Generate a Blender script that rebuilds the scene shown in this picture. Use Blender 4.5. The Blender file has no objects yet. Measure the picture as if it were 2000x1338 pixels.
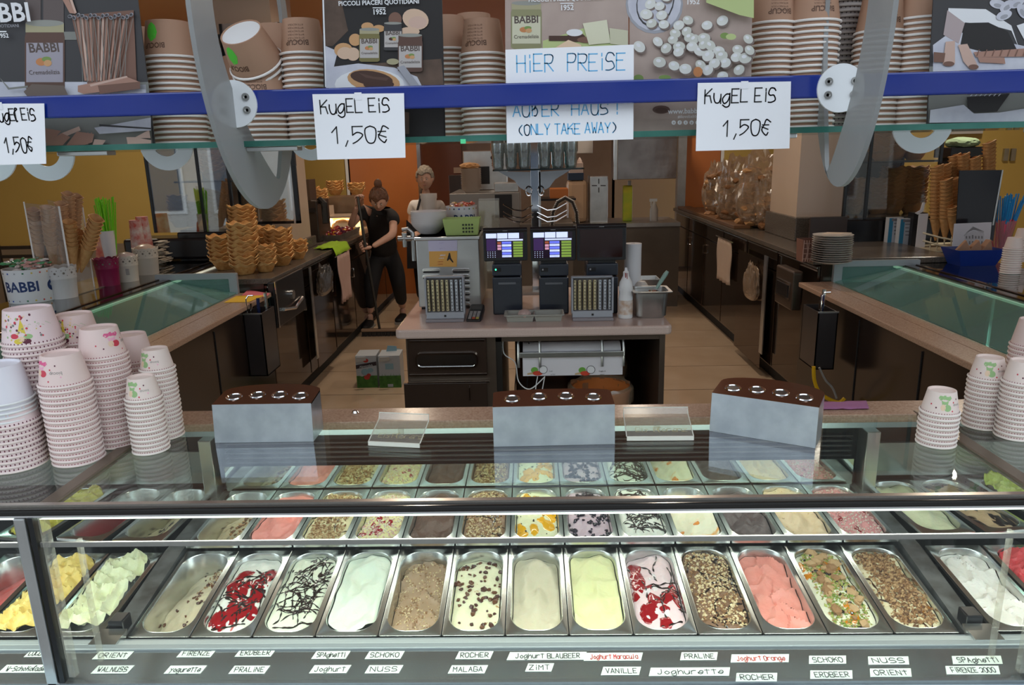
import bpy, bmesh, math, random
from math import sin, cos, pi, radians, sqrt, atan2
from mathutils import Vector, Matrix, noise as mn
S = bpy.context.scene; COL = S.collection
random.seed(7)
# ---------------------------------------------------------------- camera
FL, HC = 1440.0, 1.65
_D = Vector((35/FL, 366/FL, -1)).normalized()
_H = Vector((cos(radians(1.4)), sin(radians(1.4)), 0))
_U = _H.cross(_D).normalized()
if _U.y < 0: _U = -_U
_X = _D.cross(_U)
MW = Matrix((_X, _D, _U))                       # camera space -> world
cam = bpy.data.objects.new('camera', bpy.data.cameras.new('camera')); COL.objects.link(cam)
cam.data.sensor_width = 36; cam.data.lens = FL*36/2000; cam.data.clip_start = .02
cam.matrix_world = Matrix.Translation((0, 0, HC)) @ MW.to_4x4()
S.camera = cam
def at(u, v, x=None, y=None, z=None):
    r = MW @ Vector(((u-1000)/FL, (669-v)/FL, -1))
    t = x/r.x if x is not None else y/r.y if y is not None else (z-HC)/r.z
    return Vector((0, 0, HC)) + r*t
def PB(u0, v0, u1, v1, y):
    um, vm = (u0+u1)/2, (v0+v1)/2
    return at(u0, vm, y=y).x, at(u1, vm, y=y).x, at(um, v1, y=y).z, at(um, v0, y=y).z
# ---------------------------------------------------------------- light, exposure
S.view_settings.view_transform = 'Standard'; S.view_settings.look = 'None'
S.view_settings.gamma = 1; S.view_settings.use_curve_mapping = False
S.view_settings.exposure = 0.0
w = bpy.data.worlds.new('street_daylight'); S.world = w; w.use_nodes = True
bg = w.node_tree.nodes['Background']; bg.inputs[0].default_value = (.80, .90, 1, 1); bg.inputs[1].default_value = 1.9
def area(name, loc, rot, sx, sy, power, col=(1, 1, 1)):
    l = bpy.data.lights.new(name, 'AREA'); l.shape = 'RECTANGLE'; l.size = sx; l.size_y = sy; l.energy = power; l.color = col
    o = bpy.data.objects.new(name, l); o.location = loc; o.rotation_euler = rot; COL.objects.link(o); return o
area('display_led_light', (0, 1.56, .835), (radians(-25), 0, 0), 2.1, .04, 7.2, (.93, 1, .88))
area('display_led_light_left', (-1.5, 1.56, .835), (radians(-25), 0, 0), .6, .04, 2.6, (.93, 1, .88))
area('display_led_light_right', (1.5, 1.56, .835), (radians(-25), 0, 0), .6, .04, 2.6, (.93, 1, .88))
area('display_rear_led_light', (0, 2.30, .84), (radians(15), 0, 0), 2.0, .04, 5, (.93, 1, .88))
area('left_case_led_light', (-2.1, 3.3, .84), (0, radians(-15), 0), .04, 1.8, 6, (.6, 1, .85))
area('right_case_led_light', (2.1, 3.3, .84), (0, radians(15), 0), .04, 1.8, 6, (.6, 1, .85))
area('ceiling_spot_light', (-.9, 5.2, 2.85), (0, 0, 0), .14, .14, 14, (1, .86, .70))
area('ceiling_spot_light', (1.0, 5.2, 2.85), (0, 0, 0), .14, .14, 14, (1, .86, .70))
area('ceiling_spot_light', (-1.4, 8.0, 2.85), (0, 0, 0), .14, .14, 16, (1, .82, .62))
area('ceiling_spot_light', (1.2, 8.2, 2.85), (0, 0, 0), .14, .14, 17, (1, .86, .70))
area('ceiling_spot_light', (-3.6, 6.0, 2.85), (0, 0, 0), .14, .14, 21, (1, .88, .70))
area('ceiling_spot_light', (3.6, 6.0, 2.85), (0, 0, 0), .14, .14, 24, (1, .88, .70))
# ---------------------------------------------------------------- materials
_m = {}
def M(name, rgb=None, rough=.5, metal=0, emit=0, alpha=1, noise=None, col2=None, bump=0, bscale=40, spec=.5, coat=0, sub=0, trans=0):
    if name in _m: return _m[name]
    m = bpy.data.materials.new(name); m.use_nodes = True; _m[name] = m
    n = m.node_tree.nodes; L = m.node_tree.links; b = n['Principled BSDF']
    b.inputs['Base Color'].default_value = (*rgb, 1); b.inputs['Roughness'].default_value = rough
    b.inputs['Metallic'].default_value = metal; b.inputs['Alpha'].default_value = alpha
    b.inputs['Specular IOR Level'].default_value = spec; b.inputs['Coat Weight'].default_value = coat
    b.inputs['Transmission Weight'].default_value = trans
    if sub: b.inputs['Subsurface Weight'].default_value = sub; b.inputs['Subsurface Scale'].default_value = .01
    if emit: b.inputs['Emission Color'].default_value = (*rgb, 1); b.inputs['Emission Strength'].default_value = emit
    tc = n.new('ShaderNodeTexCoord')
    if noise:
        t = n.new('ShaderNodeTexNoise'); t.inputs['Scale'].default_value = noise; t.inputs['Detail'].default_value = 6
        L.new(tc.outputs['Object'], t.inputs['Vector'])
        c2 = col2 or tuple(min(1, c*1.25+.01) for c in rgb)
        r = n.new('ShaderNodeValToRGB'); r.color_ramp.elements[0].position = .35; r.color_ramp.elements[1].position = .68
        r.color_ramp.elements[0].color = (*rgb, 1); r.color_ramp.elements[1].color = (*c2, 1)
        L.new(t.outputs['Fac'], r.inputs[0]); L.new(r.outputs[0], b.inputs['Base Color'])
    if bump:
        t = n.new('ShaderNodeTexNoise'); t.inputs['Scale'].default_value = bscale; t.inputs['Detail'].default_value = 4
        L.new(tc.outputs['Object'], t.inputs['Vector'])
        bp = n.new('ShaderNodeBump'); bp.inputs['Strength'].default_value = bump; bp.inputs['Distance'].default_value = .004
        L.new(t.outputs['Fac'], bp.inputs['Height']); L.new(bp.outputs[0], b.inputs['Normal'])
    return m
def glass(name, tint=(1, 1, 1), refl=.5, rough=.02, haze=0, hcol=(.8, .85, .85)):
    """thin clear pane: tinted see-through plus a mirror-like surface by Fresnel, and an optional even diffuse haze"""
    if name in _m: return _m[name]
    m = bpy.data.materials.new(name); m.use_nodes = True; _m[name] = m
    n = m.node_tree.nodes; L = m.node_tree.links; n.remove(n['Principled BSDF'])
    o = n['Material Output']; t = n.new('ShaderNodeBsdfTransparent'); t.inputs[0].default_value = (*tint, 1)
    g = n.new('ShaderNodeBsdfGlossy'); g.inputs['Roughness'].default_value = rough
    lw0 = n.new('ShaderNodeLayerWeight'); pw = n.new('ShaderNodeMath'); pw.operation = 'POWER'; pw.inputs[1].default_value = 5
    lw = n.new('ShaderNodeMath'); lw.operation = 'MULTIPLY_ADD'; lw.inputs[1].default_value = .95; lw.inputs[2].default_value = .045
    L.new(lw0.outputs['Facing'], pw.inputs[0]); L.new(pw.outputs[0], lw.inputs[0])
    mu = n.new('ShaderNodeMath'); mu.operation = 'MULTIPLY'; mu.inputs[1].default_value = refl; mu.use_clamp = True
    mx = n.new('ShaderNodeMixShader'); L.new(lw.outputs[0], mu.inputs[0]); L.new(mu.outputs[0], mx.inputs[0])
    L.new(t.outputs[0], mx.inputs[1]); L.new(g.outputs[0], mx.inputs[2]); last = mx
    if haze:
        d = n.new('ShaderNodeBsdfDiffuse'); d.inputs[0].default_value = (*hcol, 1)
        m2 = n.new('ShaderNodeMixShader'); m2.inputs[0].default_value = haze
        L.new(mx.outputs[0], m2.inputs[1]); L.new(d.outputs[0], m2.inputs[2]); last = m2
    L.new(last.outputs[0], o.inputs[0]); return m
STEEL = M('brushed_steel', (.60, .61, .60), .30, 1, noise=9, col2=(.72, .73, .72), bump=.05)
STEELD = M('dull_steel', (.42, .42, .41), .38, 1, noise=7, bump=.05)
CHROME = M('polished_chrome', (.85, .86, .88), .08, 1)
PANSTEEL = M('pan_steel', (.66, .67, .65), .26, 1, bump=.06, bscale=14)
BROWN = M('brown_lacquered_steel', (.085, .058, .042), .07, .75, noise=3, col2=(.09, .062, .045), spec=.8)
BROWND = M('dark_brown_panel', (.022, .014, .011), .20, .1, noise=3, col2=(.036, .024, .018))
BLACK = M('black_plastic', (.012, .012, .014), .3)
BLACKM = M('matte_black', (.010, .010, .010), .7)
NAVY = M('dark_navy_plastic', (.022, .028, .042), .35)
WHITE = M('white_plastic', (.82, .82, .82), .35)
PAPER = M('white_paper', (.92, .92, .95), .7)
GREY = M('grey_profile', (.30, .33, .35), .35, .3)
GREYL = M('light_grey_plastic', (.50, .54, .57), .4)
RUBBER = M('black_rubber_seal', (.008, .009, .010), .35)
GRAN = M('salmon_granite', (.40, .245, .165), .22, noise=160, col2=(.56, .38, .27))
GRAND = M('dark_granite', (.085, .068, .055), .25, noise=120, col2=(.15, .125, .10))
TABLE = M('pale_pink_solid_surface', (.62, .47, .41), .18, noise=200, col2=(.68, .53, .47))
WAF = M('waffle_orange', (.62, .29, .075), .65, noise=60, col2=(.74, .42, .15), bump=.5, bscale=220)
WAFD = M('waffle_brown', (.52, .28, .11), .7, noise=50, col2=(.52, .28, .12), bump=.5, bscale=220)
SKIN = M('skin', (.56, .33, .25), .5, noise=20, col2=(.60, .37, .28), sub=.1)
CLEAR = glass('clear_glass', (.96, .98, .97), .9)
TOPG = glass('display_top_glass', (.93, .98, .95), 1.1, .015, .012)
TEAL = glass('teal_glass', (.60, .84, .78), 1.2, .03, .22, (.34, .56, .52))  # strong diffuse haze puts the brightness of the lit case into the glass
SHELFE = glass('green_shelf_glass', (.18, .50, .36), 1.0, .05, .35, (.03, .15, .11))
ACRYL = glass('clear_acrylic', (.93, .92, .88), 1.6, .03, .10, (.9, .88, .8))
SMOKE = glass('smoked_glass', (.55, .55, .55), 1.5, .03)
BAG = glass('plastic_film', (.86, .82, .76), 3.0, .16, .36, (.52, .38, .26))
ACR2 = glass('clear_panel', (.93, .92, .90), 1.2, .03, .03)
# ---------------------------------------------------------------- mesh builder
class MB:
    def __init__(s): s.v = []; s.f = []; s.m = []; s.mi = 0
    def add(s, vs, fs, m=None):
        b = len(s.v); s.v += [Vector(p) for p in vs]
        for f in fs: s.f.append([b+i for i in f]); s.m.append(s.mi if m is None else m)
        return b
    def box(s, x0, x1, y0, y1, z0, z1, m=None, T=None):
        vs = [Vector((x, y, z)) for z in (z0, z1) for x, y in ((x0, y0), (x1, y0), (x1, y1), (x0, y1))]
        if T: vs = [T @ p for p in vs]
        s.add(vs, [(3, 2, 1, 0), (4, 5, 6, 7), (0, 1, 5, 4), (1, 2, 6, 5), (2, 3, 7, 6), (3, 0, 4, 7)], m); return s
    def lathe(s, prof, n=24, c=(0, 0, 0), m=None, T=None, wave=0, wn=6, cap=True):
        vs = []; fs = []
        for k, (r, z) in enumerate(prof):
            for i in range(n):
                a = 2*pi*i/n; rr = r; zz = z
                if wave: t = k/(len(prof)-1); rr += 0; zz += wave*t*t*cos(wn*a)
                vs.append(Vector((c[0]+rr*cos(a), c[1]+rr*sin(a), c[2]+zz)))
        for k in range(len(prof)-1):
            for i in range(n):
                j = (i+1) % n; fs.append((k*n+i, k*n+j, (k+1)*n+j, (k+1)*n+i))
        if cap:
            if prof[0][0] > 1e-5: fs.append(tuple(range(n))[::-1])
            if prof[-1][0] > 1e-5: fs.append(tuple((len(prof)-1)*n+i for i in range(n)))
        if T: vs = [T @ p for p in vs]
        s.add(vs, fs, m); return s
    def cyl(s, p0, p1, r0, r1=None, n=12, m=None):
        p0 = Vector(p0); p1 = Vector(p1); r1 = r0 if r1 is None else r1
        return s.tube([p0, p1], [r0, r1], n, m)
    def tube(s, pts, r, n=8, m=None, closed=False):
        pts = [Vector(p) for p in pts]; N = len(pts); vs = []; fs = []
        up = None
        for k, p in enumerate(pts):
            d = (pts[min(k+1, N-1)]-pts[max(k-1, 0)])
            if d.length < 1e-9: d = Vector((0, 0, 1))
            d.normalize()
            if up is None: up = Vector((0, 0, 1)) if abs(d.z) < .9 else Vector((1, 0, 0))
            a = d.cross(up).normalized(); b2 = a.cross(d).normalized(); up = b2
            rr = r[k] if isinstance(r, (list, tuple)) else r
            for i in range(n):
                t = 2*pi*i/n+pi/4; vs.append(p+a*rr*cos(t)+b2*rr*sin(t))
        for k in range(N-1):
            for i in range(n):
                j = (i+1) % n; fs.append((k*n+i, (k+1)*n+i, (k+1)*n+j, k*n+j))
        fs.append(tuple(range(n))); fs.append(tuple((N-1)*n+i for i in range(n))[::-1])
        s.add(vs, fs, m); return s
    def prism(s, poly, axis, a0, a1, m=None, T=None):
        """extrude a 2-D outline: axis 'y' takes (x,z), 'x' takes (y,z), 'z' takes (x,y)"""
        def P(p, a): return Vector((p[0], a, p[1])) if axis == 'y' else Vector((a, p[0], p[1])) if axis == 'x' else Vector((p[0], p[1], a))
        n = len(poly); vs = [P(p, a0) for p in poly]+[P(p, a1) for p in poly]
        if T: vs = [T @ p for p in vs]
        s.add(vs, [tuple(range(n)), tuple(range(n, 2*n))[::-1]]+[(i, i+n, (i+1) % n+n, (i+1) % n) for i in range(n)], m); return s
    def ring(s, outer, inner, axis, a0, a1, m=None):
        n = len(outer)
        def P(p, a): return Vector((p[0], a, p[1])) if axis == 'y' else Vector((a, p[0], p[1])) if axis == 'x' else Vector((p[0], p[1], a))
        vs = [P(p, a0) for p in outer]+[P(p, a0) for p in inner]+[P(p, a1) for p in outer]+[P(p, a1) for p in inner]; fs = []
        for i in range(n):
            j = (i+1) % n
            fs += [(i, j, n+j, n+i), (2*n+i, 3*n+i, 3*n+j, 2*n+j), (i, 2*n+i, 2*n+j, j), (n+i, n+j, 3*n+j, 3*n+i)]
        s.add(vs, fs, m); return s
    def ico(s, c, r, m=None, sub=1, jit=0, T=None):
        bm = bmesh.new(); bmesh.ops.create_icosphere(bm, subdivisions=sub, radius=1)
        rr = r if isinstance(r, (tuple, list)) else (r, r, r)
        R = Matrix.Rotation(random.random()*6.3, 3, 'Z')
        vs = []
        for q in bm.verts:
            k = 1+random.uniform(-jit, jit); p = Vector((q.co.x*rr[0]*k, q.co.y*rr[1]*k, q.co.z*rr[2]*k))
            p = (R @ p if T is None else T @ p)+Vector(c); vs.append(p)
        s.add(vs, [[v.index for v in f.verts] for f in bm.faces], m); bm.free(); return s
    def mesh(s, name, mats, smooth=False, off=None):
        me = bpy.data.meshes.new(name)
        vs = [p-off for p in s.v] if off is not None else s.v
        me.from_pydata([tuple(p) for p in vs], [], s.f)
        for m in (mats if isinstance(mats, (list, tuple)) else [mats]): me.materials.append(m)
        me.polygons.foreach_set('material_index', s.m)
        bm = bmesh.new(); bm.from_mesh(me)
        if len(s.f) < 6000: bmesh.ops.recalc_face_normals(bm, faces=bm.faces)
        bm.to_mesh(me); bm.free()
        if smooth: me.shade_smooth() if hasattr(me, 'shade_smooth') else None
        if smooth:
            try: me.set_sharp_from_angle(angle=radians(38))
            except Exception: pass
        me.update(); return me
def base_of(p):
    if p is None: return None
    o = Vector(p.location)
    if p.parent: o += base_of(p.parent)
    return o
def obj(name, mb, mats, parent=None, smooth=False, local=False, bevel=0, kind=None, label=None):
    """one mesh object; world coordinates unless local"""
    off = None if (local or parent is None) else base_of(parent)
    me = mb if isinstance(mb, bpy.types.Mesh) else mb.mesh(name, mats, smooth, off)
    o = bpy.data.objects.new(name, me); COL.objects.link(o); o.parent = parent
    if bevel:
        b = o.modifiers.new('edge', 'BEVEL'); b.width = bevel; b.segments = 2; b.limit_method = 'ANGLE'
    if kind: o['kind'] = kind
    if label: o['label'] = label
    return o
def tag(o, label, cat, group=None):
    o['label'] = label; o['category'] = cat
    if group: o['group'] = group
    return o
def thing(name, label, cat, loc=(0, 0, 0), rot=(0, 0, 0), group=None):
    o = bpy.data.objects.new(name, None); o.empty_display_size = .05; COL.objects.link(o)
    o.location = loc; o.rotation_euler = rot; return tag(o, label, cat, group)
def struct(name, mb, mats, parent=None, **k): 
    o = obj(name, mb, mats, parent, **k); 
    if parent is None: o['kind'] = 'structure'
    return o
def dup(root, loc, rot=None, label=None, group=None):
    r = root.copy(); COL.objects.link(r); r.location = loc
    if rot is not None: r.rotation_euler = rot
    if label: r['label'] = label
    if group: r['group'] = group
    for ch in list(root.children):
        c = ch.copy(); COL.objects.link(c); c.parent = r
        for g in ch.children:
            d = g.copy(); COL.objects.link(d); d.parent = c
    return r
def circ(r, n=24, cx=0, cy=0, ry=None): return [(cx+r*cos(2*pi*i/n), cy+(ry or r)*sin(2*pi*i/n)) for i in range(n)]
def rrect(x0, x1, y0, y1, r, n=4):
    out = []
    for cx, cy, a in ((x1-r, y1-r, 0), (x0+r, y1-r, 90), (x0+r, y0+r, 180), (x1-r, y0+r, 270)):
        for k in range(n+1): t = radians(a+90*k/n); out.append((cx+r*cos(t), cy+r*sin(t)))
    return out
# ---------------------------------------------------------------- handwriting (single strokes) and print
G = {
'A':"002640;1232",'B':"0006;~0636453303;~0333424000",'C':"~45261604010030 41".replace(' ',''),'D':"0006;~0626454220 00".replace(' ',''),'E':"46060040;0333",
'F':"460600;0333",'G':"~4526060200304143;4323",'H':"0006;4046;0343",'I':"2026",'J':"~3632200001",'K':"0600;46033 340".replace(' ',''),'L':"060040",
'M':"0006234640",'N':"00064046",'O':"~2605021030424526 26".replace(' ',''),'P':"0006;~0636453303",'Q':"~26050210304245 26".replace(' ','')+";2240",'R':"0006;~0636453303;1340",
'S':"~4536160413334120 00".replace(' ',''),'T':"0646;2620",'U':"~0602103042;4046",'V':"062046",'W':"0610233046",'X':"0046;0640",'Y':"062346;2320",'Z':"06460040",
'a':"~4414022041 43;4440".replace(' ',''),'b':"0600;~0213344220 01".replace(' ',''),'c':"~4414021041",'d':"4640;~4324120030 41".replace(' ',''),'e':"~0242 4424120120 41".replace(' ',''),
'f':"~46261410;0434",'g':"~442402103143;~44434z2y0z",'h':"0600;~0224344240",'i':"2420;2526",'j':"~2421 1000;2526".replace(' ',''),'k':"0600;440240",
'l':"~10163604 1020".replace(' ',''),'m':"0400;~03142320;~2334 4340".replace(' ',''),'n':"0400;~0324434240",'o':"~2402204224",'p':"040y;~0434423010",'r':"0400;~03243444",
's':"~4424133220 00".replace(' ',''),'t':"2620;0545",'u':"~0402103042;4440",'v':"042044",'w':"0410223044",'x':"0044;0440",'y':"0422;44220y",'z':"04440040",
'0':"~2605021030424526",'1':"042620",'2':"~0526453200;0040",'5':"460603;~0324432100",'€':"~4526140220 31;0434;0332".replace(' ',''),',':"211z",'.':"2021",'!':"2622;2021",'-':"0333",
'(':"~36141230",')':"~16343210",'ß':"00 05;~0516250 3".replace(' ','')+";~1324322010",' ':"",':':"2122;2425",'/':"0046"}
def strokes(txt, x, z, h, wdt=None, slant=.0, gap=.42):
    """polylines (x,z) of handwritten text, left edge x, baseline z, capital height h"""
    wdt = wdt or h*.5; out = []; cx = x
    for ch in txt:
        g = G.get(ch, '')
        for st in g.split(';'):
            if not st: continue
            sm = st[0] == '~'; st = st.lstrip('~')
            if len(st) % 2: st = st[:-1]
            D_ = lambda c: -1 if c == 'z' else -2 if c == 'y' else int(c)
            p = [(D_(st[i])/4-(.24 if ch in ' ,.!iIl1' and ch != '1' else 0), D_(st[i+1])/6) for i in range(0, len(st), 2)]
            if sm and len(p) > 2:
                q = []
                for i in range(len(p)-1):
                    a, b, c, d = p[max(i-1, 0)], p[i], p[i+1], p[min(i+2, len(p)-1)]
                    for k in range(4):
                        t = k/4; q.append(tuple(.5*(2*b[j]+(c[j]-a[j])*t+(2*a[j]-5*b[j]+4*c[j]-d[j])*t*t+(3*b[j]-a[j]-3*c[j]+d[j])*t**3) for j in (0, 1)))
                q.append(p[-1]); p = q
            jx, jz = random.uniform(-.04, .04), random.uniform(-.05, .05)
            out.append([(cx+(px+jx)*wdt+slant*pz*h, z+(pz+jz)*h) for px, pz in p])
        cx += wdt*(1+gap)*(.55 if ch in ' ,.!iIl' else 1)
    return out, cx
def ink(name, lines, thick, m, parent, T, local=False):
    """flat ink ribbons; T maps (x,z) of the sheet to 3-D just above its face"""
    mb = MB()
    for ln in lines:
        for i in range(len(ln)-1):
            a, b = Vector(ln[i]), Vector(ln[i+1]); d = b-a
            if d.length < 1e-6: continue
            d.normalize(); n = Vector((-d.y, d.x))*thick/2; e = d*thick*.4
            mb.add([T(*(a-e+n)), T(*(b+e+n)), T(*(b+e-n)), T(*(a-e-n))], [(0, 1, 2, 3)])
    return obj(name, mb, m, parent, local=local)
def type_verts(s, size, bold=False):
    cu = bpy.data.curves.new('t', 'FONT'); cu.body = s; cu.size = size; cu.resolution_u = 2; cu.align_x = 'CENTER'
    if bold: cu.offset = size*.025
    o = bpy.data.objects.new('t', cu); COL.objects.link(o); bpy.context.view_layer.update()
    me = bpy.data.meshes.new_from_object(o); vs = [(v.co.x, v.co.y) for v in me.vertices]; fs = [tuple(p.vertices) for p in me.polygons]
    bpy.data.objects.remove(o); bpy.data.meshes.remove(me); return vs, fs
def put_type(mb, s, size, T, cx=0, cz=0, m=None, bold=False, flip=False, sx=1):
    vs, fs = type_verts(s, size, bold)
    k = -1 if flip else 1
    mb.add([T(cx+k*x*sx, cz+k*y) for x, y in vs], fs, m)
# ================================================================ SETTING
TILEC = M('beige_floor_tile', (.50, .37, .25), .12, noise=2.5, col2=(.58, .44, .31), spec=.6)
fl = struct('floor', MB().box(-7, 7, 1.0, 11.5, -.06, -.012), M('dark_grout', (.07, .05, .035), .8))
tm = MB().box(.006, 1.194, .005, .595, -.02, 0).mesh('tile', TILEC)
for i in range(-5, 6):
    for j in range(13):
        if abs(i+.5)*1.2 > 3.2 and j < 3: continue
        o = bpy.data.objects.new('tile', tm); COL.objects.link(o); o.parent = fl; o.location = (i*1.2-.6, 2.65+j*.6, 0)
struct('ceiling', MB().box(-7, 7, 1.3, 11.5, 2.95, 3.05), M('salmon_ceiling', (.62, .30, .20), .35))
ORANGE = M('orange_wall_panel', (.47, .145, .035), .30, noise=1.2, col2=(.56, .19, .055))
YEL = M('mustard_wall', (.50, .34, .085), .6, noise=.8, col2=(.56, .39, .11))
DRED = M('dark_red_panel', (.11, .035, .018), .35)
wb = struct('wall_back', MB().box(-7, at(683, 330, y=9.1).x, 9.1, 9.25, 0, 2.95), YEL)
def wpan(u0, u1, m, nm='panel', y=9.1, z0=0, z1=2.95):
    return obj(nm, MB().box(at(u0, 400, y=y).x, at(u1, 400, y=y).x, y, y+.12, z0, z1), m, wb)
wpan(684, 820, ORANGE); wpan(1338, 1403, ORANGE); wpan(1404, 1410, WHITE, 'joint_strip')
wpan(680, 685, WHITE, 'joint_strip', 9.08); wpan(819, 826, CHROME, 'joint_strip', 9.05); wpan(1322, 1338, STEEL, 'door_jamb', 9.0)
obj('panel', MB().box(at(1410, 400, y=9.1).x, 7, 9.1, 9.25, 0, 2.95), YEL, wb)
wpan(826, 905, DRED, 'panel', 10.6); wpan(905, 1200, M('kitchen_wall', (.15, .105, .08), .5, noise=2, col2=(.20, .15, .12)), 'panel', 10.9)
wpan(1195, 1345, M('kitchen_tile_wall', (.30, .25, .20), .4), 'panel', 10.9)
struct('wall_left', MB().box(-6.6, -6.5, 1.3, 9.1, 0, 2.95), YEL)
struct('wall_right', MB().box(6.5, 6.6, 1.3, 9.1, 0, 2.95), YEL)
wl = struct('wall_left_back', MB().box(-6.5, -2.9, 7.6, 7.7, 0, 2.95), YEL)
obj('dado', MB().box(-6.5, -2.9, 7.57, 7.6, 0, .86), M('grey_dado', (.27, .21, .15), .6), wl)
struct('wall_right_back', MB().box(3.35, 6.5, 7.6, 7.7, 0, 2.95), YEL)
# street opposite: it is what the glass, the bar and the steel mirror
fc = struct('wall_street', MB().box(-16, 16, -11, -10.5, -.4, 7.5), M('street_plaster', (.42, .40, .37), .8, noise=1, col2=(.50, .48, .44)))
wm_ = MB().box(-.55, .55, -.06, 0, 0, 1.7).mesh('window', M('street_window', (.05, .06, .08), .1))
wf_ = MB().box(-.66, .66, -.03, 0, -.10, 1.80).mesh('window_surround', M('street_frame', (.72, .72, .70), .6))
for i in range(-7, 8):
    for j in range(3):
        for me_, nm_, y_ in ((wf_, 'window_surround', -10.46), (wm_, 'window', -10.42)): o = bpy.data.objects.new(nm_, me_); COL.objects.link(o); o.parent = fc; o.location = (i*2.1, y_, .35+j*2.5)
struct('street_ground', MB().box(-16, 16, -10.5, 1.0, -.45, -.35), M('street_paving', (.22, .21, .20), .9, noise=3))
# columns with granite base
CREAM = M('cream_column', (.58, .44, .33), .22, noise=1.5, col2=(.63, .49, .38), spec=.6)
a = at(1512, 470, z=1.0)
c = struct('wall_column_right', MB().box(1.92, 2.27, 5.45, 6.05, 1.0, 2.95), CREAM)
obj('plinth', MB().box(1.90, 2.29, 5.40, 6.1, 1.0, 1.17), GRAND, c, bevel=.008)
c = struct('wall_column_left', MB().box(-2.35, -1.87, 5.75, 6.25, .945, 2.95), CREAM)
obj('plinth', MB().box(-2.36, -1.84, 5.68, 6.3, .945, 1.03), GRAND, c, bevel=.008)
for k, (x, y) in enumerate([(-2.9, 6.2), (-1.0, 5.2), (1.0, 5.2), (2.6, 6.4), (-1.4, 8), (1.2, 8.2)]):
    t = thing('ceiling_light', 'round recessed ceiling spotlight, '+['above the left fridge', 'above the left aisle, near', 'above the right aisle, near', 'above the right fridge', 'above the sweeping woman', 'above the kitchen opening'][k], 'ceiling light', (x, y, 2.95), group='recessed ceiling spotlights')
    obj('trim_ring', MB().lathe([(.06, 0), (.085, 0), (.085, -.02), (.06, -.02)], 20), CHROME, t, True, local=True)
    obj('lamp', MB().lathe([(.0, -.012), (.058, -.012), (.058, 0)], 16, cap=False), M('spot_lamp', (1, .88, .7), emit=14), t, local=True)

# ================================================================ FRONT DISPLAY CASE
dc = thing('display_case', 'long glass and steel ice cream display case across the front', 'display case', (0, 1.95, 0))
obj('kick_panel', MB().box(-2.1, 2.1, 1.42, 1.50, 0, .432), M('blue_grey_panel', (.30, .37, .42), .35, noise=2), dc, bevel=.01)
obj('label_rail', MB().prism([(1.495, .420), (1.495, .440), (1.583, .462), (1.583, .42)], 'x', -2.05, 2.05), M('dark_mirror_steel', (.34, .35, .35), .14, .85), dc)
mb = MB()
for (y0, y1, z) in ((1.583, 1.606, .478), (1.606, 1.626, .471), (1.626, 1.646, .462)): mb.box(-2.05, 2.05, y0, y1, .40, z)
for k, (y0, y1, z) in enumerate(((1.583, 1.604, .470), (1.606, 1.626, .466), (1.628, 1.646, .455))):
    obj('front_rail', MB().box(-2.05, 2.05, y0, y1, .38, z), GREY if k != 1 else M('light_profile', (.42, .45, .46), .35, .3), dc, bevel=.003)
obj('pan_bed', MB().box(-2.05, 2.05, 1.646, 2.44, .24, .27), M('bed_steel', (.12, .12, .12), .4, .7), dc)
obj('back_panel', MB().box(-2.05, 2.05, 2.425, 2.445, .24, .75), BLACKM, dc)
obj('rear_mirror', MB().box(-1.09, 1.09, 2.372, 2.378, .524, .617), M('mirror_strip', (.62, .68, .62), .05, 1), dc)
for k in range(5): obj('louver', MB().box(-1.09, 1.09, 2.395, 2.42, .618+k*.018, .622+k*.018), M('dark_louver', (.08, .08, .08), .3, .6), dc)
obj('ledge_strip', MB().box(-1.95, 1.95, 2.372, 2.42, .730, .770), M('pale_teal_strip', (.36, .44, .46), .4), dc)
for sx in (-1, 1):
    obj('partition', MB().box(sx*1.13-.022, sx*1.13+.022, 2.33, 2.40, .50, .73), STEEL, dc, bevel=.003)
    mb = MB().prism([(1.646, .40), (1.646, .447), (2.0, .505), (2.4, .52), (2.4, .40)], 'x', sx*1.108-.026, sx*1.108+.026)
    obj('divider', mb, M('frosty_dark_steel', (.13, .12, .11), .3, .6, noise=14, col2=(.30, .31, .31)), dc)
    obj('divider_clip', MB().box(sx*1.108-.02, sx*1.108+.02, 1.665, 1.71, .45, .492), BLACK, dc, bevel=.004)
    obj('divider_foot', MB().prism([(1.60, .462), (1.646, .455), (1.66, .475), (1.60, .472)], 'x', sx*1.108-.035, sx*1.108+.035), STEEL, dc)
    # side back panels of the corner (curved frosted band)
    obj('corner_panel', MB().box(min(sx*1.16, sx*1.95), max(sx*1.16, sx*1.95), 2.405, 2.42, .54, .66), M('frosted_steel', (.38, .40, .38), .35, .8, noise=8, col2=(.52, .54, .52)), dc)
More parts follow.
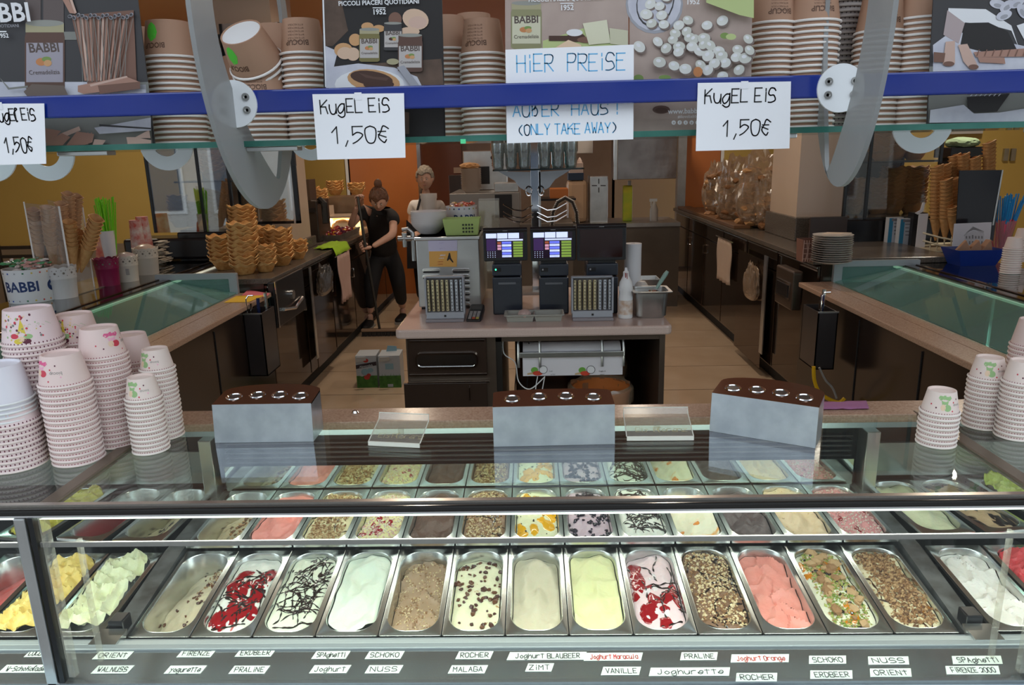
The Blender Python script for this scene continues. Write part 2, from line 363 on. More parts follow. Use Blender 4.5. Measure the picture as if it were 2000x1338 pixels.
# top glass and its black edge profile
for (x0, x1) in ((-1.145, 1.145), (-2.0, -1.185), (1.185, 2.0)):
    obj('top_glass', MB().box(x0, x1, 1.525, 2.13, .862, .870), TOPG, dc)
obj('glass_edge_profile', MB().box(-2.0, 2.0, 1.495, 1.522, .883, .898), M('gloss_black_profile', (.015, .014, .013), .15), dc, bevel=.004)
obj('edge_highlight', MB().box(-2.0, 2.0, 1.512, 1.526, .898, .903), M('satin_aluminium', (.55, .50, .44), .25, .8), dc)
obj('edge_underline', MB().box(-2.0, 2.0, 1.499, 1.512, .878, .883), CHROME, dc)
obj('led_strip', MB().box(-2.0, 2.0, 1.535, 1.55, .855, .861), M('led_diffuser', (.9, 1, .9), emit=3), dc)
for sx in (-1, 1):
    obj('joint_profile', MB().box(sx*1.165-.02, sx*1.165+.02, 1.527, 2.14, .860, .875), M('bronze_profile', (.22, .18, .14), .3, .6), dc, bevel=.003)
    obj('corner_post', MB().box(sx*1.175-.014, sx*1.175+.014, 1.495, 1.525, .40, .878), STEEL, dc, bevel=.004)
    obj('corner_post', MB().box(sx*1.125-.008, sx*1.125+.008, 1.50, 1.515, .455, .878), ACRYL, dc)
    obj('post_seal', MB().box(sx*1.150-.006, sx*1.150+.006, 1.497, 1.52, .40, .878), RUBBER, dc)
    obj('inner_post', MB().box(sx*1.075-.004, sx*1.075+.004, 1.535, 1.548, .47, .80), ACRYL, dc)
for (x0, x1) in ((-1.14, 1.14), (-2.0, -1.19), (1.19, 2.0)):
    obj('front_glass', MB().box(x0, x1, 1.500, 1.506, .445, .878), glass('front_pane', (.97, .99, .98), .45, .02, .005), dc)
obj('glass_rail', MB().box(-2.0, 2.0, 1.507, 1.512, .799, .811), M('pane_rail', (.24, .215, .205), .6), dc)

# ---- worktop: U shape with round inner corners, body below
def ucurve(d, r, ytop, n=8):
    """inner edge of the U offset outwards by d: list from far left, round both corners, to far right"""
    X, Y = 1.60+d, 2.24-d; p = [(-X, ytop)]; rr = r+d
    for k in range(n+1): t = pi+pi/2*k/n; p.append((-X+rr+rr*cos(t), Y+rr+rr*sin(t)))
    for k in range(n+1): t = 1.5*pi+pi/2*k/n; p.append((X-rr+rr*cos(t), Y+rr+rr*sin(t)))
    p.append((X, ytop)); return p
def ustrip(d0, d1, r, z0, z1, ytop):
    A = ucurve(d0, r, ytop); B = ucurve(d1, r, ytop); n = len(A); mb = MB()
    vs = [(x, y, z0) for x, y in A]+[(x, y, z0) for x, y in B]+[(x, y, z1) for x, y in A]+[(x, y, z1) for x, y in B]; fs = []
    for i in range(n-1):
        j = i+1; fs += [(i, j, n+j, n+i), (2*n+i, 3*n+i, 3*n+j, 2*n+j), (i, 2*n+i, 2*n+j, j), (n+i, n+j, 3*n+j, 3*n+i)]
    fs += [(0, n, 3*n, 2*n), (n-1, 3*n-1, 4*n-1, 2*n-1)]
    return mb.add(vs, fs) is None or mb
wt = struct_top = obj('worktop', ustrip(0, .125, .30, .845, .872, 4.42), GRAN, None, bevel=.004)
tag(wt, 'salmon speckled stone worktop running in a U around the serving area', 'worktop')
for sx in (-1, 1):
    obj('side_slab', MB().box(min(sx*1.7255, sx*1.80), max(sx*1.7255, sx*1.80), 2.42, 4.42, .845, .872), GRAN, wt)
cb = obj('counter_body', ustrip(.02, .06, .30, 0, .84, 4.40), BROWND, None)
# the front part of the body must leave room for the pans: cut it away between the wings
me = cb.data; bm = bmesh.new(); bm.from_mesh(me)
for f in [f for f in bm.faces if all(v.co.y < 2.5 for v in f.verts)]: bm.faces.remove(f)
bm.to_mesh(me); bm.free()
tag(cb, 'dark brown lacquered inner face of the U-shaped ice cream counter', 'counter')
for sx in (-1, 1):
    for y in (3.0, 3.6): obj('panel_joint', MB().box(sx*1.617-.002, sx*1.617+.002, y, y+.006, .05, .82), BLACKM, cb)
obj('front_panel', MB().box(-1.58, 1.58, 2.448, 2.47, 0, .74), BROWND, cb)
for x in (1.20, 1.24, 1.28, 1.32): pass
# ---- side cases
def side_case(sx, side):
    t = thing('side_display_case', f'low side display case with sloping teal glass on the {side}', 'display case', (sx*2.2, 3.4, 0))
    X = lambda v: sx*v
    def bx(n, x0, x1, y0, y1, z0, z1, m, **k): return obj(n, MB().box(min(X(x0), X(x1)), max(X(x0), X(x1)), y0, y1, z0, z1), m, t, **k)
    bx('bed', 1.81, 2.74, 2.46, 4.40, .40, .44, M('teal_bed', (.30, .46, .43), .3, .3))
    bx('outer_wall', 2.74, 2.78, 2.3, 5.6, 0, .95, M('teal_wall', (.10, .20, .19), .4))
    bx('lower_body', 1.83, 2.74, 2.5, 4.40, 0, .40, BROWND)
    bx('base_end', 1.7, 2.74, 4.42, 4.46, 0, .86, BLACK)
    z0, z1 = .874, .955
    mb = MB().prism([(X(1.80), z0), (X(2.205), z1), (X(2.205), z1+.006), (X(1.80), z0+.006)], 'y', 2.30, 4.38)
    obj('sloping_glass', mb, TEAL, t)
    for y in (2.75, 2.85, 3.5): bx('glass_post', 2.19, 2.20, y, y+.008, .44, .94, GREYL)
    bx('top_rail', 2.20, 2.245, 1.95, 5.5, .945, .968, BROWN, bevel=.003)
    bx('glow_edge', 2.185, 2.20, 1.95, 5.5, .940, .952, M('cream_glow_edge', (.9, .88, .7), emit=.5))  # cream strip under the rail with a slight glow in its material
    bx('top_rail', 2.265, 2.29, 1.95, 5.5, .955, .972, BROWN, bevel=.003)
    bx('outer_glass', 2.245, 2.78, 1.95, 5.6, .955, .963, SMOKE)
    # upright end frame
    xo0, xo1, zf = 1.79, 2.29, 1.0
    o = rrect(min(X(xo0), X(xo1)), max(X(xo0), X(xo1)), .872, zf, .006, 2); i = rrect(min(X(xo0+.05), X(xo1-.03)), max(X(xo0+.05), X(xo1-.03)), .884, zf-.035, .004, 2)
    obj('end_frame', MB().ring(o, i, 'y', 4.385, 4.41), M('grey_end_frame', (.33, .36, .38), .3, .2), t)
    obj('end_pane', MB().prism(i, 'y', 4.394, 4.40), TEAL, t)
    bx('inner_rail', 1.95, 1.97, 2.5, 4.38, .70, .72, GREYL)
    return t
side_case(-1, 'left'); side_case(1, 'right')
# ================================================================ ICE CREAM
PWX, PWY = .0810, .180; IA, IB, IR = .0675, .163, .052
def pan_mesh():
    mb = MB(); n = 6
    def loop(a, b, r, z): return [(x, y, z) for x, y in rrect(-a, a, -b, b, r, n)]
    rings = [loop(PWX, PWY, .004, -.010), loop(PWX, PWY, .004, -.001), loop(PWX-.002, PWY-.002, .004, 0), loop(IA+.003, IB+.003, IR, 0), loop(IA+.001, IB+.001, IR, .0012), loop(IA-.001, IB-.001, IR, -.002), loop(IA-.006, IB-.006, IR, -.12)]
    N = len(rings[0]); vs = [p for r in rings for p in r]; fs = []
    for k in range(len(rings)-1):
        for i in range(N): j = (i+1) % N; fs.append((k*N+i, k*N+j, (k+1)*N+j, (k+1)*N+i))
    fs.append(tuple(range(6*N, 7*N))); mb.add(vs, fs); return mb.mesh('pan', PANSTEEL, True)
PANM = pan_mesh()
def cream_mat(name, c1, c2=None, layers=(), scale=30, rough=.42, bump=.6, bsc=70):
    """frozen cream: two tones of the same cream and printed-on sauces (c, scale, threshold, softness, stretch)"""
    m = bpy.data.materials.new(name); m.use_nodes = True; n = m.node_tree.nodes; L = m.node_tree.links; b = n['Principled BSDF']
    b.inputs['Roughness'].default_value = rough; b.inputs['Subsurface Weight'].default_value = .12; b.inputs['Subsurface Scale'].default_value = .01
    tc = n.new('ShaderNodeTexCoord'); mp = n.new('ShaderNodeMapping'); sd = random.random()*40
    mp.inputs['Location'].default_value = (sd, sd*.7, 0); L.new(tc.outputs['Object'], mp.inputs[0])
    t = n.new('ShaderNodeTexNoise'); t.inputs['Scale'].default_value = scale; t.inputs['Detail'].default_value = 4; L.new(mp.outputs[0], t.inputs[0])
    r = n.new('ShaderNodeMixRGB'); c2 = c2 or tuple(c*.9 for c in c1)
    r.inputs[1].default_value = (*c1, 1); r.inputs[2].default_value = (*c2, 1); L.new(t.outputs['Fac'], r.inputs[0]); last = r.outputs[0]
    for k, (col, sc, th, so, st) in enumerate(layers):
        mp2 = n.new('ShaderNodeMapping'); mp2.inputs['Location'].default_value = (sd+k*7, k*3, k); mp2.inputs['Scale'].default_value = (1, st, 1)
        L.new(tc.outputs['Object'], mp2.inputs[0])
        t = n.new('ShaderNodeTexNoise'); t.inputs['Scale'].default_value = sc; t.inputs['Detail'].default_value = 3; t.inputs['Distortion'].default_value = .6; L.new(mp2.outputs[0], t.inputs[0])
        g = n.new('ShaderNodeMapRange'); g.inputs['From Min'].default_value = th; g.inputs['From Max'].default_value = th+so; L.new(t.outputs['Fac'], g.inputs['Value'])
        x = n.new('ShaderNodeMixRGB'); L.new(g.outputs[0], x.inputs[0]); L.new(last, x.inputs[1]); x.inputs[2].default_value = (*col, 1); last = x.outputs[0]
    L.new(last, b.inputs['Base Color'])
    t = n.new('ShaderNodeTexNoise'); t.inputs['Scale'].default_value = bsc; t.inputs['Detail'].default_value = 5; L.new(mp.outputs[0], t.inputs[0])
    bp = n.new('ShaderNodeBump'); bp.inputs['Strength'].default_value = bump; bp.inputs['Distance'].default_value = .005
    L.new(t.outputs['Fac'], bp.inputs['Height']); L.new(bp.outputs[0], b.inputs['Normal']); return m
def hfield(level, style, seed, amp=.006):
    amp *= 1.5; o = Vector((seed*3.1, seed*1.7, seed))
    def h(x, y):
        u, v = x/IA, y/IB
        z = level + amp*1.6*mn.noise(Vector((x*14, y*9, 0))+o) + amp*.7*mn.noise(Vector((x*40, y*26, 3))+o) + .10*amp*mn.noise(Vector((x*140, y*120, 3))+o)
        if style == 'mound': z += .018*(1-u*u*.9)*(1-v*v*.8)-.004
        elif style == 'half': z += .034*u-.012*abs(v)-.022*max(0, v-.30)-.010
        elif style == 'sunk': z += -.020*max(0, v-.5)*2 + .006*(1-u*u)
        elif style == 'scoop':
            w1 = mn.noise(Vector((u*1.6, v*2.2, 1))+o); w2 = mn.noise(Vector((u*2.2, v*3.0, 9))+o)
            k = v*2.4+.75*w1+.5*abs(u-.25*sin(v*5+seed))**1.3+(.5 if u > .15*sin(v*7+seed) else 0); fr = k-math.floor(k); fr = fr if fr < .8 else .8*(1-(fr-.8)/.2)
            z += .026*(fr**1.5)*(.75+.5*w2)-.010+.006*(1-u*u)
        elif style == 'peaks':
            b1 = 1-abs(2.2*mn.noise(Vector((u*1.5, v*3.2, 1))+o)); b2 = 1-abs(2.2*mn.noise(Vector((u*3.2, v*6.5, 5))+o))
            z += .022*max(0, b1)**2+.009*max(0, b2)**1.5-.012+.016*(1-u*u)
        elif style == 'swirl':
            q = sqrt((u*.8)**2+(v*.75)**2); z += .0055*cos(q*9+atan2(v, u)*1.0)+.0045*(1-abs(3*mn.noise(Vector((u*1.2, v*2.2, 7))+o)))+.004*(1-q)
        e = max(abs(u), abs(v)); z -= .007*max(0, (e-.86)/.14)**2
        return z
    return h
def cream_mesh(h, mat, nx=30, ny=64, fade=0):
    vs = []; fs = []
    for j in range(ny+1):
        y = (IB-.004)*(-1+2*j/ny); q = abs(y)-(IB-.004-IR+.004); R = IR-.004; wd = IA-.004 if q <= 0 else IA-.004-R+sqrt(max(0, R*R-q*q))
        for i in range(nx+1):
            x = wd*(-1+2*i/nx); vs.append((x, y, h(x, y)))
    for j in range(ny):
        for i in range(nx): a = j*(nx+1)+i; fs.append((a, a+1, a+nx+2, a+nx+1))
    mb = MB(); mb.add(vs, fs); return mb.mesh('ice_cream', mat, True)
def inpan(x, y, k=.93):
    a, b, r = IA*k, IB*k, IR*k
    if abs(x) > a or abs(y) > b: return False
    dx, dy = abs(x)-(a-r), abs(y)-(b-r)
    return not (dx > 0 and dy > 0 and dx*dx+dy*dy > r*r)
def crumbs(name, h, par, cols, n, size, dens=None, seed=0, lift=.3, sub=1, jit=.25, flat=.7, label=None):
    rnd = random.Random(seed*13+n); st = random.getstate(); random.seed(seed+n); mb = MB(); c = 0; tries = 0
    while c < n and tries < n*30:
        tries += 1; x, y = rnd.uniform(-IA, IA), rnd.uniform(-IB, IB)
        if not inpan(x, y): continue
        if dens and rnd.random() > dens(x/IA, y/IB): continue
        s = size*rnd.uniform(.5, 1.3); k = rnd.randrange(len(cols)); ax = rnd.uniform(.7, 1.4)
        T = Matrix.Rotation(rnd.uniform(0, 6.3), 3, 'Z') @ Matrix.Rotation(rnd.uniform(-.6, .6), 3, 'X')
        if sub == 0:
            p = Vector((x, y, h(x, y)+s*lift)); q = [T @ Vector(w) for w in ((s*ax, 0, 0), (-s*.5, s*.8, 0), (-s*.5, -s*.8, 0), (0, 0, s*.9), (0, 0, -s*.5))]
            mb.add([p+w for w in q], [(0, 1, 3), (1, 2, 3), (2, 0, 3), (1, 0, 4), (2, 1, 4), (0, 2, 4)], k)
        else: mb.ico((x, y, h(x, y)+s*lift), (s*ax, s, s*flat), k, sub, jit, T)
        c += 1
    random.setstate(st)
    return obj(name, mb, cols, par, smooth=sub > 1, local=True, kind='stuff')
def drizzle(name, h, par, mat, n, r, seed, amp=1.0, region=(-1, 1), ln=.10, curl=1.2, cross=True):
    rnd = random.Random(seed+99); mb = MB()
    for k in range(n):
        x, y = rnd.uniform(-IA, IA)*.9, rnd.uniform(region[0], region[1])*IB*.9; a = rnd.choice([rnd.uniform(-.5, .5), rnd.uniform(1.0, 2.1)]) if cross else rnd.uniform(1.2, 1.9)
        pts = []; rs = []
        m = int(ln/.006)
        for i in range(m):
            if not inpan(x, y, .95): break
            pts.append((x, y, h(x, y)+r*.25)); rs.append(r*(1+.5*sin(i*1.3+k))*(.5 if i in (0, m-1) else 1))
            a += rnd.uniform(-1, 1)*.25*curl; x += .006*cos(a); y += .006*sin(a)
        if len(pts) > 2: mb.tube(pts, rs, 5)
    return obj(name, mb, mat, par, smooth=True, local=True, kind='stuff')
def blobs(name, h, par, mat, n, size, seed, dens=None, thick=.0022, kind='stuff'):
    """poured sauce: flat lumps that follow the surface"""
    rnd = random.Random(seed+5); mb = MB(); c = 0; tr = 0
    while c < n and tr < 2000:
        tr += 1; x0, y0 = rnd.uniform(-IA, IA), rnd.uniform(-IB, IB)
        if not inpan(x0, y0, .85) or (dens and rnd.random() > dens(x0/IA, y0/IB)): continue
        c += 1; s = size*rnd.uniform(.6, 1.4); N = 14; ph = [rnd.uniform(.45, 1.25) for _ in range(N)]; st = rnd.uniform(.8, 2.0)
        vs = [(x0, y0, h(x0, y0)+thick)]
        for rr in (.55, .85, 1.0):
            for i in range(N):
                t = 2*pi*i/N; q = s*rr*(ph[i]+ph[(i+1) % N])/2; x = x0+q*cos(t); y = y0+q*sin(t)*st
                if not inpan(x, y, .95): x = x0+(x-x0)*.2; y = y0+(y-y0)*.2
                vs.append((x, y, h(x, y)+(thick if rr < .8 else thick*.7 if rr < .9 else -.0005)))
        fs = [(0, 1+i, 1+(i+1) % N) for i in range(N)]
        for q in (0, 1):
            for i in range(N): j = (i+1) % N; fs.append((1+q*N+i, 1+(q+1)*N+i, 1+(q+1)*N+j, 1+q*N+j))
        mb.add(vs, fs)
    return obj(name, mb, mat, par, smooth=True, local=True, kind=kind)
CHOC = M('dark_chocolate_sauce', (.025, .014, .011), .18, coat=.4); CHOCB = M('brown_chocolate_sauce', (.06, .028, .016), .22)
RED = M('cherry_sauce', (.30, .004, .008), .12, coat=.5); CARA = M('caramel_sauce', (.60, .20, .01), .15, coat=.5); CARB = M('brown_caramel', (.30, .11, .02), .2)
NUT = [M('nut_brown', (.33, .17, .07), .7), M('nut_tan', (.50, .31, .15), .7), M('nut_dark', (.17, .08, .035), .7)]
HAZ = [M('hazelnut_bit', (.66, .50, .27), .7), M('hazelnut_bit_light', (.78, .64, .40), .7), NUT[0]]
GRN = [M('pistachio_bit', (.20, .27, .04), .7), M('pistachio_light', (.42, .44, .12), .7), NUT[1]]
RAI = [M('raisin', (.07, .022, .012), .3), M('raisin_brown', (.13, .05, .02), .3)]
WSP = [M('white_sprinkle', (.80, .74, .62), .6), M('white_sprinkle_pink', (.75, .45, .42), .6)]
BER = [M('blackberry', (.018, .010, .022), .25)]; SEED = [M('passion_seed', (.02, .015, .01), .3)]; MANG = M('passion_fruit_sauce', (.85, .42, .01), .12, coat=.5)
FLAV = {}
def flavour(key, label, mat, level, style, seed, tops=(), amp=.006):
    FLAV[key] = (label, mat, level, style, seed, tops, amp)
cm = cream_mat
tall = lambda u, v: 1
flavour('f0', 'steel pan of coffee-beige ice cream, half scooped away, dotted with chocolate beans', cm('cream_coffee', (.60, .50, .32), (.66, .57, .40)), -.032, 'half', 1,
        [('c', 'chocolate_bean', RAI, 30, .0055, lambda u, v: 1 if u > .05 else .1), ('c0', 'fine_crumbs', [NUT[0]], 130, .0026, lambda u, v: v > .2 and u > 0)])
flavour('f1', 'steel pan of white ice cream under red cherry and dark chocolate sauce, front row', cm('cream_white_cherry', (.78, .76, .66), (.84, .82, .75), [((.55, .10, .10), 22, .60, .05, .6)]), -.010, 'mound', 2,
        [('b', 'cherry_sauce', RED, 20, .024, lambda u, v: v < .45 and abs(u) < .9), ('d', 'chocolate_sauce', CHOC, 26, .0026, (-1, .2)), ('b', 'cream_dollop', cm('cream_dollop_m', (.84, .80, .76)), 14, .007, lambda u, v: v < .3)])
flavour('f2', 'steel pan of white ice cream webbed with thin black chocolate lines, front row', cm('cream_strac', (.74, .77, .64), (.80, .80, .60)), -.012, 'mound', 3,
        [('d', 'chocolate_sauce', CHOC, 70, .0019, (-1, .6)), ('b', 'chocolate_patch', CHOC, 9, .007, lambda u, v: v > .1)])
flavour('f3', 'steel pan of smooth pale mint-white ice cream, front row', cm('cream_mintwhite', (.72, .79, .64), (.78, .83, .70)), -.008, 'swirl', 4)
flavour('f4', 'steel pan of light brown ice cream with scooped hollows and nut crumbs', cm('cream_hazel', (.38, .24, .14), (.44, .30, .18)), -.034, 'scoop', 5,
        [('c0', 'nut_crumbs', HAZ, 620, .0030, lambda u, v: .9 if mn.noise(Vector((u*2.5, v*5, 2))) > -.05 else .08)], .004)
flavour('f5', 'steel pan of cream-yellow ice cream scattered with dark raisins', cm('cream_malaga', (.76, .72, .46), (.80, .76, .54), [((.45, .22, .05), 26, .66, .04, 1)]), -.014, 'sunk', 6,
        [('c', 'raisin', RAI, 84, .0068, lambda u, v: 1 if u > -.1 or v > 0 else .35)])
flavour('f6', 'steel pan of plain beige ice cream with knife marks, middle of front row', cm('cream_beige', (.62, .54, .37), (.67, .60, .44)), -.022, 'swirl', 7)
flavour('f7', 'steel pan of smooth bright yellow vanilla ice cream', cm('cream_vanilla', (.80, .77, .38), (.82, .80, .45)), -.010, 'swirl', 8, (), .004)
flavour('f8', 'steel pan of pink-white ice cream with glossy red sauce and black drips', cm('cream_amarena', (.80, .50, .52), (.84, .70, .70)), -.016, 'mound', 9,
        [('b', 'cherry_sauce', RED, 24, .020, lambda u, v: abs(u) > .25 or v < -.2), ('d', 'chocolate_sauce', CHOC, 16, .0022, (-1, .6)), ('b', 'cream_streak', cm('cream_dollop_p', (.84, .72, .72)), 8, .009, lambda u, v: abs(u) < .5)])
flavour('f9', 'steel pan of brown chocolate ice cream covered with hazelnut bits and chocolate lines', cm('cream_rocher', (.20, .10, .055), (.25, .14, .08)), -.010, 'mound', 10,
        [('c0', 'hazelnut_bits', HAZ, 1000, .0046, lambda u, v: .95 if abs(u) < .8 else .25), ('d', 'chocolate_sauce', CHOC, 34, .0026, (-1, 1))])
flavour('f10', 'steel pan of salmon-pink ice cream with deep scooped waves', cm('cream_salmon', (.80, .26, .20), (.86, .36, .29)), -.024, 'scoop', 12, (), .006)
flavour('f11', 'pan of ice cream topped with green pistachio crumbs, caramel and nut chunks', cm('cream_pist', (.80, .76, .56), (.84, .80, .64)), -.012, 'mound', 13,
        [('b', 'caramel_sauce', CARA, 14, .014, lambda u, v: 1), ('c0', 'pistachio_crumbs', GRN, 1000, .0048, lambda u, v: 1 if abs(u) < .72 else .1), ('c', 'nut_chunk', [NUT[0], NUT[1]], 40, .0140, lambda u, v: abs(u) < .7), ('c', 'chocolate_bit', [CHOC], 40, .0055, lambda u, v: abs(u) < .7)])
flavour('f12', 'pan of ice cream covered with coarse brown nut crumble, right end of front row', cm('cream_crumble', (.74, .62, .38), (.80, .70, .48)), -.010, 'mound', 14,
        [('c0', 'nut_crumble', NUT, 1500, .0056, lambda u, v: 1 if abs(u) < .72 and v > -.85 else .15), ('d', 'chocolate_sauce', CHOCB, 16, .002, (-1, .8)), ('b', 'caramel_sauce', CARB, 6, .010, lambda u, v: u > .4)])
flavour('s0', 'half-empty pan of cream ice cream with nuts, left end of rear row', cm('cream_s0', (.62, .54, .34), (.45, .33, .18), [((.14, .07, .03), 34, .60, .04, 1)]), -.035, 'half', 21,
        [('c', 'nut_chunk', NUT, 40, .007, lambda u, v: u > 0)])
flavour('s1', 'steel pan of smooth coral-pink ice cream, rear row', cm('cream_s1', (.80, .25, .21), (.84, .31, .26)), -.012, 'swirl', 22, (), .004)
flavour('s2', 'pan of ice cream under golden nut crumble, rear row left of centre', cm('cream_s2', (.78, .68, .40)), -.010, 'mound', 23,
        [('c0', 'nut_crumble', [NUT[0], NUT[1], HAZ[0]], 900, .0052, lambda u, v: abs(u) < .75), ('c', 'hazelnut', [HAZ[0]], 14, .0060, tall), ('d', 'chocolate_sauce', CHOCB, 14, .0018, (-1, 1))])
flavour('s3', 'steel pan of yellow ice cream with red sauce and white sprinkles, rear row', cm('cream_s3', (.80, .72, .36)), -.012, 'mound', 24,
        [('b', 'cherry_sauce', RED, 16, .011, tall), ('c0', 'white_sprinkles', WSP, 800, .0036, tall)])
flavour('s4', 'steel pan of dark brown chocolate ice cream, rear row', cm('cream_s4', (.095, .042, .026), (.12, .055, .035), bump=.8), -.016, 'swirl', 25, [], .006)
flavour('s5', 'steel pan of chocolate ice cream with nut flakes and black lines, rear row', cm('cream_s5', (.30, .17, .09)), -.010, 'mound', 26,
        [('c0', 'nut_flakes', HAZ, 900, .0042, lambda u, v: abs(u) < .8), ('d', 'chocolate_sauce', CHOC, 26, .0019, (-1, 1))])
flavour('s6', 'steel pan of pale yellow ice cream with bright orange passion fruit sauce and seeds', cm('cream_s6', (.82, .80, .52)), -.012, 'mound', 27,
        [('b', 'passion_fruit_sauce', MANG, 18, .020, tall), ('c0', 'passion_seeds', SEED, 50, .0034, tall)])
flavour('s7', 'steel pan of pale purple ice cream with clusters of blackberries', cm('cream_s7', (.50, .34, .42), (.62, .48, .54)), -.016, 'mound', 28,
        [('c', 'blackberries', BER, 190, .0062, lambda u, v: .9 if mn.noise(Vector((u*1.6, v*3, 5))) > .02 else .05)])
flavour('s8', 'steel pan of white ice cream with a net of black chocolate lines, rear row', cm('cream_s8', (.78, .78, .70)), -.010, 'mound', 29, [('d', 'chocolate_sauce', CHOC, 80, .0019, (-1, 1))])
flavour('s9', 'steel pan of cream ice cream marbled with orange sauce, rear row', cm('cream_s9', (.84, .78, .56), (.86, .80, .62), [((.85, .36, .06), 16, .54, .10, .8)]), -.014, 'half', 30, [('b', 'orange_sauce', M('orange_sauce', (.80, .26, .03), .15, coat=.4), 5, .010, tall)])
flavour('s10', 'steel pan of very dark grey-brown chocolate ice cream with ridges, rear row', cm('cream_s10', (.085, .055, .055), (.13, .09, .09), bump=.8), -.022, 'swirl', 31, [], .008)
flavour('s11', 'steel pan of pale apricot ice cream with sparse nut flakes, rear row', cm('cream_s11', (.76, .56, .34), (.80, .61, .40)), -.014, 'swirl', 32, [('c0', 'nut_flakes', [NUT[1]], 60, .0018, tall)])
flavour('s12', 'pan of pink ice cream with white sprinkles, right end of rear row', cm('cream_s12', (.80, .34, .34)), -.010, 'mound', 33,
        [('c0', 'white_sprinkles', WSP, 800, .0036, lambda u, v: abs(u) < .9), ('b', 'cherry_sauce', RED, 8, .008, tall)])
def make_pan(key, x, y, z, tilt=0, rz=0, group=None):
    label, mat, level, style, seed, tops, amp = FLAV[key]
    t = thing('ice_cream_pan', label, 'ice cream pan', (x, y, z), (tilt, 0, rz), group)
    obj('pan', PANM, None, t); h = hfield(level, style, seed, amp)
    obj('ice_cream', cream_mesh(h, mat), None, t)
    for q, tp in enumerate(tops):
        if tp[0] == 'c': crumbs(tp[1], h, t, tp[2], tp[3], tp[4], tp[5], seed+q)
        elif tp[0] == 'c0': crumbs(tp[1], h, t, tp[2], tp[3], tp[4], tp[5], seed+q, sub=0)
        elif tp[0] == 'd': drizzle(tp[1], h, t, tp[2], tp[3], tp[4], seed+q, region=tp[5])
        elif tp[0] == 'b': blobs(tp[1], h, t, tp[2], tp[3], tp[4], seed+q, tp[5])
    return t
GF, GB = 'ice cream pans in the front row', 'ice cream pans in the rear row'
for i in range(13):
    make_pan(f'f{i}', -.003+(i-6)*.1647, 1.832, .476, radians(7), group=GF)
    make_pan(f's{i}', .002+(i-6)*.1655, 2.183, .526, radians(1.5), group=GB)
side = [
 ('l0', 'pan heaped with pale lemon-white ice cream beside the left corner post', cm('cream_l0', (.76, .78, .58), (.82, .82, .46)), .004, 'peaks', 41, -1.236, 1.845, .468, 6, 0),
 ('l1', 'steel pan of yellow-orange mango ice cream left of the lemon-white one', cm('cream_l1', (.86, .60, .16), (.88, .70, .22)), -.006, 'peaks', 42, -1.405, 1.845, .468, 6, 0),
 ('l2', 'steel pan of deep red sorbet, partly scooped, far left of the front row', cm('cream_l2', (.62, .09, .08), (.70, .14, .12)), -.030, 'half', 43, -1.572, 1.845, .468, 6, 0),
 ('l3', 'steel pan of bright lemon-yellow sorbet at the far left edge', cm('cream_l3', (.85, .74, .10), (.88, .80, .2)), -.012, 'peaks', 44, -1.60, 2.225, .53, 1, -10),
 ('l4', 'steel pan of raspberry-red sorbet in the rear left corner', cm('cream_l4', (.66, .07, .08), (.74, .12, .12)), -.040, 'half', 45, -1.395, 2.215, .53, 1, -9),
 ('l5', 'steel pan of cream ice cream with dark caramel ribbons in the rear left corner', cm('cream_l5', (.70, .60, .34), (.74, .66, .42), [((.05, .025, .02), 26, .56, .03, 1)]), -.034, 'half', 46, -1.222, 2.205, .53, 1, -4),
 ('r0', 'steel pan of soft white ice cream with scooped waves beside the right divider', cm('cream_r0', (.80, .74, .66), (.86, .80, .74)), -.014, 'scoop', 51, 1.245, 1.845, .468, 6, 0),
 ('r1', 'steel pan of vivid red strawberry sorbet in the front right corner', cm('cream_r1', (.62, .045, .06), (.72, .10, .10)), -.012, 'peaks', 52, 1.415, 1.845, .468, 6, 0),
 ('r2', 'steel pan of pale pink sorbet at the far right end of the front row', cm('cream_r2', (.78, .45, .42)), -.012, 'scoop', 53, 1.585, 1.845, .468, 6, 0),
 ('r3', 'steel pan of smooth pale yellow-white ice cream in the rear right corner', cm('cream_r3', (.80, .80, .50), (.84, .83, .58)), -.012, 'swirl', 54, 1.222, 2.205, .53, 1, 4),
 ('r4', 'steel pan of tan ice cream with wide dark chocolate streaks, rear right', cm('cream_r4', (.66, .44, .24), (.72, .50, .30), [((.03, .015, .012), 20, .52, .03, .7)]), -.012, 'mound', 55, 1.395, 2.215, .53, 1, 9),
 ('r5', 'steel pan of vivid yellow-green ice cream in the rear right corner', cm('cream_r5', (.66, .76, .10), (.72, .80, .2)), .002, 'peaks', 56, 1.60, 2.225, .53, 1, 10),
]
for (k, lab, mt, lv, st, sd, x, y, z, ti, rz) in side:
    flavour(k, lab, mt, lv, st, sd); make_pan(k, x, y, z, radians(ti), radians(rz), 'ice cream pans in the corner sections')
# pans seen dimly through the sloping glass of the side cases
SC = [((.80, .74, .40), 'pale yellow'), ((.74, .72, .62), 'off-white'), ((.45, .28, .16), 'light brown'), ((.78, .50, .46), 'pale pink'), ((.72, .78, .50), 'greenish yellow')]
for sx, sd in ((-1, 'left'), (1, 'right')):
    for i in range(5):
        c, nm = SC[(i+(sx > 0)*3) % 5]; flavour(f'x{sx}{i}', f'pan of {nm} ice cream in the {sd} side case, ' + ['nearest', 'second', 'middle', 'fourth', 'farthest'][i] + ' of five', cm(f'cream_x{sd}{i}', c), -.02, 'peaks', 60+i)
        make_pan(f'x{sx}{i}', sx*2.05, 2.75+i*.33, .62, 0, radians(90), f'pans under the {sd} sloping glass')
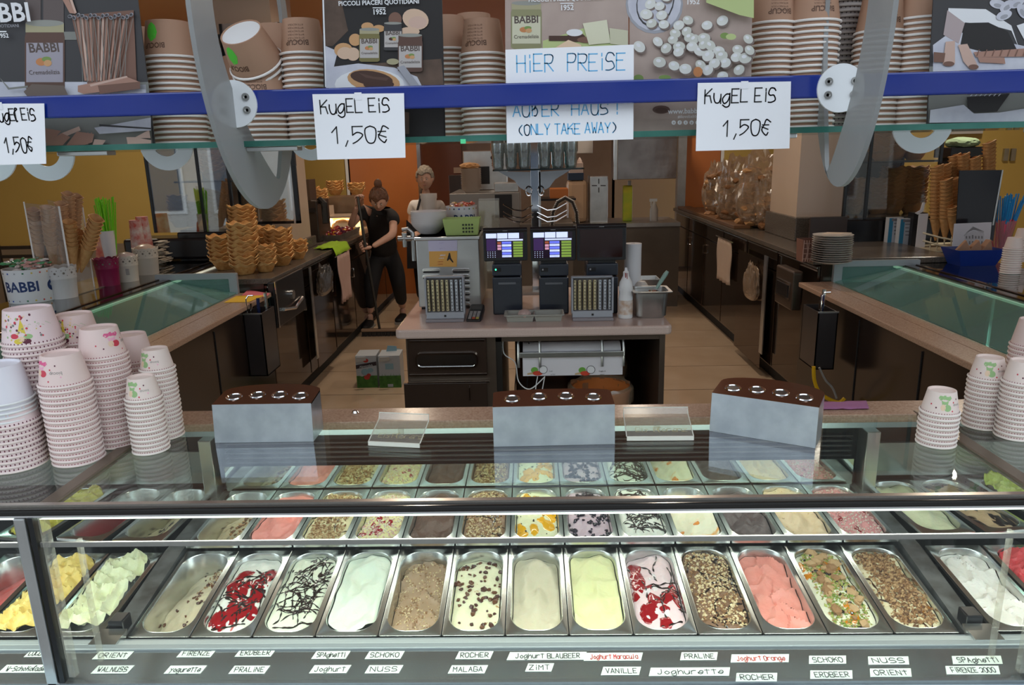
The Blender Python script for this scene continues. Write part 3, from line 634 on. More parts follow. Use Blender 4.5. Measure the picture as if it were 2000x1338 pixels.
# ---- flavour tags on the mirror rail
TAGS = {}
def tagpaper(txt, u, v, wpx, hpx=18, col='k', rot=0, tape=False):
    p = at(u, v, z=.452); wd = wpx*.00126; hh = .023
    sl = atan2(.022, .088)
    t = thing('flavour_tag', f'white paper flavour tag reading {txt} on the rail, '+('left' if u < 700 else 'middle' if u < 1400 else 'right')+' part', 'label', (p.x, p.y, .440+(p.y-1.495)*.25+.0012), (sl, 0, radians(rot)), 'handwritten flavour tags on the rail')
    obj('tag_paper', MB().prism([(-wd/2-.004, -hh/2), (wd/2-.004, -hh/2), (wd/2+.004, hh/2), (-wd/2+.004, hh/2)], 'z', 0, .0008), M('tag_paper_m', (.62, .66, .60), .6), t, local=True)
    n = sum(.55 if c in ' ,.!iIl' else 1 for c in txt); cw = wd*.84/(n*1.42)
    ls, _ = strokes(txt, -wd*.40, -hh*.28, hh*.56, cw)
    ink('lettering', ls, .0019, M('red_marker', (.55, .03, .03), .6) if col == 'r' else M('black_marker', (.015, .015, .015), .6), t, lambda x, z: Vector((x, z, .0012)), local=True)
for a in [('ORiENt', 222, 1286, 70), ('WALNUSS', 220, 1307, 72), ('FiRENZE', 385, 1283, 68), ('yogurette', 362, 1307, 72), ('ERDBEER', 500, 1282, 72), ('PRALiNE', 487, 1307, 70),
          ('SPAghetti', 647, 1285, 68), ('Joghurt', 645, 1306, 72), ('SCHOKO', 752, 1285, 70), ('NUSS', 750, 1306, 66), ('ROCHER', 927, 1285, 68), ('MALAGA', 914, 1306, 70),
          ('Joghurt BLAUBEER', 1068, 1286, 150), ('ZiMT', 1054, 1303, 50), ('Joghurt Maracuja', 1198, 1287, 110, 18, 'r'), ('VANiLLE', 1213, 1308, 72), ('PRALiNE', 1365, 1286, 70),
          ('Joghurette', 1347, 1309, 150), ('Joghurt Orange', 1484, 1289, 110, 18, 'r'), ('ROCHER', 1478, 1317, 76), ('SCHOKO', 1616, 1291, 70), ('ERDBEER', 1624, 1313, 78), ('NUSS', 1735, 1292, 76), ('ORiENt', 1740, 1310, 76),
          ('SPAghetti', 1908, 1291, 92), ('FiRENZE 2000', 1900, 1306, 98), ('COCCO', 75, 1283, 40), ('W-SchoKolade', 50, 1306, 92)]: tagpaper(*a)
# ================================================================ PAPER CUPS
def cup_wall(name, base, dots=0, dotc=(.35, .06, .09), R=.06, z0=.0075, dz=.0018):
    m = M(name, base, .62); n = m.node_tree.nodes; L = m.node_tree.links; b = n['Principled BSDF']
    if not dots: return m
    tc = n.new('ShaderNodeTexCoord'); sp = n.new('ShaderNodeSeparateXYZ'); L.new(tc.outputs['Object'], sp.inputs[0])
    def math_(op, a, b2=None, c=None):
        x = n.new('ShaderNodeMath'); x.operation = op
        for i, q in enumerate((a, b2, c)):
            if q is None: continue
            if isinstance(q, (int, float)): x.inputs[i].default_value = q
            else: L.new(q, x.inputs[i])
        return x.outputs[0]
    ang = math_('ARCTAN2', sp.outputs[1], sp.outputs[0]); s = math_('SINE', math_('MULTIPLY', ang, dots))
    dd = math_('ABSOLUTE', math_('SUBTRACT', sp.outputs[2], z0)); q = math_('ADD', math_('DIVIDE', dd, dz), math_('MULTIPLY', math_('SUBTRACT', 1, s), 1.6))
    k = math_('LESS_THAN', q, 1.0)
    x = n.new('ShaderNodeMixRGB'); L.new(k, x.inputs[0]); x.inputs[1].default_value = (*base, 1); x.inputs[2].default_value = (*dotc, 1); L.new(x.outputs[0], b.inputs['Base Color']); return m
def cup_kind(R, r, h, wall, rim):
    b = MB().lathe([(R-.0015, .002), (R, .002), (r+.0005, h-.002), (r, h), (r-.003, h), (r-.004, h-.006), (0, h-.006)], 32, cap=False).mesh('paper_cup', wall, True)
    q = MB().lathe([(R-.001, .001), (R+.001, 0), (R+.0035, .001), (R+.0042, .003), (R+.0035, .005), (R+.0005, .0062)], 32, cap=False).mesh('rolled_rim', rim, True)
    return dict(R=R, r=r, h=h, body=b, rim=q)
PK = (.80, .62, .58)
PINKRIM = M('pink_cup_rim', (.84, .70, .66), .5); WRIM = M('white_cup_rim', (.88, .83, .79), .5)
KB = cup_kind(.062, .047, .083, cup_wall('pink_cup_dotted', PK, 52), PINKRIM)
KA = cup_kind(.074, .058, .095, cup_wall('pink_cup_large_dotted', (.82, .66, .66), 46, (.13, .015, .03), z0=.0085, dz=.0026), PINKRIM)
KS = cup_kind(.046, .034, .062, cup_wall('pink_cup_small_dotted', (.80, .66, .60), 44, (.33, .10, .12)), M('cream_cup_rim', (.84, .75, .69), .5))
KW = cup_kind(.072, .056, .098, M('white_cup_wall', (.78, .76, .82), .6), WHITE)
KT = cup_kind(.064, .050, .086, M('brown_cup_wall', (.44, .255, .165), .7), WRIM)
KM = cup_kind(.054, .043, .082, M('brown_cup_wall'), WRIM)
KG = cup_kind(.050, .040, .085, cup_wall('grey_dotted_cup', (.36, .31, .29), 30, (.05, .04, .04), z0=.012, dz=.003), M('grey_cup_rim', (.42, .37, .34), .6))
def one_cup(K, loc, rot, label, group):
    o = bpy.data.objects.new('brown_paper_cup' if K in (KT, KM) else 'pink_paper_cup' if K in (KA, KB, KS) else 'paper_cup', K['body']); COL.objects.link(o); o.location = loc; o.rotation_euler = rot
    q = bpy.data.objects.new('rolled_rim', K['rim']); COL.objects.link(q); q.parent = o
    return tag(o, label, 'paper cup', group)
def cupmap(K, a0=0, off=.0004):
    """(s,t) in metres round and up the cup wall, right way up seen from outside"""
    def T(s, t):
        k = min(max(t/K['h'], 0), 1); rr = K['R']+(K['r']-K['R'])*k+off; a = -pi/2+a0+s/K['R']
        return Vector((rr*cos(a), rr*sin(a), t))
    return T
def ell(cx, cy, rx, ry=None, n=16, rot=0):
    ry = ry or rx; return [(cx+rx*cos(2*pi*i/n)*cos(rot)-ry*sin(2*pi*i/n)*sin(rot), cy+rx*cos(2*pi*i/n)*sin(rot)+ry*sin(2*pi*i/n)*cos(rot)) for i in range(n)]
def curved_poly(mb, poly, T, m):
    c = (sum(p[0] for p in poly)/len(poly), sum(p[1] for p in poly)/len(poly)); n = len(poly)
    mb.add([T(*c)]+[T((p[0]+c[0])/2, (p[1]+c[1])/2) for p in poly]+[T(*p) for p in poly],
           [(0, 1+i, 1+(i+1) % n) for i in range(n)]+[(1+i, 1+n+i, 1+n+(i+1) % n, 1+(i+1) % n) for i in range(n)], m)
PR = [M('print_pink', (.75, .12, .28), .6), M('print_red', (.62, .05, .08), .6), M('print_green', (.32, .50, .22), .6), M('print_cream', (.82, .60, .42), .6), M('print_grey', (.22, .22, .20), .6),
      M('print_yellow', (.70, .55, .06), .6), M('print_dark', (.12, .02, .04), .6), M('print_palepink', (.85, .42, .55), .6), M('print_leaf', (.10, .62, .05), .6), M('print_brown', (.12, .055, .03), .6)]
def pink_print(o, K, kind, a0):
    T = cupmap(K, a0); mb = MB(); h = K['h']; s = K['R']/.062
    if kind == 'fruit':
        rnd = random.Random(int(a0*100)+3)
        for i in range(46):
            a, b = rnd.uniform(-.045, .045), rnd.uniform(.018, h-.008); curved_poly(mb, ell(a*s, b, rnd.uniform(.0015, .004)), T, rnd.choice([1, 1, 2, 3, 5, 6, 4, 3]))
        curved_poly(mb, [(-.008*s, .035), (.010*s, .035), (.006*s, .06), (.001, .074), (-.003*s, .06)], T, 5)
        for a, b, c in ((-.016, .030, 1), (.0, .022, 3), (.014, .028, 2), (.010, .016, 6), (-.008, .016, 5)): curved_poly(mb, ell(a*s, b, .0095*s, .007), T, c)
        for k in range(5):
            pts = [(-.04*s+.02*k*s, .045+.01*sin(k*2)), (-.02*s+.02*k*s, .060), (-.0*s+.018*k*s, .052)]
            for i in range(2): mb.add([T(*pts[i]), T(*pts[i+1]), T(pts[i+1][0], pts[i+1][1]+.001), T(pts[i][0], pts[i][1]+.001)], [(0, 1, 2, 3)], 2)
    else:
        f = {'g': 2, 'r': 1, 'p': 0}[kind]; top = h*.78
        curved_poly(mb, [(-.026*s, top), (-.022*s, top+.006), (0, top+.008), (.022*s, top+.006), (.026*s, top), (.018*s, top-.006), (0, top-.003), (-.018*s, top-.006)], T, 0 if kind != 'g' else 2)
        curved_poly(mb, [(-.014*s, top-.006), (.014*s, top-.006), (.010*s, top-.018), (-.010*s, top-.018)], T, 7 if kind != 'g' else 2)
        curved_poly(mb, ell(-.006*s, top-.024, .009*s, .0085), T, 3); curved_poly(mb, ell(.010*s, top-.025, .013*s, .009), T, f if f else 1)
        for a, b, c in ((-.03, .030, 6), (.034, .05, 1), (.028, .020, 1), (.062, .03, 7), (.05, .060, 6), (-.05, .04, 1)): curved_poly(mb, ell(a*s, b*h/.083, .0022), T, c)
    put_type(mb, 'biocup', .013*s, lambda x, z: T((.100 if kind != 'fruit' else -.110)*s-x, h*.95-z), (.050 if kind != 'fruit' else -.055)*s, h*.42, 4)
    # print stands upside down on an upturned cup
    return obj('cup_print', mb, PR, o, local=True)
def upside(T, hh): return lambda x, z: T(-x, hh-z)
def brown_print(o, K, a0, leaf):
    T = cupmap(K, a0); mb = MB(); h = K['h']; U = upside(T, h)
    put_type(mb, 'BIOCUP', .017, U, 0, h*.62, 9, True)
    if leaf:
        curved_poly(mb, [(-.022, h*.55), (-.010, h*.42), (.004, h*.48), (.010, h*.66), (.004, h*.84), (-.008, h*.93), (-.020, h*.86), (-.026, h*.70)], lambda a, b: T(a+.002, b), 8)
    else:
        for k in range(6): put_type(mb, 'BITTE RECYCELN', .0058, U, .002, h*.18+k*.0075, 9)
    return obj('cup_print', mb, PR, o, local=True)
def stack(K, x, y, z0, n, pitch, where, colour, group, prt=None, a0=0, lean=0):
    o = None
    for k in range(n):
        top = k == n-1
        lab = (f'topmost {colour} cup of {where}' if top else f'{colour} cup, {ordn(n-k)} from top in {where}')
        o = one_cup(K, (x+lean*k*.001+random.uniform(-.0006, .0006), y+random.uniform(-.0006, .0006), z0+k*pitch), (0, 0, random.uniform(0, 6) if not top else 0), lab, None if top else group)
    if prt: prt(o)
    return z0+(n-1)*pitch+K['h']
def ordn(n): return ['', '', 'second', 'third', 'fourth', 'fifth', 'sixth', 'seventh', 'eighth', 'ninth', 'tenth', 'eleventh', 'twelfth'][n] if n < 13 else f'{n}'+('th' if n % 100 in (11, 12, 13) else {1: 'st', 2: 'nd', 3: 'rd'}.get(n % 10, 'th'))
def pstack(K, u, v, vtop, pitch, where, colour, group, z0=.8708, prt=None, lean=0, dy=0):
    p = at(u, v, z=z0); p.y += K['R']*.9+dy; p.x = at(u, v, y=p.y).x
    zt = at(u, vtop, y=p.y).z; n = max(3, round((zt-z0-K['h'])/pitch)+1)
    stack(K, p.x, p.y, z0, n, pitch, where, colour, group, prt, lean=lean); return p, n
pp = lambda K, k, a: (lambda o: pink_print(o, K, k, a))
def atop(K, x, y, n0z, n, pitch, where, prt=None): pass
# left cluster
p, n = pstack(KA, 38, 925, 760, .0135, 'the wide stack at the far left', 'large pink dotted', 'large pink cups in the leftmost stack')
zt = .8708+(n)*.0135
stack(KW, p.x-.004, p.y, zt, 5, .012, 'the leftmost stack', 'plain white', 'white cups crowning the leftmost stack')
pstack(KA, 108, 893, 603, .0135, 'the tall fruit-printed back stack', 'large pink', 'large pink cups in the tall stack behind', prt=pp(KA, 'fruit', .25), dy=.02)
pstack(KB, 188, 872, 610, .0135, 'the shorter fruit-printed stack', 'pink', 'pink cups in the second fruit-printed stack', prt=pp(KB, 'fruit', -.1), dy=.06)
pstack(KB, 158, 912, 688, .0137, 'the second stack from the left', 'pink dotted', 'pink cups in the front stack', prt=pp(KB, 'r', -.55))
pstack(KB, 232, 877, 641, .0137, 'the tall stack behind the two front ones', 'pink dotted', 'pink cups in the tall middle stack', prt=pp(KB, 'r', 1.1))
pstack(KB, 283, 858, 650, .0137, 'the half-hidden stack at left', 'cream-pink', 'pink cups in the half-hidden stack', dy=.07)
pstack(KS, 298, 889, 736, .0128, 'the short front stack at left', 'small cream-pink', 'small cups in the short left stack', prt=pp(KS, 'g', -.2))
pstack(KS, 328, 860, 676, .0128, 'the slim taller stack at left', 'small cream-pink', 'small cups in the taller left stack', prt=pp(KS, 'g', -.45))
# right cluster
pstack(KS, 1826, 877, 757, .0128, 'the lone right stack', 'small cream', 'small cups in the lone right stack', prt=pp(KS, 'g', -.25))
pstack(KS, 1914, 841, 695, .0128, 'the middle right stack', 'small pink', 'small cups in the middle right stack', prt=pp(KS, 'g', -.5))
pstack(KS, 1978, 865, 702, .0128, 'the stack at the right edge', 'small pink', 'small cups in the right edge stack', prt=pp(KS, 'r', -.1), dy=.01)
pstack(KB, 2000, 800, 626, .0137, 'the taller stack behind at the right edge', 'larger pink', 'larger cups behind the right edge stack', prt=pp(KB, 'r', -.1), dy=.02)
pstack(KS, 1972, 536, 462, .012, 'the low stack beside the blue tray', 'pale dotted', 'cups beside the blue tray', z0=.964)
pstack(KS, 1990, 520, 448, .012, 'the rear stack by the blue tray', 'pale dotted', 'cups behind the ones beside the blue tray', z0=.964, dy=.15)
# ================================================================ GLASS SHELF, BLUE BAR
ZS = 1.6975
t = thing('glass_shelf', 'long green-edged glass shelf carrying paper cups and posters', 'shelf', (0, 1.9, ZS))
obj('shelf_glass', MB().box(-2.2, 2.2, 1.757, 2.12, ZS-.0125, ZS-.0005), glass('shelf_pane', (.88, .97, .93), .8, .02, .02), t)
obj('green_edge', MB().box(-2.2, 2.2, 1.750, 1.757, ZS-.0135, ZS-.0005), M('green_glass_edge', (.015, .10, .075), .15, noise=6, col2=(.06, .20, .16)), t)
for x in (-.60, .55, -1.05, 1.2): obj('clamp_strip', MB().box(x-.06, x+.06, 1.76, 1.80, ZS-.024, ZS-.0135), STEEL, t, bevel=.002)
for k, (u, zc_, r_) in enumerate(((88, 1.690, .077), (325, 1.706, .073), (-25, 1.69, .077), (607, 1.706, .056), (1797, 1.708, .078))):
    p = at(u, 280, y=2.02); obj('white_ring', MB().ring(circ(r_, 40, p.x, zc_), circ(r_*.5, 40, p.x, zc_), 'y', 2.015, 2.021), M('white_enamel', (.82, .86, .92), .35), t)  # flat white rings set at the rear of the shelf
t = thing('blue_bar', 'glossy royal blue metal bar running in front of the glass shelf', 'bar', (0, 1.74, 1.757))
obj('bar_body', MB().box(-2.3, 2.3, 1.722, 1.744, 1.757, 1.806), M('royal_blue_lacquer', (.005, .025, .24), .09, .0, spec=.7), t, bevel=.004)
for k in (-1.4, 1.4): obj('bar_stay', MB().box(k-.01, k+.01, 1.743, 1.749, ZS-.004, 1.78), M('royal_blue_lacquer'), t)
PLATE = glass('frosted_grey_plate', (.7, .7, .7), 1.2, .3, .60, (.42, .43, .43))
for k, (x, cy, ry, cz, rz, hy, hry, hz, hrz, sd) in enumerate(((-.665, 1.865, .315, 1.95, .415, 1.895, .235, 1.97, .365, 'left'), (.69, 1.70, .19, 1.95, .385, 1.735, .115, 1.97, .375, 'right'))):
    t = thing('shelf_support_plate', f'tall grey oval plate with a cut-out carrying the glass shelf on the {sd}', 'support plate', (x, cy, cz-rz))
    obj('plate', MB().ring(circ(ry, 64, cy, cz, rz), [(hy+hry*(cos(2*pi*i/64)*(1-.62*max(0, -sin(2*pi*i/64))**2)+.30*max(0, -sin(2*pi*i/64))**3), hz+hrz*sin(2*pi*i/64)) for i in range(64)], 'x', x-.005, x+.005), PLATE, t, smooth=True)
    bx = at(457 if k == 0 else 1643, 203 if k == 0 else 172, y=1.716)
    obj('bolted_disc', MB().lathe([(0, 0), (.051, 0), (.051, .006), (0, .006)], 40, T=Matrix.Translation((bx.x, 1.722, bx.z)) @ Matrix.Rotation(pi/2, 4, 'X')), M('white_disc', (.80, .82, .84), .35), t, smooth=True)
    for dx in (-.028, .028):
        for dz in (-.014, .014):
            b2 = obj('bolt', MB().lathe([(.0028, 0), (.0028, .001), (.0045, .003), (.0085, .003), (.0085, 0)], 16, T=Matrix.Translation((bx.x+dx, 1.716, bx.z+dz)) @ Matrix.Rotation(pi/2, 4, 'X')), STEELD, t, smooth=True)
# brown cups on the shelf
def bst(K, u, w, vtop, where, y=None, prt=None, col='brown', n=None):
    y = y or 1.91; x = at(u, 200, y=y).x; zt = at(u, vtop, y=y).z; n = n or max(2, round((zt-ZS-K['h'])/.0125)+1)
    stack(K, x, y, ZS, n, .0125, where, col, f'brown cups in {where}' if col == 'brown' else f'dotted cups in {where}', prt); return x, y, n
bp = lambda K, a, lf: (lambda o: brown_print(o, K, a, lf))
bst(KM, 288, 0, 55, 'the stack half hidden by the left poster', 2.03)
bst(KT, 347, 0, 46, 'the full stack right of the left poster', prt=bp(KT, -.25, True))
bst(KM, 402, 0, 60, 'the stack left of left plate', 2.03)
bst(KM, 478, 0, 110, 'the stack behind left plate', 2.04)
x, y, n = bst(KT, 517, 0, 125, 'the stack under three tipped cups', prt=bp(KT, 0, False))
for k in range(3):
    o = one_cup(KT, (x-.004-k*.001, y+.010-k*.010, ZS+n*.0125+.050+k*.011), (radians(40), radians(-10), 0), 'tipped ' + ('topmost brown paper cup with a green leaf, its white base showing' if k == 2 else 'brown paper cup nested under the top one with the green leaf'), None if k == 2 else 'tipped brown cups')
    if k == 2:
        brown_print(o, KT, -.5, True); obj('white_base', MB().lathe([(0, KT['h']-.002), (KT['r']-.003, KT['h']-.002)], 32, cap=False), WHITE, o, local=True)
bst(KM, 548, 0, 45, 'the rear stack behind the tipped cups', 2.04)
bst(KM, 602, 0, 40, 'the stack left of the bread poster', prt=bp(KM, 0, False))
bst(KM, 878, 0, 30, 'the stack right behind the bread poster', 2.0)
bst(KM, 946, 0, 38, 'the stack left of the blue lettering', prt=bp(KM, -.3, False))
bst(KM, 930, 0, 32, 'the rear stack between middle posters', 2.05)
bst(KM, 1498, 0, -25, 'the stack right of the almond poster', prt=bp(KM, .1, False))
bst(KT, 1574, 0, -30, 'the wide stack left of right plate', prt=bp(KT, .1, False))
bst(KG, 1632, 0, -60, 'the stack behind right plate', 2.02, col='grey dotted')
bst(KM, 1660, 0, -40, 'the rear stack at right plate', 2.05)
bst(KM, 1705, 0, -10, 'the stack right of right plate', prt=bp(KM, 0, False))
bst(KT, 1783, 0, -28, 'the wide stack left of the book poster', prt=bp(KT, .9, False))
# ================================================================ POSTERS
YP = 1.80
def poster(label, pts, bgm):
    """pts: four corners in the poster plane"""
    q = [at(u, v, y=YP) for u, v in pts]; c = sum(q, Vector())/4; c.z = min(p.z for p in q)
    t = thing('poster', label, 'poster', c)
    obj('poster_board', MB().prism([(p.x, p.z) for p in q], 'y', YP, YP+.003), bgm, t); return t
class Art:
    def __init__(s, par, y=YP): s.mb = MB(); s.p = par; s.mats = []; s.k = 0; s.y = y
    def mi(s, m):
        if m not in s.mats: s.mats.append(m)
        return s.mats.index(m)
    def poly(s, m, pts): s.k += 1; y = s.y-.00012*s.k-.0003; s.mb.add([Vector((at(u, v, y=s.y).x, y, at(u, v, y=s.y).z)) for u, v in pts], [tuple(range(len(pts)))], s.mi(m)); return s
    def el(s, m, cx, cy, rx, ry=None, rot=0, n=20): return s.poly(m, ell(cx, cy, rx, ry, n, rot))
    def box(s, m, a, b, c, d): return s.poly(m, [(a, b), (c, b), (c, d), (a, d)])
    def text(s, m, tx, u, v, px, bold=False, sx=1):
        s.k += 1; y = s.y-.00012*s.k-.0003; k = YP*.97/FL; p = at(u, v, y=s.y)
        put_type(s.mb, tx, px*k*1.35, lambda a, b: Vector((p.x+a, y, p.z+b)), 0, 0, s.mi(m), bold, sx=sx); return s
    def done(s, nm='poster_print'): return obj(nm, s.mb, s.mats, s.p)
def pm(n, c, **k): return M('print_'+n, c, .45, **k)
BK = pm('charcoal', (.045, .042, .045)); BK2 = pm('night', (.016, .013, .013)); WD = pm('oak', (.40, .30, .26), noise=8, col2=(.50, .39, .34)); WDD = pm('dark_oak', (.075, .045, .03), noise=20, col2=(.14, .085, .06))
PW = pm('white', (.80, .80, .82)); PL = pm('linen', (.52, .52, .60), noise=20, col2=(.66, .66, .72)); GL = pm('gold_lid', (.40, .36, .22)); JR = pm('jar_brown', (.11, .055, .04)); LB = pm('jar_label', (.50, .46, .44)); TX = pm('text_brown', (.10, .07, .06))
WF = pm('wafer', (.42, .23, .17)); WFL = pm('wafer_light', (.62, .42, .34)); WFD = pm('wafer_dark', (.20, .10, .07)); NU = pm('nut_orange', (.55, .22, .08)); GN = pm('leafgreen', (.20, .30, .08)); LG = pm('lightgreen', (.50, .58, .25)); CR = pm('cream', (.72, .66, .45)); CRE2 = pm('cheese', (.72, .70, .52)); PCH = pm('chocolate', (.07, .03, .02)); GG = pm('grey', (.22, .22, .24)); SH = pm('soft_grey', (.36, .36, .40)); OR = pm('bread', (.60, .33, .15)); BR = pm('bread_white', (.66, .46, .33))
def jar(a, x, y, w, h, lid, body, lab, txt=True, nut=NU):
    a.poly(body, [(x-w*.46, y-h*.42), (x+w*.46, y-h*.42), (x+w*.5, y-h*.3), (x+w*.5, y+h*.46), (x+w*.4, y+h*.5), (x-w*.4, y+h*.5), (x-w*.5, y+h*.46), (x-w*.5, y-h*.3)])
    a.box(lid, x-w*.48, y-h*.52, x+w*.48, y-h*.38); a.el(pm('lid_top', (.30, .30, .27)), x, y-h*.52, w*.48, h*.05)
    a.box(lab, x-w*.46, y-h*.22, x+w*.46, y+h*.38)
    a.text(TX, 'BABBI', x, y-h*.08, w*.22, True); a.el(nut, x-w*.08, y+h*.07, w*.14, h*.06); a.el(GN, x+w*.05, y+h*.03, w*.12, h*.04); a.el(OR, x+w*.08, y+h*.09, w*.10, h*.05)
    a.text(TX, 'Cremadelizia', x, y+h*.26, w*.11)
# poster 1
t = poster('dark poster of a labelled jar and rolled wafers in a wire basket, far left', [(-90, 300), (303, 285), (262, -60), (-90, -60)], BK); a = Art(t)
a.poly(GG, [(-80, 295), (298, 282), (290, 160), (-80, 175)]); a.poly(SH, [(-80, 190), (285, 165), (288, 205), (-80, 215)]); a.poly(PL, [(0, 160), (170, 160), (285, 175), (285, 190), (0, 200)])
a.box(pm('shadow_jar', (.12, .09, .085)), 50, -40, 80, 50); a.box(pm('shadow_jar', (.12, .09, .085)), 85, -40, 125, 50); a.poly(GG, [(110, 62), (150, 62), (150, 78), (110, 78)])
jar(a, 88, 112, 78, 128, GL, JR, pm('label_dim', (.36, .33, .38)))
rnd = random.Random(4)
a.poly(WFD, [(140, 30), (262, 20), (268, 160), (172, 165)])
for k in range(13): u = 150+k*8.5; a.poly(rnd.choice([WF, WFD, WFL]), [(u, 34+rnd.uniform(-3, 8)), (u+4, 32), (u*.6+76+4, 158), (u*.6+76, 158)])
a.poly(WF, [(108, -30), (122, -30), (150, 28), (138, 26)]).poly(WFL, [(126, -30), (133, -30), (152, 26), (148, 26)])
for k in range(9): u = 146+k*13; a.poly(GG, [(u, 36), (u+1.2, 36), (u*.7+72, 160), (u*.7+71, 160)]); a.poly(GG, [(u+12, 36), (u+13, 36), (u*.7+62, 160), (u*.7+61, 160)])
for k in range(16): a.el(SH, 140+k*8, 33+3*sin(k*2), 4.5, 3.5, k); 
for k in range(16): a.el(BK, 140+k*8, 33+3*sin(k*2), 3, 2.2, k)
a.poly(WF, [(157, 168), (250, 150), (275, 160), (275, 172), (168, 184), (157, 180)]).poly(WFL, [(180, 166), (252, 149), (254, 152), (182, 170)]).poly(WFD, [(196, 168), (278, 160), (278, 174), (200, 184)])
a.poly(GG, [(5, 152), (24, 172), (60, 168), (60, 172), (22, 176)]).poly(pm('brownpack', (.15, .11, .09)), [(52, 180), (68, 165), (130, 168), (138, 186), (60, 190)])
a.text(PW, 'BABBI', 8, 44, 34, True); a.text(SH, 'PICCOLI PIACERI QUOTIDIANI', -12, 56, 6); a.box(PW, -10, 11, 14, 15).box(PW, 4, 62, 19, 64.5); a.text(PW, '1952', 13, 75, 8, True)
for q in ([(90, 250), (125, 256), (105, 280), (88, 280)], [(122, 262), (160, 247), (163, 255), (130, 268)], [(100, 278), (126, 260), (143, 268), (128, 284), (96, 284)], [(135, 284), (156, 257), (189, 262), (186, 278), (172, 283)], [(190, 272), (212, 274), (205, 284), (186, 284)], [(266, 270), (296, 254), (299, 270)], [(252, 268), (268, 268), (300, 274), (300, 284), (255, 284)]): a.poly(rnd.choice([WFL, WF]), q)
for k in range(5): a.poly(WF, [(140+k*9, 282), (142+k*9, 282), (158+k*7, 259), (156+k*7, 259)])
a.poly(PL, [(190, 250), (300, 230), (300, 255), (200, 262)]).poly(BK, [(200, 243), (300, 250), (300, 253), (200, 247)])
a.done()
# poster 2
t = poster('dark poster of bread slices and spread jars behind the first price sign', [(634, 272), (870, 270), (862, -60), (628, -60)], BK2); a = Art(t)
a.poly(WDD, [(640, 130), (862, 115), (868, 180), (640, 180)]).poly(WDD, [(632, -50), (655, -50), (680, 60), (650, 90), (634, 90)]).poly(PW, [(628, -60), (631, -60), (638, 170), (635, 170)])
a.poly(PL, [(636, 90), (660, 100), (640, 180), (637, 180)]).poly(PL, [(640, 132), (700, 124), (770, 132), (815, 150), (830, 180), (640, 180)]).el(PW, 722, 165, 68, 30)
a.el(OR, 730, 158, 52, 22, .15).el(PCH, 726, 153, 42, 14, .15).el(CHOC if 0 else PCH, 740, 165, 30, 10).poly(JR, [(700, 142), (730, 150), (760, 152), (755, 158), (715, 152)])
a.el(OR, 671, 98, 18, 14).el(BR, 674, 104, 15, 12).el(BR, 690, 106, 13, 13).el(OR, 694, 78, 12, 12).el(OR, 718, 52, 12, 8).el(OR, 740, 56, 12, 7).el(WFD, 772, 38, 13, 14).el(BR, 812, 38, 26, 20, .3).el(WFL, 816, 44, 18, 12).el(BR, 800, 62, 20, 9)
jar(a, 722, 90, 40, 62, GL, pm('jar_pist', (.20, .17, .06)), LB); jar(a, 768, 73, 36, 52, BK, BK, LB, nut=PCH); jar(a, 802, 106, 48, 70, JR, JR, LB)
a.poly(SH, [(776, 132), (790, 128), (820, 168), (806, 172)]).el(GL, 768, 121, 12, 6)
a.box(BK2, 640, 180, 868, 270).poly(WDD, [(755, 215), (800, 220), (800, 262), (760, 262)])
a.text(PW, 'BABBI', 743, -14, 30, True); a.text(PW, 'PICCOLI PIACERI QUOTIDIANI', 741, 10, 8.2, True); a.box(PW, 729, 15.5, 754, 17.2); a.text(PW, '1952', 742, 29, 9.5, True)
a.done()
# poster 3
t = poster('pale wood poster of a walnut cream jar above the blue handwritten sign', [(988, 270), (1228, 268), (1227, -60), (986, -60)], WD); a = Art(t)
a.poly(LG, [(1060, 80), (1140, 55), (1200, 70), (1226, 95), (1060, 95)])
jar(a, 1028, 52, 60, 88, GL, pm('jar_green', (.28, .27, .14)), pm('label_cream', (.62, .60, .44)))
a.box(PCH, 1072, 70, 1125, 80).el(PCH, 1125, 73, 18, 9).el(PW, 1122, 64, 16, 7).el(WFD, 1145, 78, 18, 6).poly(CR, [(1085, 93), (1110, 78), (1135, 88), (1135, 93)])
a.poly(CRE2, [(1138, 46), (1185, 39), (1192, 84), (1150, 88)]).poly(pm('cheese_shade', (.60, .58, .42)), [(1190, 55), (1226, 60), (1226, 90), (1192, 86)])
a.text(PW, 'PICCOLI PIACERI QUOTIDIANI', 1105, 2, 7.5, True).box(PW, 1094, 6, 1120, 8).text(PW, '1952', 1107, 20, 9.5, True)
a.done()
# poster 4
t = poster('pale wood poster scattered with white sugared almonds', [(1229, 268), (1466, 262), (1470, -60), (1230, -60)], WD); a = Art(t)
a.el(SH, 1278, 8, 56, 58).el(PL, 1278, 6, 52, 54).el(BK, 1280, 4, 36, 50, .3).el(PL, 1280, 2, 34, 48, .3)
AL = [pm('almond', (.62, .62, .56)), pm('almond_light', (.72, .72, .68))]; ALS = pm('almond_shade', (.20, .15, .13))
for (x, y) in [(1270, 8), (1288, 12), (1262, 28), (1292, 30), (1272, 46), (1296, 48), (1300, -6), (1343, 40), (1325, 50), (1380, 50), (1410, 41), (1340, 62), (1318, 66), (1284, 82), (1300, 95), (1248, 92), (1313, 78), (1325, 92), (1324, 102), (1345, 74), (1354, 78), (1350, 92), (1366, 100), (1373, 76), (1372, 88), (1385, 90), (1402, 101), (1381, 110), (1407, 110), (1414, 124), (1393, 125), (1366, 128), (1380, 138), (1438, 98), (1435, 113), (1458, 78), (1452, 115), (1440, 138), (1286, 123), (1314, 130), (1336, 136), (1408, 150), (1460, 100)]:
    r = rnd.uniform(10, 12.5); q = rnd.uniform(-.8, .8); a.el(ALS, x+2.5, y+3, r*1.02, r*.85, q); a.el(rnd.choice(AL), x, y, r, r*.82, q); a.el(PW, x-2, y-3, r*.4, r*.28, q, 10)
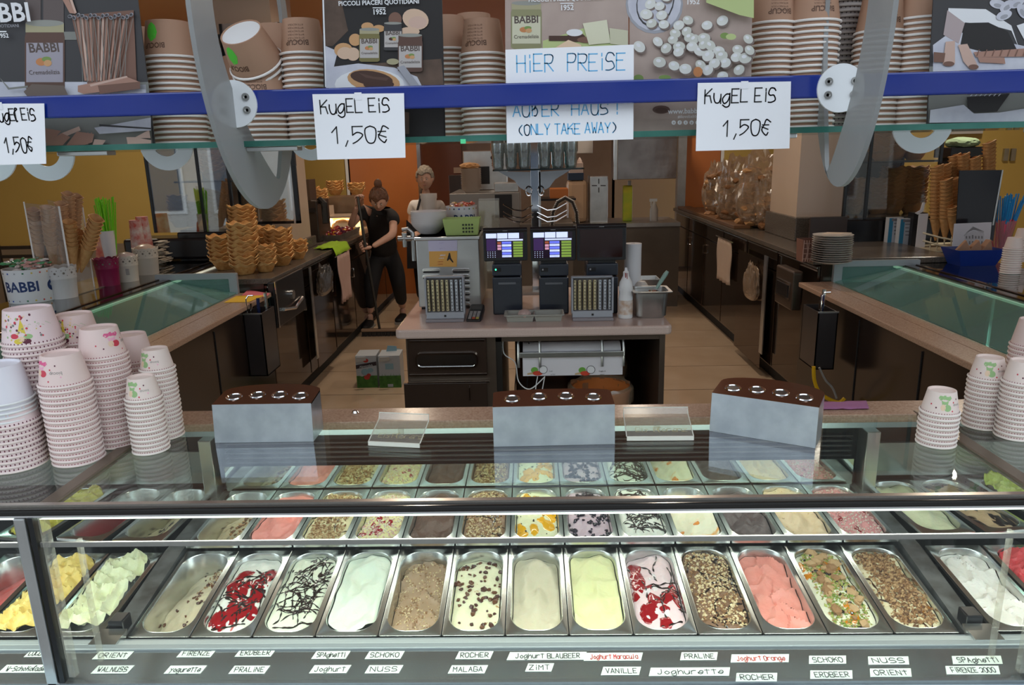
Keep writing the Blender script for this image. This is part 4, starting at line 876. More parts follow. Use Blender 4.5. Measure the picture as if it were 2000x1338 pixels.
a.el(GN, 1412, 72, 9, 6).el(LG, 1424, 74, 10, 6).el(GN, 1245, 155, 10, 8).el(GN, 1296, 153, 12, 5).el(NU, 1360, 142, 9, 10).poly(LG, [(1375, -30), (1468, -30), (1468, 38), (1440, 32), (1376, 8)])
a.text(PW, '1952', 1350, 11, 9, True).el(JR, 1289, 215, 17, 8).el(PCH, 1289, 216, 12, 5)
a.text(PW, 'www.babbi.com', 1345, 222, 9.5, True).text(PW, '#ilovebabbi', 1340, 231, 6)
for k in range(5): a.el(PW, 1313+k*11.5, 240, 4.2, 4.2, 0, 14)
for k, c in enumerate('oftpy'): a.text(WD, c, 1313+k*11.5, 242, 4.5, True)
a.done()
# poster 5
t = poster('grey poster of an open book and rolled wafers, far right', [(1810, 243), (2080, 236), (2080, -60), (1826, -60)], BK); a = Art(t)
a.poly(GG, [(1815, 130), (2075, 120), (2075, 236), (1812, 240)]).poly(PL, [(1822, 88), (1860, 60), (2000, 90), (2075, 150), (1822, 160)])
a.poly(PW, [(1852, 16), (1925, 18), (1975, 50), (1990, 95), (1975, 60), (1930, 48), (1885, 44), (1850, 65)]).poly(pm('page_edge', (.45, .36, .36)), [(1850, 20), (1884, 45), (1872, 85), (1842, 68)]).poly(BK2, [(1884, 45), (1930, 44), (1968, 62), (1985, 96), (1930, 104), (1875, 90)])
a.poly(PW, [(1985, 50), (2075, 20), (2075, 90), (2000, 78)]); 
for x, y in ((1948, 8), (1966, 12), (1985, 6), (1996, 22), (1960, 30), (2010, 8)): a.el(PL, x, y, 16, 9, x); a.el(SH, x, y+3, 8, 4, x)
a.poly(WFL, [(1846, 82), (1864, 80), (1864, 124), (1840, 126)]).el(WFD, 1852, 125, 11, 5).poly(WFL, [(1870, 88), (1888, 86), (1908, 128), (1892, 134), (1880, 120)]).el(WFD, 1900, 131, 10, 5).poly(WF, [(1900, 102), (1999, 95), (2060, 95), (2060, 110), (1905, 112)]).poly(WF, [(1908, 112), (1960, 112), (1962, 125), (1912, 122)]).poly(WFD, [(1822, 102), (1845, 104), (1842, 122), (1822, 122)])
for k in range(10): a.poly(WFD, [(1905+k*15, 110), (1907+k*15, 110), (1912+k*15, 97), (1910+k*15, 97)])
a.poly(PCH if 0 else BK2, [(1886, 190), (1970, 183), (1945, 218), (1900, 220), (1890, 212)]).poly(PL, [(1815, 215), (1880, 205), (1900, 222), (1950, 220), (2075, 200), (2075, 236), (1813, 240)])
for k in range(7): a.poly(PL, [(1892+k*9, 188), (1894+k*9, 188), (1900+k*9, 182), (1898+k*9, 182)])
a.done()
# ================================================================ HANDWRITTEN SIGNS
def sheet(label, pts, lines, y=1.716, mat=PAPER, inkm=None, thick=2.4, tape=True):
    q = [at(u, v, y=y) for u, v in pts]; c = sum(q, Vector())/4; c.z = min(p.z for p in q)
    t = thing('paper_sign', label, 'sign', c)
    obj('sheet', MB().prism([(p.x, p.z) for p in q], 'y', y, y+.0012), mat, t)
    k = y*.97/FL; th = -atan2(.025, 1)
    for (tx, u, v, h, w, gp) in lines:
        p = at(u, v, y=y); ls, _ = strokes(tx, 0, 0, h*k, w*k, gap=gp)
        ink('lettering', ls, thick*k, inkm or M('black_marker'), t, lambda a, b, p=p: Vector((p.x+a, y-.0004, p.z+b)))
    if tape:
        uc = (pts[0][0]+pts[1][0])/2; p = at(uc, pts[0][1]+4, y=y); obj('tape', MB().box(p.x-.008, p.x+.008, y-.0008, y-.0003, p.z-.008, p.z+.008), M('clear_tape', (.9, .9, .95), .3), t)
    return t
sheet('white paper sign KUgEL EiS 1,50€ on the blue bar, centre left', [(610, 184), (789, 182), (792, 308), (620, 312)], [('KugEL EiS', 627, 222, 25, 13, .30), ('1,50€', 650, 280, 31, 20, .28)])
sheet('white paper sign KUgEL EiS 1,50€ on the blue bar, centre right', [(1363, 162), (1545, 159), (1542, 290), (1359, 295)], [('KugEL EiS', 1376, 202, 25, 13, .31), ('1,50€', 1412, 266, 29, 16, .30)])
sheet('white paper sign KUgEL EiS 1,50€ at the left edge of the picture', [(-90, 203), (86, 202), (90, 320), (-85, 324)], [('KugEl EiS', -12, 237, 22, 9, .25), ('1,50€', 12, 298, 28, 10, .3)])
t = thing('paper_sign', 'large white sheet with blue handwriting HiER PREiSE, behind the blue bar', 'sign', at(1113, 272, y=1.7462))
BLU = M('blue_marker', (.12, .46, .78), .6)
for (pts, ls) in (([(987, 97), (1238, 87), (1237, 272), (990, 280)], [('HiER  PREiSE', 1010, 141, 30, 16, .28), ('NUR', 1090, 183, 20, 12, .4), ('AUßER  HAUS !', 1002, 228, 22, 14, .32), ('(ONLY TAKE AWAY)', 1012, 264, 19, 10, .28)]),):
    q = [at(u, v, y=1.7462) for u, v in pts]; obj('sheet', MB().prism([(p.x, p.z) for p in q], 'y', 1.7462, 1.7474), PAPER, t)
    for tx, u, v, h, w, gp in ls:
        k = 1.7462*.97/FL; p = at(u, v, y=1.7462); l2, _ = strokes(tx, 0, 0, h*k, w*k, gap=gp); ink('lettering', l2, 2.1*k, BLU, t, lambda a, b, p=p: Vector((p.x+a, 1.7459, p.z+b)))
t = thing('green_sticker', 'small bright green sticker on the glass shelf edge below the bread poster', 'sticker', at(904, 276, y=1.742)); p = at(904, 276, y=1.742)
obj('sticker', MB().box(p.x-.006, p.x+.006, 1.7485, 1.750, p.z-.005, p.z+.005), M('green_sticker', (.12, .80, .35), .5), t)
# ================================================================ THINGS ON THE GLASS TOP
def cone_holder(label, x, y, w, rz, d=.10, h=.112, arc=.05):
    t = thing('cone_holder', label, 'cone holder', (x, y, .8705), (0, 0, rz), 'steel cone holders')
    n = 14; back = [(w/2*cos(pi*i/n), -.0+d*.45+arc*sin(pi*i/n)) for i in range(n+1)]
    fr = [(-w/2, -d*.5+.0), (w/2, -d*.5)]
    plan = fr+back; top = [(a, b, h+(b+d*.5)*.10) for a, b in plan]; m = len(plan)
    mb = MB(); mb.add([(a*1.0, b-(.010 if i < 2 else 0), 0) for i, (a, b) in enumerate(plan)]+[(a, b, c) for a, b, c in top], [(i, (i+1) % m, m+(i+1) % m, m+i) for i in range(m) if i not in ()])
    o = obj('holder_shell', mb, M('satin_steel_blue', (.56, .60, .68), .30, .9, noise=14, col2=(.74, .78, .86), bump=.25, bscale=25), t, local=True)
    mb = MB(); mb.add([Vector(p)+Vector((0, 0, .0005)) for p in top]+[Vector(p)-Vector((0, 0, .004)) for p in top], [tuple(range(m)), tuple(range(m, 2*m))[::-1]]+[(i, i+m, (i+1) % m+m, (i+1) % m) for i in range(m)])
    obj('top_plate', mb, M('warm_mirror_top', (.34, .20, .14), .10, .9), t, local=True)  # steel top; the warm ceiling reflection is tinted into its colour
    for k in range(4):
        xx = -w*.34+k*w*.227; yy = -.008+.022*sin(pi*(k+.6)/4.2); zz = h+(yy+d*.5)*.10
        T = Matrix.Translation((xx, yy, zz)) @ Matrix.Rotation(.10, 4, 'X')
        obj('hole_ring', MB().lathe([(.0165, .0012), (.019, .004), (.022, .004), (.0235, .001)], 24, T=T, cap=False), CHROME, t, local=True, smooth=True)
        obj('hole', MB().lathe([(.0, .0014), (.0175, .0014)], 20, T=T, cap=False), M('hole_dark', (.05, .04, .035), .3), t, local=True)
    return t
cone_holder('steel cone holder with four holes on the left of the glass top', -.775, 2.02, .285, 0)
cone_holder('wide steel cone holder with four holes in the middle of the glass top', .052, 1.968, .335, radians(1.5), arc=.02)
cone_holder('slanted steel cone holder with four holes on the right of the glass top', .655, 1.985, .285, radians(-29), arc=.055)
def card_holder(label, x, y, w, rz):
    t = thing('card_holder', label, 'card holder', (x, y, .8705), (0, 0, rz))
    pf = [(-.050, .012), (-.046, .010), (-.040, .004), (.045, .050), (.044, .054), (-.043, .009), (-.050, .016)]
    obj('bent_sheet', MB().prism([(-.052, .0), (-.044, .0), (-.044, .010), (.040, .044), (.048, .062), (.045, .063), (.037, .047), (-.046, .0135), (-.052, .012)], 'x', -w/2, w/2), ACRYL, t, local=True)
    obj('leg', MB().box(-.008, .008, .01, .016, 0, .032), ACRYL, t, local=True)
    ED = M('acrylic_cut_edge', (.74, .72, .64), .2)
    obj('cut_edge', MB().tube([(-w/2, -.048, .012), (-w/2, .040, .045), (-w/2, .047, .063), (w/2, .047, .063), (w/2, .040, .045), (w/2, -.048, .012)], .0016, 5), ED, t, local=True)
    obj('front_lip', MB().box(-w/2, w/2, -.054, -.050, .001, .013), ED, t, local=True)
    ls, _ = strokes('Florenz', -w*.08, 0, .018, .013, gap=.1); l2, _ = strokes('Eis', -w*.35, 0, .016, .012, gap=.2)
    th = atan2(.0335, .083); T = lambda a, b: Vector((a, -.034+b*cos(th), .0155+(b+.01)*sin(th)))
    ink('engraving', ls+l2, .0012, M('engraved_gold', (.50, .42, .24), .5), t, T, local=True)
    return t
card_holder('tilted clear acrylic card holder left of the middle cone holder', -.385, 1.965, .150, radians(-9))
card_holder('clear acrylic card holder with engraved lettering right of the middle cone holder', .350, 1.985, .185, radians(-1))
t = thing('cleaning_cloth', 'folded purple cloth on the stone worktop at the right', 'cloth', (.93, 2.20, .873))
mb = MB(); vs = []; fs = []
for j in range(6):
    for i in range(13): vs.append((.78+i*.02+.004*j, 2.155+j*.013, .876+.004*mn.noise(Vector((i*.7, j*.9, 1)))+.003))
for j in range(5):
    for i in range(12): q = j*13+i; fs.append((q, q+1, q+14, q+13))
mb.add(vs, fs); o = obj('cloth', mb, M('purple_cloth', (.36, .14, .27), .9, bump=.5), t, smooth=True); s_ = o.modifiers.new('t', 'SOLIDIFY'); s_.thickness = .004
for k, (x, y) in enumerate(((-.565, 2.19), (.735, 2.185))):
    t = thing('metal_knob', 'small round steel knob on the stone worktop ' + ('right of the left cone holder' if k == 0 else 'beside the slanted cone holder'), 'knob', (x, y, .872))
    obj('knob', MB().lathe([(.010, 0), (.012, .004), (.008, .010), (0, .012)], 16), CHROME, t, local=True, smooth=True)
# ================================================================ ISLAND COUNTER
isl = thing('island_counter', 'free-standing island counter with pale pink top, bronze cabinet and open paper roll bay', 'counter', (0, 3.75, 0))
obj('counter_top', MB().prism(rrect(-.648, .648, 3.345, 4.42, .03, 4), 'z', .825, .87), TABLE, isl, bevel=.010)
BRZ = M('bronze_cabinet', (.115, .082, .062), .30, .55, noise=4, col2=(.15, .11, .085), spec=.7)
BRZD = M('bronze_door', (.060, .038, .028), .16, .35, spec=.8)
obj('cabinet_body', MB().box(-.605, -.178, 3.385, 4.38, 0, .824), BRZ, isl)
def face(u0, v0, u1, v1, y, d, m, nm, par, bevel=0, **k):
    x0, x1, z0, z1 = PB(u0, v0, u1, v1, y); return obj(nm, MB().box(x0, x1, y, y+d, z0, z1), m, par, bevel=bevel, **k)
dr = face(797, 660, 951, 735, 3.368, .016, BRZD, 'drawer_front', isl, .004)
x0, x1, z0, z1 = PB(812, 688, 934, 718, 3.368)
obj('oval_handle', MB().ring([(x, z) for x, z in rrect(x0, x1, z0, z1, .03, 5)], [(x, z) for x, z in rrect(x0+.008, x1-.008, z0+.008, z1-.008, .022, 5)], 'y', 3.352, 3.367), CHROME, dr)
obj('handle_recess', MB().prism(rrect(x0+.008, x1-.008, z0+.008, z1-.008, .022, 5), 'y', 3.360, 3.367), M('handle_steel', (.6, .6, .62), .15, 1), dr)
for (a, b, c, d) in ((789, 653, 955, 656), (800, 665, 946, 668), (799, 731, 951, 734), (796, 746, 956, 748)): face(a, b, c, d, 3.362, .006, CHROME, 'trim_strip', isl)
dr = face(796, 748, 955, 1000, 3.370, .014, BRZD, 'cabinet_door', isl, .003)
x0, x1, z0, z1 = PB(918, 755, 924, 782, 3.36); obj('door_pull', MB().tube([(x0, 3.368, z1), (x0, 3.35, z1-.005), (x0, 3.35, z0+.005), (x0, 3.368, z0)], .0035, 8), CHROME, dr, smooth=True)
face(955, 650, 984, 1000, 3.39, .9, M('bay_side', (.02, .017, .015), .3), 'bay_side_panel', isl)
obj('bay_back', MB().box(-.11, .60, 4.34, 4.37, .02, .82), M('mirror_brown_back', (.10, .065, .048), .08, .8), isl)
obj('bay_floor', MB().box(-.11, .60, 3.42, 4.34, 0, .03), BRZ, isl)
obj('side_panel', MB().box(.596, .622, 3.385, 4.38, 0, .824), BRZ, isl)
obj('top_rail', MB().box(-.178, .62, 3.39, 3.41, .795, .824), BRZ, isl)
# paper roll dispenser
t = thing('paper_roll_dispenser', 'steel dispenser holding a roll of white printed wrapping paper under the island top', 'dispenser', (.21, 3.5, .6))
x0, x1, z0, z1 = PB(1021, 662, 1213, 700, 3.46); zc = .682; R = .075
obj('paper_roll', MB().cyl((x0, 3.52, zc), (x1, 3.52, zc), R, n=32), M('roll_paper', (.72, .70, .74), .7), t, smooth=True)
xa, xb, za, zb = PB(1021, 697, 1216, 733, 3.435)
obj('hanging_paper', MB().box(xa, xb, 3.434, 3.4355, za, zb), M('roll_paper'), t)
xc, xd, zc0, zc1 = PB(1015, 687, 1218, 697, 3.425); obj('cutter_bar', MB().box(xc, xd, 3.418, 3.434, zc0, zc1), STEEL, t, bevel=.002)
for u in (1012, 1054, 1176, 1218):
    xx = at(u, 670, y=3.44).x; obj('bracket', MB().tube([(xx, 3.54, .823), (xx, 3.46, .80), (xx, 3.428, .74), (xx, 3.428, .655)], .007, 6), STEEL, t, smooth=True)
a = Art(t, 3.4335); 
for u in (1030, 1123):
    a.el(pm('fruit_green', (.16, .40, .06)), u+14, 723, 7, 6).el(pm('fruit_red', (.60, .06, .03)), u+20, 729, 10, 4.5).el(pm('black', (.02, .02, .02)), u+31, 722, 8.5, 8).el(pm('white', (.8, .8, .8)), u+31, 722, 7.5, 7).poly(pm('tan', (.55, .38, .2)), [(u, 729), (u+9, 727), (u+12, 731), (u, 732)])
a.text(pm('black', (0, 0, 0)), 'Lust', 1076, 726, 6).text(pm('black', (0, 0, 0)), 'auf Eis!', 1080, 732, 5).text(pm('black', (0, 0, 0)), 'Voglia di', 1176, 726, 6).text(pm('black', (0, 0, 0)), 'gelato!', 1176, 732, 5)
a.done('paper_print')
# cables
t = thing('power_cable', 'thin white and black cables hanging in the open bay of the island', 'cable', (0, 3.5, .45))
def pxline(pts, y, r, m, par, nm): 
    P = [at(u, v, y=y) for u, v in pts]; Q = []
    for i in range(len(P)-1):
        a, b, c, d = P[max(i-1, 0)], P[i], P[i+1], P[min(i+2, len(P)-1)]
        for k in range(5): s = k/5; Q.append(.5*(2*b+(c-a)*s+(2*a-5*b+4*c-d)*s*s+(3*b-a-3*c+d)*s**3))
    Q.append(P[-1]); return obj(nm, MB().tube(Q, r, 6), m, par, smooth=True)
pxline([(983, 655), (984, 690), (1006, 708), (1013, 745), (1035, 760), (1064, 736)], 3.45, .0028, WHITE, t, 'white_cable')
pxline([(1050, 735), (1046, 765), (1052, 792), (1064, 735)], 3.45, .0025, WHITE, t, 'white_cable')
for u in (972, 1009, 1032): pxline([(u, 655), (u+2, 700), (u-3, 760), (u+4, 800)], 3.5, .003, BLACK, t, 'black_cable')
# waste bins in the bay
ORB = M('orange_bin_plastic', (.80, .26, .07), .35)
for k, (x, y, r, zt, lab) in enumerate(((.34, 3.60, .150, .50, 'orange waste bin with a crumpled clear bag liner under the paper roll'), (.40, 4.05, .12, .50, 'second orange waste bin behind the first one with the clear liner'))):
    t = thing('waste_bin', lab, 'waste bin', (x, y, .03))
    obj('bin_body', MB().lathe([(r*.82, 0), (r, zt-.03), (r+.008, zt-.03), (r+.006, zt-.045), (r-.006, zt-.035), (r*.8, .01), (0, .01)], 32), ORB, t, local=True, smooth=True)
    mb = MB(); n = 40; vs = []; fs = []
    for q, (rr, zz) in enumerate(((r-.01, zt-.14), (r-.004, zt-.05), (r+.004, zt-.012), (r+.018, zt-.03), (r+.016, zt-.10))):
        for i in range(n): a_ = 2*pi*i/n; w_ = .010*mn.noise(Vector((cos(a_)*4, sin(a_)*4, q*1.3+k))); vs.append(((rr+w_)*cos(a_), (rr+w_)*sin(a_), zz+w_*1.5))
    for q in range(4):
        for i in range(n): fs.append((q*n+i, q*n+(i+1) % n, (q+1)*n+(i+1) % n, (q+1)*n+i))
    mb.add(vs, fs); obj('bag_liner', mb, BAG, t, local=True, smooth=True)
# ---- steel dispensing machine
t = thing('cream_machine', 'steel box machine with vent slots, tap and two notes on its front', 'machine', (-.42, 4.05, .87))
x0, x1, z0, z1 = PB(815, 462, 938, 606, 3.80); zt = z1
obj('machine_body', MB().box(x0, x1, 3.80, 4.36, .885, zt), M('machine_steel', (.52, .53, .52), .38, .75, noise=5, col2=(.62, .63, .62), bump=.05), t, bevel=.006)
obj('machine_lid', MB().box(x0-.006, x1+.006, 3.79, 4.37, zt-.018, zt), STEEL, t, bevel=.004)
for dx in (x0+.02, x1-.02): obj('foot', MB().box(dx-.012, dx+.012, 3.83, 3.86, .8702, .886), BLACK, t)
def slot(u0, v0, u1, v1, y=3.8): 
    a0, a1, b0, b1 = PB(u0, v0, u1, v1, y); mb = MB(); r = (b1-b0)/2
    mb.prism(rrect(a0, a1, b0, b1, r*.95, 4), 'y', y-.004, y+.001); o = obj('vent_louver', mb, M('louver_steel', (.66, .66, .65), .25, .9), t, bevel=.0015)
    obj('vent_gap', MB().prism(rrect(a0+.004, a1-.004, b0+.0008, b0+r*.8, r*.35, 3), 'y', y-.0050, y-.0041), BLACKM, o)
for u0, u1 in ((825, 860), (883, 918)):
    for v in (524, 536): slot(u0, v, u1, v+9)
for k in range(5): slot(901, 547+k*11, 919, 555+k*11)
for (pts, m, nm) in (([(836, 467), (893, 466), (893, 490), (837, 491)], M('lilac_note', (.62, .58, .74), .7), 'lilac_note'), ([(838, 491), (893, 490), (892, 521), (839, 521)], M('orange_sticker', (.80, .42, .10), .6), 'orange_sticker')):
    q = [at(u, v, y=3.798) for u, v in pts]; obj(nm, MB().prism([(p.x, p.z) for p in q], 'y', 3.7968, 3.7995), m, t)
a = Art(t, 3.7966); a.text(pm('white', (.8, .8, .8)), '#BEST', 865, 500, 6.5, True).text(pm('white', (.8, .8, .8)), 'MOMENTE', 862, 505, 3.4, True).text(pm('note_red', (.62, .14, .05)), 'CREATIVE', 860, 512, 4, True).text(pm('note_red', (.62, .14, .05)), 'HUMANS', 860, 517, 4, True)
a.poly(BK2, [(877, 494), (879, 494), (881, 504), (886, 512), (884, 513), (878, 506), (874, 510), (873, 508)]).text(pm('note_lilac', (.42, .36, .55)), 'SOFT', 862, 476, 6).text(pm('note_lilac', (.42, .36, .55)), 'Joghurt 1,5', 864, 486, 4.2); a.done('note_print')
p = at(790, 466, y=3.95)
tp = obj('tap', MB().cyl((x0, 3.95, p.z), (p.x-.035, 3.95, p.z), .014, n=16).cyl((p.x+.0, 3.95, p.z-.045), (p.x+.0, 3.95, p.z+.03), .012, .015, 16).tube([(p.x-.01, 3.95, p.z+.045), (p.x+.02, 3.95, p.z+.05), (p.x+.045, 3.95, p.z+.03), (p.x+.045, 3.95, p.z-.12)], .012, 8), STEELD, t, smooth=True)
ztop = zt+.0005
# on the machine: bowls, cup, tub, basket
WB = M('white_melamine', (.76, .72, .70), .4)
p = at(838, 448, y=3.95)
t = thing('bowl_stack_base', 'x', 'bowl')
bpy.data.objects.remove(t)
R = .094
for k in range(7):
    t = thing('bowl', 'white plastic bowl ' + ('topmost' if k == 6 else ordn(7-k)+' from top')+' of the stack on the steel machine', 'bowl', (at(838, 440, y=3.98).x, 3.98, ztop+k*.0095), group=None if k == 6 else 'white bowls on the steel machine')
    obj('bowl_shell', MB().lathe([(R*.50, 0), (R*.55, .004), (R*.82, .03), (R*.93, .042), (R, .055), (R*1.02, .062), (R*.98, .062), (R*.90, .045), (R*.5, .006), (0, .006)], 36), WB, t, smooth=True, local=True)
t = thing('drinking_cup', 'tall cream plastic cup standing behind the white bowl stack', 'cup', (at(838, 400, y=4.20).x, 4.20, ztop))
obj('cup_body', MB().lathe([(.034, 0), (.044, .17), (.047, .175), (.047, .20), (.044, .20), (.034, .005), (0, .005)], 28), M('cream_plastic', (.66, .54, .44), .5), t, smooth=True, local=True)
def babbi_tub(label, x, y, z, R, h, a0, cat='tub'):
    t = thing('printed_tub', label, cat, (x, y, z))
    obj('tub_body', MB().lathe([(R*.93, 0), (R*.95, .004), (R, h-.004), (R*1.01, h), (R*.97, h), (R*.92, .01), (0, .01)], 40), M('tub_white', (.78, .78, .80), .3), t, smooth=True, local=True)
    mb = MB(); cols = [pm('sq_black', (.02, .02, .02)), pm('sq_red', (.5, .06, .05)), pm('sq_green', (.05, .20, .10)), pm('sq_blue', (.02, .08, .40)), pm('sq_orange', (.70, .30, .06)), pm('sq_yellow', (.65, .52, .1)), pm('sq_grey', (.4, .4, .42)), pm('babbi_blue', (.01, .035, .14))]
    K_ = {'R': R*.95, 'r': R, 'h': h}; T = cupmap(K_, a0, .0008)
    for zb in (h*.90, h*.08):
        n = 40
        for i in range(n):
            if i % 2: continue
            s0 = 2*pi*R*(i/n-.5); mb.add([T(s0, zb-.004), T(s0+.008, zb-.004), T(s0+.008, zb+.004), T(s0, zb+.004)], [(0, 1, 2, 3)], (i//2*3) % 7)
    put_type(mb, 'BABBI', h*.42, T, -.02, h*.36, 7, True, sx=.9); curved_poly(mb, ell(R*1.15, h*.48, h*.17), T, 7); curved_poly(mb, ell(R*1.15, h*.50, h*.08, h*.05), T, 6)
    put_type(mb, 'BABBI', h*.42, T, R*2.1, h*.36, 7, True, sx=.9)
    obj('tub_print', mb, cols, t, local=True); return t
xx = at(901, 400, y=4.18).x
t = babbi_tub('white printed tub with a ring of coloured squares filled with wrapped sweets, on the machine', xx, 4.18, ztop, .088, .13, .55)
t['label'] = 'white printed tub filled with wrapped sweets on top of the steel machine'
crm = MB()
for k in range(26): crm.ico((random.uniform(-.06, .06), random.uniform(-.05, .05), .125+random.uniform(0, .02)), (.022, .010, .008), random.randrange(3), 1, .2)
obj('wrapped_sweets', crm, [M('sweet_red', (.62, .10, .05), .3), M('sweet_gold', (.60, .36, .12), .3), M('sweet_clear', (.7, .62, .6), .25)], t, local=True, kind='stuff')
t = thing('plastic_basket', 'translucent light green plastic basket with round holes on the steel machine', 'basket', (at(903, 440, y=3.90).x, 3.90, ztop))
GB_ = M('light_green_plastic', (.52, .66, .22), .35, alpha=.82)
def tap_box(mb, w0, d0, w1, d1, h, th=.002, m=None):
    A = [(-w0, -d0), (w0, -d0), (w0, d0), (-w0, d0)]; B = [(-w1, -d1), (w1, -d1), (w1, d1), (-w1, d1)]; i_ = th
    vs = [(a, b, 0) for a, b in A]+[(a, b, h) for a, b in B]+[(a-(i_ if a > 0 else -i_), b-(i_ if b > 0 else -i_), h) for a, b in B]+[(a-(i_ if a > 0 else -i_), b-(i_ if b > 0 else -i_), th) for a, b in A]
    fs = [(0, 3, 2, 1), (12, 13, 14, 15)]
    for q in range(3):
        for i in range(4): j = (i+1) % 4; fs.append((q*4+i, q*4+j, q*4+4+j, q*4+4+i))
    mb.add(vs, fs, m); return mb
obj('basket_body', tap_box(MB(), .082, .055, .096, .068, .085), GB_, t, local=True)
mb = MB()
for i in range(4):
    for j in range(3): mb.lathe([(0, 0), (.0055, 0)], 10, T=Matrix.Translation((.010+i*.0155, -.0575-.0022*(j+1)-.0012, .018+j*.018)) @ Matrix.Rotation(pi/2, 4, 'X'), cap=False)
obj('hole', mb, M('hole_black', (.03, .035, .02), .6), t, local=True)
obj('contents', MB().ico((-.03, 0, .04), (.04, .035, .035), sub=2, jit=.12), M('pale_paper', (.60, .56, .42), .8), t, local=True, smooth=True)
# ---- coin dispensers
def coin_dispenser(label, u0, u1, vt, vb, y):
    x0, x1, z0, z1 = PB(u0, vt, u1, vb, y); wd = x1-x0; t = thing('coin_dispenser', label, 'coin dispenser', ((x0+x1)/2, y, .8705), group='coin dispensers on the island')
    h = z1-.8705; F = M('grey_dispenser_plastic', (.34, .36, .40), .4)
    obj('base', MB().prism([(-.01, 0), (.075, 0), (.075, .045), (.004, .042)], 'x', -wd/2, wd/2), F, t, local=True, bevel=.002)
    obj('base_lip', MB().box(-wd/2, wd/2, -.035, -.008, 0, .014), M('dispenser_lip', (.26, .24, .26), .35), t, local=True, bevel=.002)
    obj('back', MB().box(-wd/2, wd/2, .045, .06, .04, h), M('dispenser_back', (.20, .18, .17), .4), t, local=True)
    for sx in (-1, 1): obj('side_wall', MB().box(sx*wd/2-.004, sx*wd/2+.004, .006, .06, .03, h), F, t, local=True)
    obj('top_strip', MB().box(-wd/2, wd/2, .03, .06, h-.004, h+.003), F, t, local=True)
    g = M('coin_gold', (.60, .52, .34), .28, .9); s_ = M('coin_silver', (.55, .57, .62), .28, .9)
    for k in range(8):
        r = wd/8*.36; cx = -wd/2+wd*(k+.5)/8; pr = []; n = 12; z0_ = .046; L_ = h-.012-z0_
        for i in range(n): za = z0_+L_*i/n; zb = z0_+L_*(i+1)/n; pr += [(r, za), (r, zb-.0022), (r*.72, zb-.0021), (r*.72, zb-.0002)]
        obj('coin_column', MB().lathe(pr, 14, (cx, .022, 0)), g if k < 5 else s_, t, local=True, smooth=False)
        mb = MB()
        for i in range(9): mb.box(cx-.0028, cx+.0028, .022-r-.0016, .022-r-.0002, z0_+L_*(i+.4)/9, z0_+L_*(i+.62)/9)
        obj('column_notch', mb, BLACK, t, local=True)
    obj('keyhole', MB().box(-.005, .005, -.0035, -.001, .020, .030), BLACK, t, local=True)
    return t
coin_dispenser('grey coin dispenser with eight coin columns in front of the steel machine', 831, 905, 543, 614, 3.53)
coin_dispenser('grey coin dispenser with eight coin columns beside the white sauce bottle', 1118, 1197, 543, 618, 3.50)
# ---- card terminal
p = at(931, 617, z=.87); t = thing('card_terminal', 'small black card payment terminal right of the left coin dispenser', 'card terminal', (p.x, 3.57, .8705), (radians(20), 0, radians(-6)))
obj('terminal_body', MB().prism(rrect(-.036, .036, -.07, .085, .012, 3), 'z', .0, .034), BLACK, t, local=True, bevel=.005)
obj('screen', MB().box(-.026, .026, .028, .068, .034, .0355), M('terminal_screen', (.05, .055, .05), .1), t, local=True)
for i in range(3):
    for j in range(4): obj('key', MB().box(-.026+i*.019, -.012+i*.019, -.056+j*.018, -.044+j*.018, .034, .037), [M('key_grey', (.32, .31, .30), .5), M('key_red', (.5, .1, .05), .5), M('key_yellow', (.5, .42, .1), .5)][0 if j else i], t, local=True)
